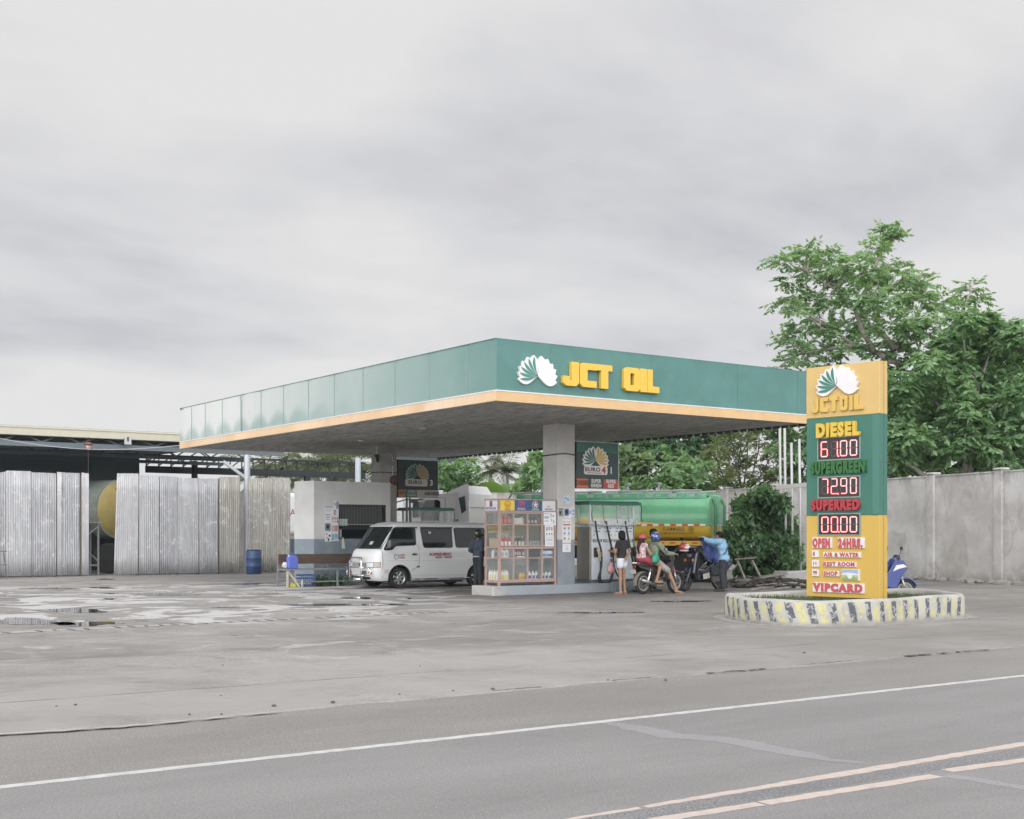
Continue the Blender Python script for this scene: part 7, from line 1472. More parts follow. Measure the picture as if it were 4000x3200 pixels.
def body_mb(J, k=1.0, head=True, fdir=(1,0,0)):
    mb = MB(); sp = V(*J['neck'])-V(*J['pel']); R = frame(sp); fd = Vector(fdir).normalized()
    mb.ell(J['pel'], (.105*k,.155*k,.12), R); mb.ell(V(*J['pel']).lerp(V(*J['chest']), .5), (.09*k,.13*k,.14), R); mb.ell(J['chest'], (.108*k,.155*k,.17), R)
    mb.caps(V(*J['shl']).lerp(V(*J['shr']),.12), V(*J['shr']).lerp(V(*J['shl']),.12), .06*k); mb.caps(J['neck'], V(*J['head'])-V(0,0,.05), .052, .048)
    for a in 'lr':
        mb.caps(J['h'+a], J['k'+a], .08*k, .052*k); mb.caps(J['k'+a], J['a'+a], .052*k, .034); kn = V(*J['k'+a]).lerp(V(*J['a'+a]), .28); mb.ell(kn+V(-.015,0,0), (.05*k,.05*k,.09))
        A, Tt = V(*J['a'+a]), V(*J['t'+a]); mb.caps(A+(A-Tt).normalized()*.035+V(0,0,-.04), Tt, .033, .028); mb.caps(A, A+V(0,0,-.04), .036)
        E_, W = V(*J['ell_' if a == 'l' else 'elr']), V(*J['wr'+a]); mb.caps(J['sh'+a], E_, .05*k, .038*k); mb.caps(E_, W, .038*k, .026)
        hd = (W-E_).normalized(); mb.ell(W+hd*.05, (.022,.042,.055), frame(hd, V(0,1,0).cross(hd) if abs(hd.y) < .9 else (1,0,0)))
        side = hd.orthogonal().normalized() if abs(hd.z) > .9 else hd.cross(V(0,0,1)).normalized(); dn = hd.cross(side).normalized()
        for i in range(4):
            p0 = W+hd*.088+side*(i-1.5)*.021; l = (.055,.065,.06,.045)[i]; p1 = p0+hd*l*.6+dn*.01; mb.caps(p0, p1, .0105, .0095, 7); mb.caps(p1, p1+hd*l*.3+dn*.03, .0095, .008, 7)
        mb.caps(W+hd*.03+side*.035, W+hd*.075+side*.062+dn*.02, .012, .01, 7)
    H_ = V(*J['head']); Rh = frame((0,0,1), fd); 
    if head:
        mb.ell(H_, (.098,.076,.108), Rh); mb.ell(H_+fd*.03-V(0,0,.055), (.062,.056,.06), Rh); mb.caps(H_+fd*.092, H_+fd*.108-V(0,0,.028), .010, .015, 8); mb.ell(H_+fd*.09-V(0,0,.065), (.014,.025,.010), Rh)
        for sg_ in (-1, 1): mb.ell(H_+fd.cross(V(0,0,1))*.078*sg_-V(0,0,.01), (.02,.01,.03), Rh)
    return mb
def shirt_mb(J, sleeve=.55, k=1.0, pad=.016, hem=.0, arms='lr'):
    mb = MB(); R = frame(V(*J['neck'])-V(*J['pel'])); pel = V(*J['pel'])-V(0,0,hem)
    mb.ell(pel+V(0,0,.05), (.115*k+pad,.158*k+pad,.13), R); mb.ell(V(*J['pel']).lerp(V(*J['chest']), .5), (.098*k+pad,.142*k+pad,.17), R); mb.ell(J['chest'], (.112*k+pad,.16*k+pad,.18), R); mb.caps(J['shl'], J['shr'], .062*k+pad*.6)
    for a in arms:
        S, E_, W = V(*J['sh'+a]), V(*J['ell_' if a == 'l' else 'elr']), V(*J['wr'+a])
        if sleeve <= 1: 
            if sleeve > 0: mb.caps(S, S.lerp(E_, sleeve), .054*k+pad, .046*k+pad*1.1)
        else: mb.caps(S, E_, .054*k+pad, .042*k+pad); mb.caps(E_, E_.lerp(W, sleeve-1), .042*k+pad, .03+pad)
    return mb
def pants_mb(J, leng=.5, k=1.0, pad=.014):
    mb = MB(); R = frame(V(*J['neck'])-V(*J['pel'])); mb.ell(J['pel'], (.11*k+pad,.158*k+pad,.11), R)
    for a in 'lr':
        h, kn, an = V(*J['h'+a]), V(*J['k'+a]), V(*J['a'+a])
        if leng <= 1: mb.caps(h, h.lerp(kn, leng), .085*k+pad, (.085-.03*leng)*k+pad*1.4)
        else: mb.caps(h, kn, .085*k+pad, .058*k+pad); mb.caps(kn, kn.lerp(an, leng-1), .058*k+pad, .05+pad)
    return mb
def person(label, loc, rz, over, k=1.0, fdir=(1,0,0), sc_=1.0, skin=m_skin):
    J = dict(BASE); J.update(over); J = {a: tuple(c*sc_ for c in b2) for a, b2 in J.items()}
    r = thing('person', label, 'person', loc, rz); voxel(body_mb(J, k, True, fdir), 'body', skin, r, .010, 3); return r, J
def helmet_on(r, J, m, fdir=(1,0,0), visor=True):
    H_ = V(*J['head']); fd = Vector(fdir).normalized(); Rh = frame((0,0,1), fd); h = MB().ell(H_+V(0,0,.03)-fd*.01, (.150,.128,.145), Rh, 22, 14).build('helmet', m, r, smooth=True)
    MB().ell(H_+V(0,0,.0)+fd*.045, (.118,.112,.07), Rh, 18, 10).build('visor', dark_glass, h, smooth=True); MB().torus(H_-V(0,0,.075), (0,0,1), .10, .022).build('trim', black_plastic, h, smooth=True); return h
# girl at the pump
m_bt = mat('tee_black', (.02,.02,.022), .8, bump=.6, bs=9); m_ws = mat('shorts_white', (.60,.61,.68), .75, bump=.5, bs=10)
r, J = person('person with bobbed black hair, black tee and white shorts standing at the pump', (21.74,25.72,0), rad(100), dict(elr=(-.06,-.25,1.10), wrr=(-.13,-.05,.98), ell_=(.05,.22,1.08), wrl=(.24,.14,1.12), hl=(0,.075,.86), hr=(0,-.075,.86), kl=(.0,.075,.47), kr=(.02,-.085,.47)), .88, sc_=1.02)
voxel(shirt_mb(J, .45, .90), 'shirt', m_bt, r); voxel(pants_mb(J, .28, .92, .022), 'shorts', m_ws, r)
h = MB(); H_ = V(*J['head']); h.ell(H_+V(-.012,0,.025), (.108,.092,.112)); h.ell(H_+V(-.05,0,-.05), (.07,.088,.10)); h.ell(H_+V(-.01,.07,-.04), (.05,.03,.09)); h.ell(H_+V(-.01,-.07,-.04), (.05,.03,.09)); voxel(h, 'hair', m_hair, r)
for a in 'lr': p = V(*J['t'+a]); MB().obox((p.x-.07,p.y-.005*(1 if a == 'l' else -1),.008), (.25,.09,.016)).build('sandal', mat('sandal_pink', (.45,.25,.24), .7), r, bevel=.006)
bgp = thing('bag', 'small pinkish bag hanging in front of the pump beside the person in white shorts', 'bag', (21.55,25.95,.55))
h = MB(); h.ell((0,0,.1), (.13,.07,.11)); h.ell((.02,0,.24), (.07,.04,.06)); voxel(h, 'pouch', mat('bag_pink', (.42,.22,.23), .7), bgp, .014); MB().tube([(-.05,0,.26),(0,0,.36),(.06,0,.26)], .008, 6).build('handle', mat('bag_maroon', (.2,.05,.07), .7), bgp)
# two riders
mx_ = Vector((math.cos(MRZ), math.sin(MRZ), 0)); my_ = Vector((-mx_.y, mx_.x, 0))
m_floral, t, b = tree_of('floral_top'); c = t.nodes.new('ShaderNodeTexCoord').outputs['Object']; t.links.new(mixc(t, mapr(t, noise(t, c, 26, 3, .6), .47, .55), (.60,.53,.52), (.36,.14,.16)), b.inputs['Base Color']); b.inputs['Roughness'].default_value = .8
m_rsh = mat('shorts_red', (.33,.045,.07), .8, var=.12, vs=7, bump=.5, bs=9); m_cap = mat('cap_red', (.52,.10,.11), .7)
r, J = person('person riding pillion in red cap, pink floral sleeveless top and red shorts', MOTO, MRZ, dict(pel=(-.06,0,.93), chest=(-.06,0,1.18), neck=(-.05,0,1.33), head=(-.01,0,1.44), shl=(-.05,.155,1.285), shr=(-.05,-.155,1.285), ell_=(.14,.22,1.12), elr=(.06,-.23,1.05), wrl=(.30,.15,1.08), wrr=(.26,-.17,1.0),
    hl=(-.0,.09,.92), hr=(-.0,-.10,.92), kl=(.42,.24,.78), kr=(.43,-.24,.76), al=(.24,.22,.40), ar=(.27,-.24,.36), tl=(.40,.25,.35), tr=(.45,-.27,.33)), .92)
voxel(shirt_mb(J, 0, .92, .018), 'top', m_floral, r); voxel(pants_mb(J, .42, .95, .02), 'shorts', m_rsh, r)
H_ = V(*J['head']); h = MB(); h.ell(H_+V(-.02,0,.01), (.105,.09,.115)); h.caps(H_+V(-.09,0,-.02), H_+V(-.14,0,-.22), .055, .06); h.caps(H_+V(-.14,0,-.22), H_+V(-.13,-.02,-.42), .06, .02); voxel(h, 'hair', m_hairb, r)
h = MB(); h.lathe([(.108,.035),(.112,.06),(.10,.11),(.06,.145),(0.01,.155)], H_+V(-.01,0,0), (0,0,1), 20); h.prism([(.06+.14*math.cos(a),.085*math.sin(a)) for a in [rad(-80+160*i/10) for i in range(11)]], H_+V(-.01,0,.04), (1,0,0), (0,1,0), (0,0,.012)); h.build('cap', m_cap, r, smooth=False, bevel=.003)
for a in 'r': p = V(*J['t'+a]); MB().obox((p.x-.06,p.y,p.z-.032), (.25,.09,.018)).build('sandal', mat('sandal_tan', (.30,.24,.18), .7), r, bevel=.006)
m_jk, t, b = tree_of('patterned_jacket'); c = t.nodes.new('ShaderNodeTexCoord').outputs['Object']; cj = mixc(t, mapr(t, noise(t, c, 8, 4, .6, None, .5), .54, .62), (.20,.25,.17), (.40,.16,.16)); cj = mixc(t, mapr(t, noise(t, c, 10, 4, .6, None, .5, (3,3,3)), .58, .64), cj, (.10,.09,.15)); t.links.new(cj, b.inputs['Base Color']); b.inputs['Roughness'].default_value = .75; bp = nd(t, 'ShaderNodeBump', i_Strength=.6, i_Distance=.03); t.links.new(noise(t, c, 8, 3, .5), bp.inputs['Height']); t.links.new(bp.outputs[0], b.inputs['Normal'])
m_gsh = mat('shorts_grey', (.30,.285,.275), .85, var=.15, vs=8, bump=.5, bs=9); m_hblue2, t, b = tree_of('helmet_blue'); c = t.nodes.new('ShaderNodeTexCoord').outputs['Object']; t.links.new(mixc(t, mapr(t, noise(t, c, 9, 4, .6, None, .8), .5, .54), (.035,.05,.22), (.30,.34,.5)), b.inputs['Base Color']); b.inputs['Roughness'].default_value = .18; b.inputs['Coat Weight'].default_value = .5
r, J = person('person steering the dark motorcycle in blue helmet, patterned green jacket and grey shorts', MOTO, MRZ, dict(pel=(.30,0,.91), chest=(.38,0,1.17), neck=(.43,0,1.36), head=(.49,0,1.48), shl=(.42,.19,1.31), shr=(.42,-.19,1.31), ell_=(.62,.30,1.10), elr=(.60,-.30,1.08), wrl=(.84,.33,1.06), wrr=(.83,-.34,1.06),
    hl=(.34,.10,.88), hr=(.34,-.11,.88), kl=(.70,.24,.66), kr=(.68,-.29,.60), al=(.58,.22,.34), ar=(.86,-.40,.10), tl=(.74,.23,.30), tr=(1.03,-.44,.03)), 1.0)
voxel(shirt_mb(J, 1.9, 1.02, .022), 'jacket', m_jk, r); voxel(pants_mb(J, .9, 1.0, .022), 'shorts', m_gsh, r); helmet_on(r, J, m_hblue2)
S, E_ = V(*J['shr']), V(*J['elr']); p_ = S.lerp(E_, .55)
MB().torus(p_+V(.02,-.075,0),(0.1,1,.2),.045,.014,18,5).build('sleeve_badge', mat('badge_black', (.03,.03,.03), .6), r); MB().lathe([(0,0),(.034,0),(.034,.006),(0,.006)], p_+V(.02,-.072,0), (-.1,-1,-.2), 14).build('sleeve_badge', mat('badge_yellow', (.55,.48,.12), .6), r)
p = V(*J['tr']); MB().obox((p.x-.06,p.y+.01,.008), (.27,.10,.016), (0,0,-.2)).build('sandal', mat('sandal_tan', (.30,.24,.18), .7), r, bevel=.006)
bag = thing('bag', 'green plastic carrier bag held between the two motorcycle riders', 'bag', MOTO+mx_*.20-my_*.27+V(0,0,.83), MRZ); h = MB(); h.ell((0,0,.1), (.13,.09,.14)); h.ell((.03,0,.24), (.06,.05,.08)); h.ell((-.06,-.02,.04), (.07,.07,.06)); voxel(h, 'pouch', mat('bag_green', (.03,.24,.15), .4), bag, .014)
# attendant behind
m_lime = mat('shirt_lime', (.38,.40,.07), .8, var=.12, vs=7, bump=.5, bs=9)
r, J = person('person in black cap and lime yellow shirt behind the motorcycle riders', (23.55,26.55,0), rad(-5), dict(elr=(.08,-.25,1.12), wrr=(.28,-.15,1.1), ell_=(.05,.25,1.1), wrl=(.25,.15,1.05)), 1.0, sc_=1.045)
voxel(shirt_mb(J, .6, 1.02), 'shirt', m_lime, r); voxel(pants_mb(J, 1.95, 1.0), 'trousers', mat('trousers_dark', (.025,.028,.034), .8), r)
H_ = V(*J['head']); h = MB(); h.ell(H_+V(-.018,0,.012), (.102,.083,.11)); voxel(h, 'hair', m_hair, r); h = MB(); h.lathe([(.110,.03),(.114,.06),(.10,.11),(.06,.145),(.01,.155)], H_, (0,0,1), 20); h.prism([(.06+.15*math.cos(a),.085*math.sin(a)) for a in [rad(-80+160*i/10) for i in range(11)]], H_+V(0,0,.035), (1,0,0), (0,1,0), (0,0,.012)); h.build('cap', m_hair, r, bevel=.003)
for sg_ in (-1, 1): MB().ell(H_+V(.088,.03*sg_,.012), (.012,.016,.010), n=8, k=6).build('eye', mat('eye_dark', (.02,.015,.012), .2), r, smooth=True)
for a in 'lr': p = V(*J['t'+a]); MB().obox((p.x-.06,p.y,.035), (.28,.10,.07)).build('shoe', mat('shoe_dark', (.03,.028,.026), .6), r, bevel=.025, seg=2)
# man with the raincoat
m_bs, t, b = tree_of('checked_blue_shirt'); c = t.nodes.new('ShaderNodeTexCoord').outputs['Object']; s = nd(t, 'ShaderNodeSeparateXYZ'); t.links.new(c, s.inputs[0])
gy = mth(t, 'FRACT', mth(t, 'MULTIPLY', s.outputs[1], 16)); gz = mth(t, 'FRACT', mth(t, 'MULTIPLY', s.outputs[2], 16)); ck = mth(t, 'MAXIMUM', mapr(t, gy, .8, .85), mapr(t, gz, .8, .85)); t.links.new(mixc(t, mth(t, 'MULTIPLY', ck, .5), (.19,.37,.56), (.42,.55,.66)), b.inputs['Base Color']); b.inputs['Roughness'].default_value = .8
bp = nd(t, 'ShaderNodeBump', i_Strength=.9, i_Distance=.04); t.links.new(noise(t, c, 8, 3, .55), bp.inputs['Height']); t.links.new(bp.outputs[0], b.inputs['Normal'])
pm_ = at(2828, 2092, 35.3); MRX = rad(118)
r, J = person('person in light blue checked shirt and dark trousers holding up a raincoat', (pm_.x, pm_.y, 0), MRX, dict(chest=(.05,0,1.21), neck=(.09,0,1.39), head=(.15,-.0,1.515), shl=(.08,.18,1.345), shr=(.08,-.18,1.345), ell_=(.34,.27,1.37), elr=(.33,-.20,1.26), wrl=(.52,.33,1.46), wrr=(.50,-.05,1.36), kl=(.03,.11,.47), kr=(.05,-.13,.47), al=(-.04,.13,.08), ar=(-.0,-.17,.08), tl=(.13,.15,.025), tr=(.16,-.20,.025)), 1.12, sc_=1.02)
voxel(shirt_mb(J, 1.85, 1.12, .03, .06), 'shirt', m_bs, r, .013, 3); voxel(pants_mb(J, 1.95, 1.1, .02), 'trousers', mat('trousers_navy', (.028,.034,.042), .85, var=.25, vs=6, bump=.6, bs=8), r)
H_ = V(*J['head']); h = MB(); h.ell(H_+V(-.018,0,.02), (.104,.085,.108)); voxel(h, 'hair', m_hair, r)
MB().tube([(-.10,-.17,1.40),(-.12,-.02,1.27),(-.11,.12,1.12),(-.05,.19,1.02)], .014, 6).build('shoulder_strap', mat('strap_navy', (.04,.06,.12), .7), r)
for a in 'lr': p = V(*J['t'+a]); MB().obox((p.x-.06,p.y,.04), (.29,.105,.075), (0,0,.1 if a == 'l' else -.15)).build('shoe', mat('shoe_dark', (.03,.028,.026), .6), r, bevel=.025, seg=2)
# raincoat hanging from his hands
vs = []; fs = []; nx, nz_ = 18, 22
A, B = at(2733, 2100, 35.65), at(2808, 2090, 35.9)
for j in range(nz_+1):
    q = j/nz_
    for i in range(nx+1):
        u = i/nx; p = A.lerp(B, u); wv = .05*math.sin(u*9+q*4)+.035*math.sin(u*17+q*7+1)+.02*math.sin(u*5-q*13); drop = (.62+.25*u+.05*math.sin(u*7))*q; sag = -.05*math.sin(math.pi*u)*(1-q)
        pd_ = Vector((cF, sF, 0)); sd_ = Vector((sF, -cF, 0)); p = p+pd_*wv*(.3+q)+sd_*((.10*q+.12*q*q)*(1-u*.35)+.03*math.sin(q*6))+V(0,0,-drop+sag+.012*math.sin(i*1.7+j)); vs.append(p)
        if i and j: k = j*(nx+1)+i; fs.append((k,k-1,k-nx-2,k-nx-1))
o = MB().add(vs, fs).build('raincoat', mat('raincoat_blue', (.06,.10,.30), .42, var=.3, vs=7, bump=.6, bs=7), smooth=True); s_ = o.modifiers.new('s', 'SOLIDIFY'); s_.thickness = .006; tag(o, 'crumpled blue raincoat held up over the black scooter', 'raincoat')
# rider waiting left of the display rack
m_navy = mat('jacket_navy', (.035,.05,.08), .7, var=.3, vs=6, bump=.6, bs=8)
pl_ = at(1868, 2092, 36.0)
r, J = person('person in black helmet, navy jacket and dark trousers standing left of the display rack', (pl_.x, pl_.y, 0), rad(15), dict(ell_=(-.06,.24,1.10), elr=(-.13,-.24,1.10), wrl=(.17,.16,.98), wrr=(.16,-.12,.97), kl=(.03,.08,.47), kr=(.0,-.08,.47)), 1.0, sc_=1.03)
voxel(shirt_mb(J, 1.9, 1.02, .022), 'jacket', m_navy, r); voxel(pants_mb(J, 1.95, 1.0, .014), 'trousers', mat('trousers_navy', (.028,.034,.042), .85, var=.25, vs=6, bump=.6, bs=8), r); helmet_on(r, J, mat('helmet_black', (.02,.024,.026), .1, coat=.8))
MB().torus((0,0,.955),(0,0,1),.145,.014,24,6).build('shirt_hem', mat('hem_white', (.5,.5,.5), .8), r)
for a in 'lr': p = V(*J['t'+a]); MB().obox((p.x-.06,p.y,.035), (.28,.10,.07)).build('shoe', mat('shoe_dark', (.03,.028,.026), .6), r, bevel=.025, seg=2)
# ------------------------------------------------------------------ vegetation
def leaf_mat(name, c0, c1, rough=.5, tr=.42):
    m, t, b = tree_of(name); g_ = t.nodes.new('ShaderNodeNewGeometry'); c = t.nodes.new('ShaderNodeTexCoord').outputs['Object']
    f = mth(t, 'ADD', mth(t, 'MULTIPLY', g_.outputs['Random Per Island'], .6), mth(t, 'MULTIPLY', mapr(t, noise(t, c, .45, 3), .35, .65), .4)); col = mixc(t, f, c0, c1)
    t.links.new(col, b.inputs['Base Color']); b.inputs['Roughness'].default_value = rough; b.inputs['Specular IOR Level'].default_value = .4
    tl = nd(t, 'ShaderNodeBsdfTranslucent'); t.links.new(mixc(t, 1.0, col, (1.25,1.35,.55), 'MULTIPLY'), tl.inputs[0]); mx = nd(t, 'ShaderNodeMixShader', i_0=tr); t.links.new(b.outputs[0], mx.inputs[1]); t.links.new(tl.outputs[0], mx.inputs[2])
    t.links.new(mx.outputs[0], t.nodes['Material Output'].inputs[0]); return m
m_bark = mat('bark_pale', (.25,.235,.205), .9, var=.3, vs=6); m_barkd = mat('bark_dark', (.075,.065,.055), .9, var=.3, vs=6)
def norm(a): return a/np.maximum(np.linalg.norm(a, axis=-1, keepdims=True), 1e-9)
def leaves_mesh(P, D, S, Ln, Wd, fold=.25, tip=.45):
    "diamond leaves: base P, direction D, side S, length, half width"
    n = len(P); Nn = np.cross(D, S); L_ = Ln[:,None]; W_ = Wd[:,None]
    mid = P+D*L_*tip-Nn*0; v = np.stack([P, mid+S*W_+Nn*W_*fold, P+D*L_-Nn*L_*.10, mid-S*W_+Nn*W_*fold], 1).reshape(-1, 3)
    me = bpy.data.meshes.new('leaves'); me.vertices.add(4*n); me.vertices.foreach_set('co', v.astype(np.float32).ravel()); me.loops.add(4*n); me.loops.foreach_set('vertex_index', np.arange(4*n, dtype=np.int32)); me.polygons.add(n); me.polygons.foreach_set('loop_start', np.arange(0, 4*n, 4, dtype=np.int32)); me.update(); me.validate(); return me
def sprays(C, D, n, L, ll, lw, droop=.5, style='pinnate'):
    "C centres, D directions -> leaflet arrays"
    N_ = len(C); up = np.array([0,0,1.0]); side = norm(np.cross(D, up)+RNG.normal(0,.25,(N_,3))); out_ = []
    Ls = L*RNG.uniform(.7,1.25,N_)
    for i in range(n):
        if style == 'pinnate':
            q = (i//2+.6)/(n/2); sg = 1 if i % 2 else -1; base = C+D*(Ls*q)[:,None]-up*(droop*Ls*q*q*.5)[:,None]; d = norm(D*(.35+.5*(q > .93))+side*sg*(1-.8*(q > .93))-up*(droop*RNG.uniform(.5,1.4,N_))[:,None]+RNG.normal(0,.16,(N_,3)))
        else:
            a = 2*math.pi*i/n+RNG.uniform(-.4,.4,N_); e2 = np.cross(D, side); d = norm(side*np.cos(a)[:,None]+e2*np.sin(a)[:,None]+D*.35-up*(droop*RNG.uniform(.4,1.4,N_))[:,None]); base = C+RNG.normal(0,.03,(N_,3))
        s = norm(np.cross(d, norm(up+RNG.normal(0,.45,(N_,3))))); out_.append((base, d, s, ll*RNG.uniform(.7,1.25,N_), lw*RNG.uniform(.75,1.2,N_)))
    return [np.concatenate(k) for k in zip(*out_)]
def clump_points(cl, dens, minn=.5):
    C, D = [], []
    for c, r in cl:
        n = max(int(min(48, dens*minn)), int(dens*r*r)); u = norm(RNG.normal(0,1,(n,3))); rr = r*RNG.uniform(.25,1,(n,1))**.6; p = np.array(c)+u*rr*np.array([1,1,.72]); C.append(p)
        d = norm(u*np.array([1,1,.35])+RNG.normal(0,.55,(n,3))*np.array([1,1,.4])+np.array([0,0,.12])); D.append(d)
    return np.concatenate(C), np.concatenate(D)
def plant(name, label, cat, base, cl, lm, dens, st, bark=m_bark, trunk_r=.25, fork=None, group=None, limbs=True, minn=.5, nodes=None):
    r = thing(name, label, cat, base, 0, group); C, D = clump_points(cl, dens, minn); A = sprays(C, D, **st); P = A[0]-np.array(base)
    me = leaves_mesh(P, *A[1:]); me.materials.append(lm); o = bpy.data.objects.new('crown', me); COL.objects.link(o); o.parent = r
    mb = MB(); b0 = Vector(base); f = Vector(fork) if fork is not None else b0.lerp(Vector(cl[0][0]), .4)
    mb.tube([b0, b0.lerp(f,.5)+V(.1*trunk_r,.1,0), f], [trunk_r*1.25, trunk_r, trunk_r*.8], 10); rb = random.Random(len(cl))
    if limbs:
        for c, rr in cl:
            c = Vector(c); f0 = f
            if nodes: f = min(nodes, key=lambda q: (q-c).length+max(0, q.z-c.z)*1.5)
            m1 = f.lerp(c,.45)+V(rb.uniform(-.4,.4),rb.uniform(-.4,.4),rb.uniform(-.1,.5))*min(1, rr); rad_ = trunk_r*.24
            mb.tube([f, f.lerp(m1,.5)+V(0,0,.08), m1, m1.lerp(c,.6)+V(rb.uniform(-.1,.1),0,.08), c], [rad_*1.3, rad_, rad_*.75, rad_*.5, rad_*.22], 6)
            for k in range(6):
                e = c+V(rb.gauss(0,1),rb.gauss(0,1),rb.gauss(0,.6)).normalized()*rr*rb.uniform(.6,.98); s0 = m1.lerp(c, rb.uniform(.3,1)); mb.tube([s0, s0.lerp(e,.5)+V(0,0,.06), e], [rad_*.28, rad_*.2, rad_*.07], 5)
            f = f0
    mb.build('trunk', bark, r, smooth=True, world=True); return r
def vpx(lst, d0, spread=2.0, seed=1, k=1.0):
    rb = random.Random(seed); out_ = []
    for x, y, rr in lst: d = d0+rb.uniform(-spread, spread); out_.append((tuple(at(x*1.8553, y*1.8553, d)), rr*1.8553/FPX*d*k))
    return out_
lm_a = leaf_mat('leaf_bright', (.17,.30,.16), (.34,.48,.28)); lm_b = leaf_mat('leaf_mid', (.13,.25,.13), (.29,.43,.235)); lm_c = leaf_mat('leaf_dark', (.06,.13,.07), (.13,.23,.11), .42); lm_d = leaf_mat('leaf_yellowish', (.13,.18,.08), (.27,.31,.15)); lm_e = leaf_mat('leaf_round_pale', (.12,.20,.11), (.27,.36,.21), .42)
PIN = dict(n=14, L=.52, ll=.25, lw=.058, droop=.55); PALM_ = dict(n=9, L=.3, ll=.34, lw=.075, droop=.7, style='star')
# tall tree with open crown
top = [(1642,545,20),(1668,530,20),(1694,533,26),(1728,543,26),(1757,538,20),(1786,556,24),(1830,523,22),(1852,503,13),(1864,482,13),(1886,494,10),(1845,545,20),(1665,588,22),(1700,572,22),(1736,575,28),(1775,590,30),(1812,575,32),(1850,570,36),(1892,572,30),(1925,588,26),(1950,600,20),
       (1650,636,20),(1672,655,22),(1700,632,28),(1745,628,30),(1790,632,34),(1838,625,36),(1885,622,36),(1930,632,32),(1970,640,24),(2022,618,17),(2045,603,15),(2058,628,13),(2010,645,18),(1690,690,28),(1730,680,32),(1775,690,36),(1828,680,38),(1880,680,38),(1930,690,36),(1975,690,30),(1660,722,22),(1690,735,28),(1740,738,30),(1790,735,28),(1850,735,30),(1900,735,32),(1700,765,22),(1755,765,18),(1650,768,20)]
LP = (((1866,776),(1862,752),(1885,735),(1925,722),(1965,700)),((1862,752),(1840,740),(1800,728),(1760,700),(1725,690)),((1885,735),(1905,700),(1935,660),(1945,625)),((1840,740),(1815,695),(1800,650),(1760,610),(1700,575)),((1800,650),(1830,600),(1850,540),(1862,480)),((1885,735),(1850,690),(1838,640),(1880,600)),((1870,760),(1905,765),(1960,740),(2010,690),(2045,612)),((1800,728),(1740,735),(1690,745)),((1760,610),(1790,575)),((1760,700),(1700,660),(1660,640)))
LN = [at(x*1.8553, y*1.8553, 51.6+.5*math.sin(i*2.1+x)) for i, q in enumerate(LP) for x, y in q]
cA = vpx(top, 52, 2.4, 3, .92); bA = at(3420, 2250, 52.5); bA.z = 0; fA = at(3462, 1440, 52.3)
plant('tall_tree', 'tall open crowned tree with pale forked limbs rising behind the price pylon', 'tree', bA, cA, lm_a, 92, PIN, m_bark, .16, fA, minn=.12, nodes=LN)
ml = MB(); 
k_ = 0
for pts in LP:
    p3 = LN[k_:k_+len(pts)]; k_ += len(pts); ml.tube(p3, [.12-.085*i/(len(p3)-1) for i in range(len(p3))], 7)
ml.build('limb', m_bark, bpy.data.objects['tall_tree'], smooth=True, world=True)
# broad tree filling the right edge
rt = [(2000,720,30),(2040,705,32),(2080,690,28),(2120,700,28),(2150,715,30),(2190,740,40),(1960,760,36),(2010,760,40),(2060,745,40),(2110,740,42),(2155,770,45),(1900,800,34),(1940,810,38),(1990,810,42),(2045,800,45),(2100,800,46),(2150,830,48),(2200,820,50),(1890,850,30),(1930,860,40),(1980,870,46),(2035,860,48),(2090,860,50),(2140,890,50),(2200,900,55),
      (1885,905,26),(1920,915,38),(1965,930,44),(2015,925,48),(2070,925,50),(2125,945,48),(2180,960,50),(1890,950,26),(1935,965,30),(2000,975,32),(2060,975,34),(2115,985,30),(2170,990,34),(1885,985,20),(2230,860,50),(2240,950,50),(2070,672,22),(2105,690,24),(2135,702,24),(2035,668,28),(2165,712,26),(2110,715,30)]
cB = vpx(rt, 48.5, 2.0, 5); bB = at(3830, 2250, 48.5); bB.z = 0; fB = at(3780, 1800, 48.5)
plant('broad_tree', 'broad leafy green tree overhanging the boundary wall at the right edge', 'tree', bB, cB, lm_b, 104, dict(n=11, L=.34, ll=.29, lw=.07, droop=.75), m_bark, .2, fB, limbs=False)
ml = MB()
BR = [((1955,1010),(1925,985),(1893,968),(1872,972)),((2030,1000),(2035,900),(2060,820),(2085,740)),((2035,940),(1995,880),(1960,830),(1945,780)),((2040,900),(2100,850),(2140,790)),((2060,820),(2035,770),(2030,720))]
rt2 = [(2000,740,36),(2080,740,40),(1930,830,44),(2010,840,46),(2090,840,46),(2160,860,46),(1890,880,44),(1940,900,46),(2000,890,50),(2060,900,50),(2120,910,50),(2180,900,50),(1890,960,36),(1950,975,34),(2020,970,36),(2090,970,36),(2150,970,36),(1900,800,40),(1960,780,36),(2140,800,40),(2050,800,40)]
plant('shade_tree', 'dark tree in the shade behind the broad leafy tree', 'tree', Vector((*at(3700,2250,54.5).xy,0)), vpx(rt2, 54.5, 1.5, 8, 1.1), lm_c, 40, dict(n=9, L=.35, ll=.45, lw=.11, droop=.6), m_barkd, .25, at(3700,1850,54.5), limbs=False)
for pts in BR: p3 = [at(x*1.8553, y*1.8553, 48.2) for x, y in pts]; ml.tube(p3, [.11-.08*i/(len(p3)-1) for i in range(len(p3))], 7)
ml.build('limb', m_bark, bpy.data.objects['broad_tree'], smooth=True, world=True)
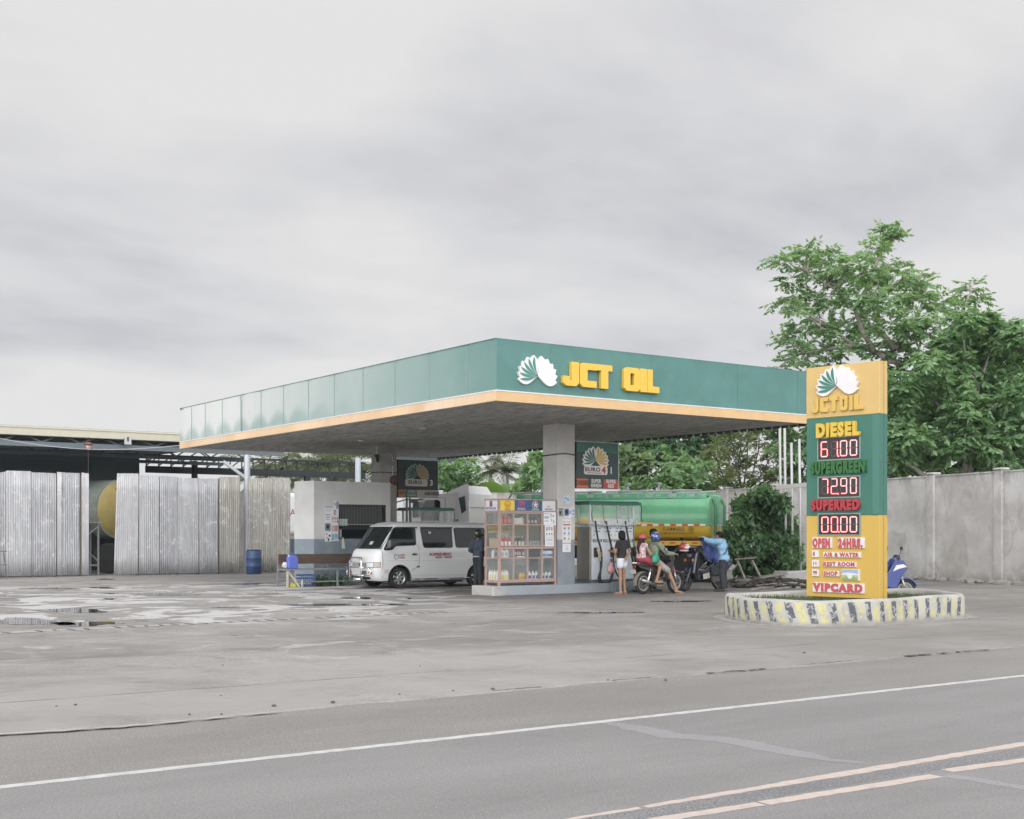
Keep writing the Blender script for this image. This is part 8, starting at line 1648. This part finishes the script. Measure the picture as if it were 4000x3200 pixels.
# trees behind the pumps, left of the pylon
def V2(l, d, s, sd): return vpx(l, d, s, sd)
plant('feathery_tree', 'yellowish feathery tree behind the wall between canopy and steel poles', 'tree', Vector((*at(2900,2250,58.5).xy,0)), V2([(1560,915,30),(1530,935,30),(1600,925,26),(1505,955,22),(1545,970,30),(1590,965,28),(1520,1000,24),(1560,1005,26),(1605,1000,24),(1630,955,24),(1640,1000,20),(1575,890,24),(1530,900,20)], 58.5, 1.4, 2), lm_d, 60, dict(n=12, L=.30, ll=.26, lw=.035, droop=.5), m_barkd, .16, at(2900,1950,58.5))
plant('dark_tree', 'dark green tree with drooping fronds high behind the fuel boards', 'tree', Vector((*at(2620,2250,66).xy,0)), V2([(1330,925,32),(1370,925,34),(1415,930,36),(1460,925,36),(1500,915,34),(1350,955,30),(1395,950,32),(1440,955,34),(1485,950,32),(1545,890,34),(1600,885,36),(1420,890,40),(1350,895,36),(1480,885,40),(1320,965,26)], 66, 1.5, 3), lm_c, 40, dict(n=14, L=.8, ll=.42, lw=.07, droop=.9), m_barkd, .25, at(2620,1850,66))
plant('leafy_shrub', 'shrub with long ribbed drooping leaves above the green tanker', 'shrub', Vector((*at(2700,2250,62.0).xy,0)), V2([(1375,1005,24),(1410,985,26),(1445,975,26),(1480,985,26),(1395,1020,22),(1435,1010,26),(1475,1015,24),(1510,1020,20),(1460,1040,24),(1420,1040,24),(1500,1045,20)], 62, 1.0, 4), lm_b, 34, dict(n=16, L=1.0, ll=.34, lw=.085, droop=.8), m_barkd, .1, at(2700,1960,62))
plant('round_leaf_vine', 'pale vine with big round leaves beside the bright fuel board', 'vine', Vector((*at(2470,2250,61.5).xy,0)), V2([(1315,955,16),(1335,970,18),(1320,985,16),(1345,990,16),(1318,1010,16),(1345,1015,16),(1330,1030,16),(1360,970,14)], 61.5, .8, 5), lm_e, 46, dict(n=5, L=.2, ll=.42, lw=.19, droop=.8, style='star'), m_barkd, .08, at(2470,1950,61.5))
plant('pole_tree', 'tree seen between the steel poles with sky showing through', 'tree', Vector((*at(3130,2250,56.5).xy,0)), V2([(1650,915,20),(1680,905,24),(1672,935,18),(1640,940,16),(1685,960,20),(1655,985,18),(1690,1000,20),(1665,1010,16),(1700,930,24),(1640,895,22)], 56, 1.2, 6), lm_b, 40, dict(n=10, L=.35, ll=.36, lw=.075, droop=.6), m_barkd, .14, at(3130,1850,56.5))
plant('column_shrub', 'leafy green shrub on the wall just left of the white column', 'shrub', Vector((*at(2080,2250,66.5).xy,0)), V2([(1125,965,16),(1140,985,18),(1112,990,14),(1135,1010,18),(1110,1015,14),(1150,960,18),(1090,1030,12),(1160,1010,18)], 66.5, .8, 7), lm_b, 46, dict(n=6, L=.25, ll=.40, lw=.13, droop=.6, style='star'), m_barkd, .1, at(2080,1950,66.5))
plant('small_tree', 'dense small green tree right of the dull fuel board', 'tree', Vector((*at(1750,2250,68).xy,0)), V2([(935,985,14),(950,1000,14),(930,1010,14),(948,1025,12),(960,985,10),(925,1030,12)], 68, .8, 8), lm_b, 48, dict(n=6, L=.25, ll=.36, lw=.12, droop=.5, style='star'), m_barkd, .1, at(1750,1950,68))
plant('sapling', 'thin airy sapling with sparse leaves against the sky behind the rear post', 'tree', Vector((*at(1830,2250,69).xy,0)), V2([(985,965,7),(975,980,7),(995,985,8),(982,995,8),(995,1005,8),(978,1010,7),(990,1020,8)], 69, .5, 9), lm_b, 42, dict(n=6, L=.4, ll=.28, lw=.06, droop=.5), m_barkd, .05, at(1828,1850,69))
# round bush in front of the wall
bu = [(1600,1050,26),(1570,1075,26),(1625,1075,26),(1555,1105,26),(1595,1105,34),(1640,1105,26),(1550,1140,24),(1585,1145,34),(1625,1145,34),(1660,1140,22),(1560,1175,24),(1595,1180,34),(1635,1180,32),(1665,1175,20),(1575,1205,24),(1610,1210,28),(1645,1205,22),(1672,1150,14),(1678,1195,14),(1585,1050,18),(1560,1060,14),(1590,1225,18),(1630,1228,18),(1600,1075,30),(1640,1090,26),(1655,1115,24),(1550,1120,26),(1545,1150,22),(1612,1040,20),(1640,1060,20)]
plant('round_bush', 'big rounded dark green bush growing in front of the boundary wall', 'bush', Vector((*at(2990,2250,41.9).xy,0)), vpx(bu, 41.3, .7, 10, 1.2), leaf_mat('leaf_bush', (.075,.15,.08), (.17,.285,.14), .4), 150, dict(n=8, L=.16, ll=.22, lw=.056, droop=.9, style='star'), m_barkd, .09, at(2990,2180,41.9))
# palms and bananas
def palm(label, base, h, nf, fl, seed, lm, group=None, lean=0.0):
    rb = random.Random(seed); r = thing('palm_tree', label, 'palm', base, 0, group); top_ = V(lean, 0, h)
    MB().tube([(0,0,0),(lean*.4,0,h*.5),top_], [.17,.13,.11], 9).build('trunk', m_bark, r, smooth=True); P, D, S, Ln, Wd = [], [], [], [], []; rc = MB()
    for k in range(nf):
        a = 2*math.pi*k/nf+rb.uniform(-.3,.3); el = rb.uniform(-.1,1.25); L_ = fl*rb.uniform(.8,1.1); p = top_.copy(); d = V(math.cos(a)*math.cos(el), math.sin(a)*math.cos(el), math.sin(el)); pts = [p.copy()]
        for i in range(14):
            p = p+d*L_/14; d = (d+V(0,0,-.10)).normalized(); pts.append(p.copy()); sd = d.cross(V(0,0,1)).normalized()
            for j in (0, .5):
                for sg in (-1, 1):
                    q = (i+j)/14; l = .75*fl/3*math.sin(math.pi*min(.97, q*.85+.14))**.7; dd = (d*.55+sd*sg*.8+V(0,0,-.28-.25*rb.random())).normalized(); P.append(pts[-2].lerp(pts[-1], j)); D.append(dd); S.append(dd.cross(V(0,0,1)+V(rb.gauss(0,.3),rb.gauss(0,.3),0)).normalized()); Ln.append(l); Wd.append(.028*fl/3+.006)
        rc.tube(pts, [.03-.0018*i for i in range(15)], 5)
    me = leaves_mesh(np.array([tuple(x) for x in P]), np.array([tuple(x) for x in D]), np.array([tuple(x) for x in S]), np.array(Ln), np.array(Wd)); me.materials.append(lm); o = bpy.data.objects.new('fronds', me); COL.objects.link(o); o.parent = r; rc.build('rachis', lm, o, smooth=True); return r
lm_p = leaf_mat('leaf_palm', (.085,.12,.06), (.17,.20,.11), .4); lm_ba = leaf_mat('leaf_banana', (.11,.21,.07), (.20,.31,.12), .4, .45)
for i, (vx_, vy_, d_, fl, lb) in enumerate([(1033,992,88,3.0,'small palm against the sky, left of two above the banana leaves'),(1068,992,86,3.0,'small palm against the sky, right of two above the banana leaves'),(650,985,80,4.2,'palm behind the fence corner, first from the left over the kiosk roof'),(690,978,84,4.2,'palm over the kiosk roof just left of the dark steel post'),(745,985,80,4.0,'palm between the dark steel post and the pale post'),(800,990,82,4.0,'palm right of the pale post beside the bare column'),(600,985,86,4.2,'palm glimpsed through the truss gap left of the steel post'),(715,1000,76,3.4,'low palm directly above the kiosk roof edge'),(560,985,88,4.2,'palm seen through the truss opening above the corrugated fence')]):
    p = at(vx_*1.8553, vy_*1.8553, d_); palm(lb, (p.x,p.y,0), p.z, 15, fl, i+1, lm_p)
def banana(label, base, specs, lm):
    r = thing('banana_plant', label, 'banana plant', base); rb = random.Random(len(specs)*7)
    MB().tube([(0,0,0),(0.05,0,2.2),(0,0,3.7)], [.19,.16,.10], 10).build('trunk', mat('banana_stem', (.16,.18,.09), .7), r, smooth=True)
    for (az, el, L_, w_) in specs:
        p = V(0,0,3.5); d = V(math.cos(az)*math.cos(el), math.sin(az)*math.cos(el), math.sin(el)); vs = []; fs = []; n = 22; roll = rb.choice((-1,1))*rb.uniform(.5,1.1)
        for i in range(n+1):
            q = i/n; sd0 = d.cross(V(0,0,1)).normalized(); sd = sd0*math.cos(roll)+sd0.cross(d)*math.sin(roll); ww = w_*math.sin(math.pi*min(1, .06+q*.94)**.75)**.6 if q < 1 else .01; tear = 1-.25*(rb.random() < .25); up_ = sd.cross(d)
            vs += [p+sd*ww*tear-up_*ww*.45, p+sd*ww*.5-up_*.05*ww, p, p-sd*ww*.5-up_*.05*ww, p-sd*ww*tear-up_*ww*.45]
            if i: 
                k = 5*i
                for j in range(4):
                    if (j in (0,3) and rb.random() < .10): continue
                    fs.append((k+j,k+j+1,k+j-4,k+j-5))
            p = p+d*L_/n; d = (d+V(0,0,-.055-.03*q)).normalized()
        MB().add(vs, fs).build('leaf_blade', lm, r, smooth=True)
    return r
for (vx_, dd, sp, lb, hz) in ((1052,71,[(2.6,.5,3.4,.6),(3.5,.7,3.4,.6),(.2,.6,3.2,.55),(5.7,.45,3.2,.6),(1.2,1.0,2.8,.38),(4.4,.3,2.6,.4),(2.2,.15,2.6,.38)],'banana plant with wide arching leaves between the truck cab and the white column',0),(1092,72.5,[(2.8,.4,2.8,.4),(.4,.5,2.6,.4),(5.2,.3,2.6,.38),(1.6,.9,2.6,.36)],'second banana plant with torn leaves nearer the white column',.0),(968,70,[(2.9,.3,2.4,.36),(.3,.4,2.4,.36),(1.5,.8,2.4,.34),(4.6,.2,2.2,.34)],'banana plant with pale torn leaves above the truck roof',-.5)):
    p = at(vx_*1.8553, 2092, dd); banana(lb, (p.x,p.y,hz), sp, lm_ba)
# low weeds by the van
vs = []; C, D = clump_points([((18.4,35.2,.12),.35),((18.0,35.6,.1),.3),((17.7,35.3,.08),.25)], 160); A = sprays(C, D, 5, .1, .12, .025, .4, 'star'); me = leaves_mesh(*A); me.materials.append(lm_c); o = bpy.data.objects.new('weeds', me); COL.objects.link(o); tag(o, 'small dark green weeds on the ground by the kiosk wall near the van nose', 'weeds', kind='stuff')
# distant wooded skyline behind the shed, hidden bank of green
C, D = clump_points([(tuple(at(x*1.8553, 1010*1.8553, 105)+V(0,0,-6.5)), 6.0) for x in range(560, 1180, 60)], 7); A = sprays(C, D, 8, 1.2, 1.1, .3, .5, 'star'); me = leaves_mesh(*A); me.materials.append(lm_p); o = bpy.data.objects.new('treeline', me); COL.objects.link(o); tag(o, 'pale distant mass of trees low behind the palms and kiosk', 'treeline', kind='stuff')

# ------------------------------------------------------------------ thin haze volume, added to lift the dark tones
m_lift_haze = bpy.data.materials.new('black_lift_haze'); m_lift_haze.use_nodes = True; ta = m_lift_haze.node_tree; ta.nodes.clear(); oa = ta.nodes.new('ShaderNodeOutputMaterial'); pv = ta.nodes.new('ShaderNodeVolumePrincipled')
pv.inputs['Color'].default_value = (.86,.93,.97,1); pv.inputs['Density'].default_value = .00028; ta.links.new(pv.outputs[0], oa.inputs['Volume'])
tag(MB().box(-440,-440,-1.1,440,440,16.5).build('haze', m_lift_haze), None, None, kind='stuff')
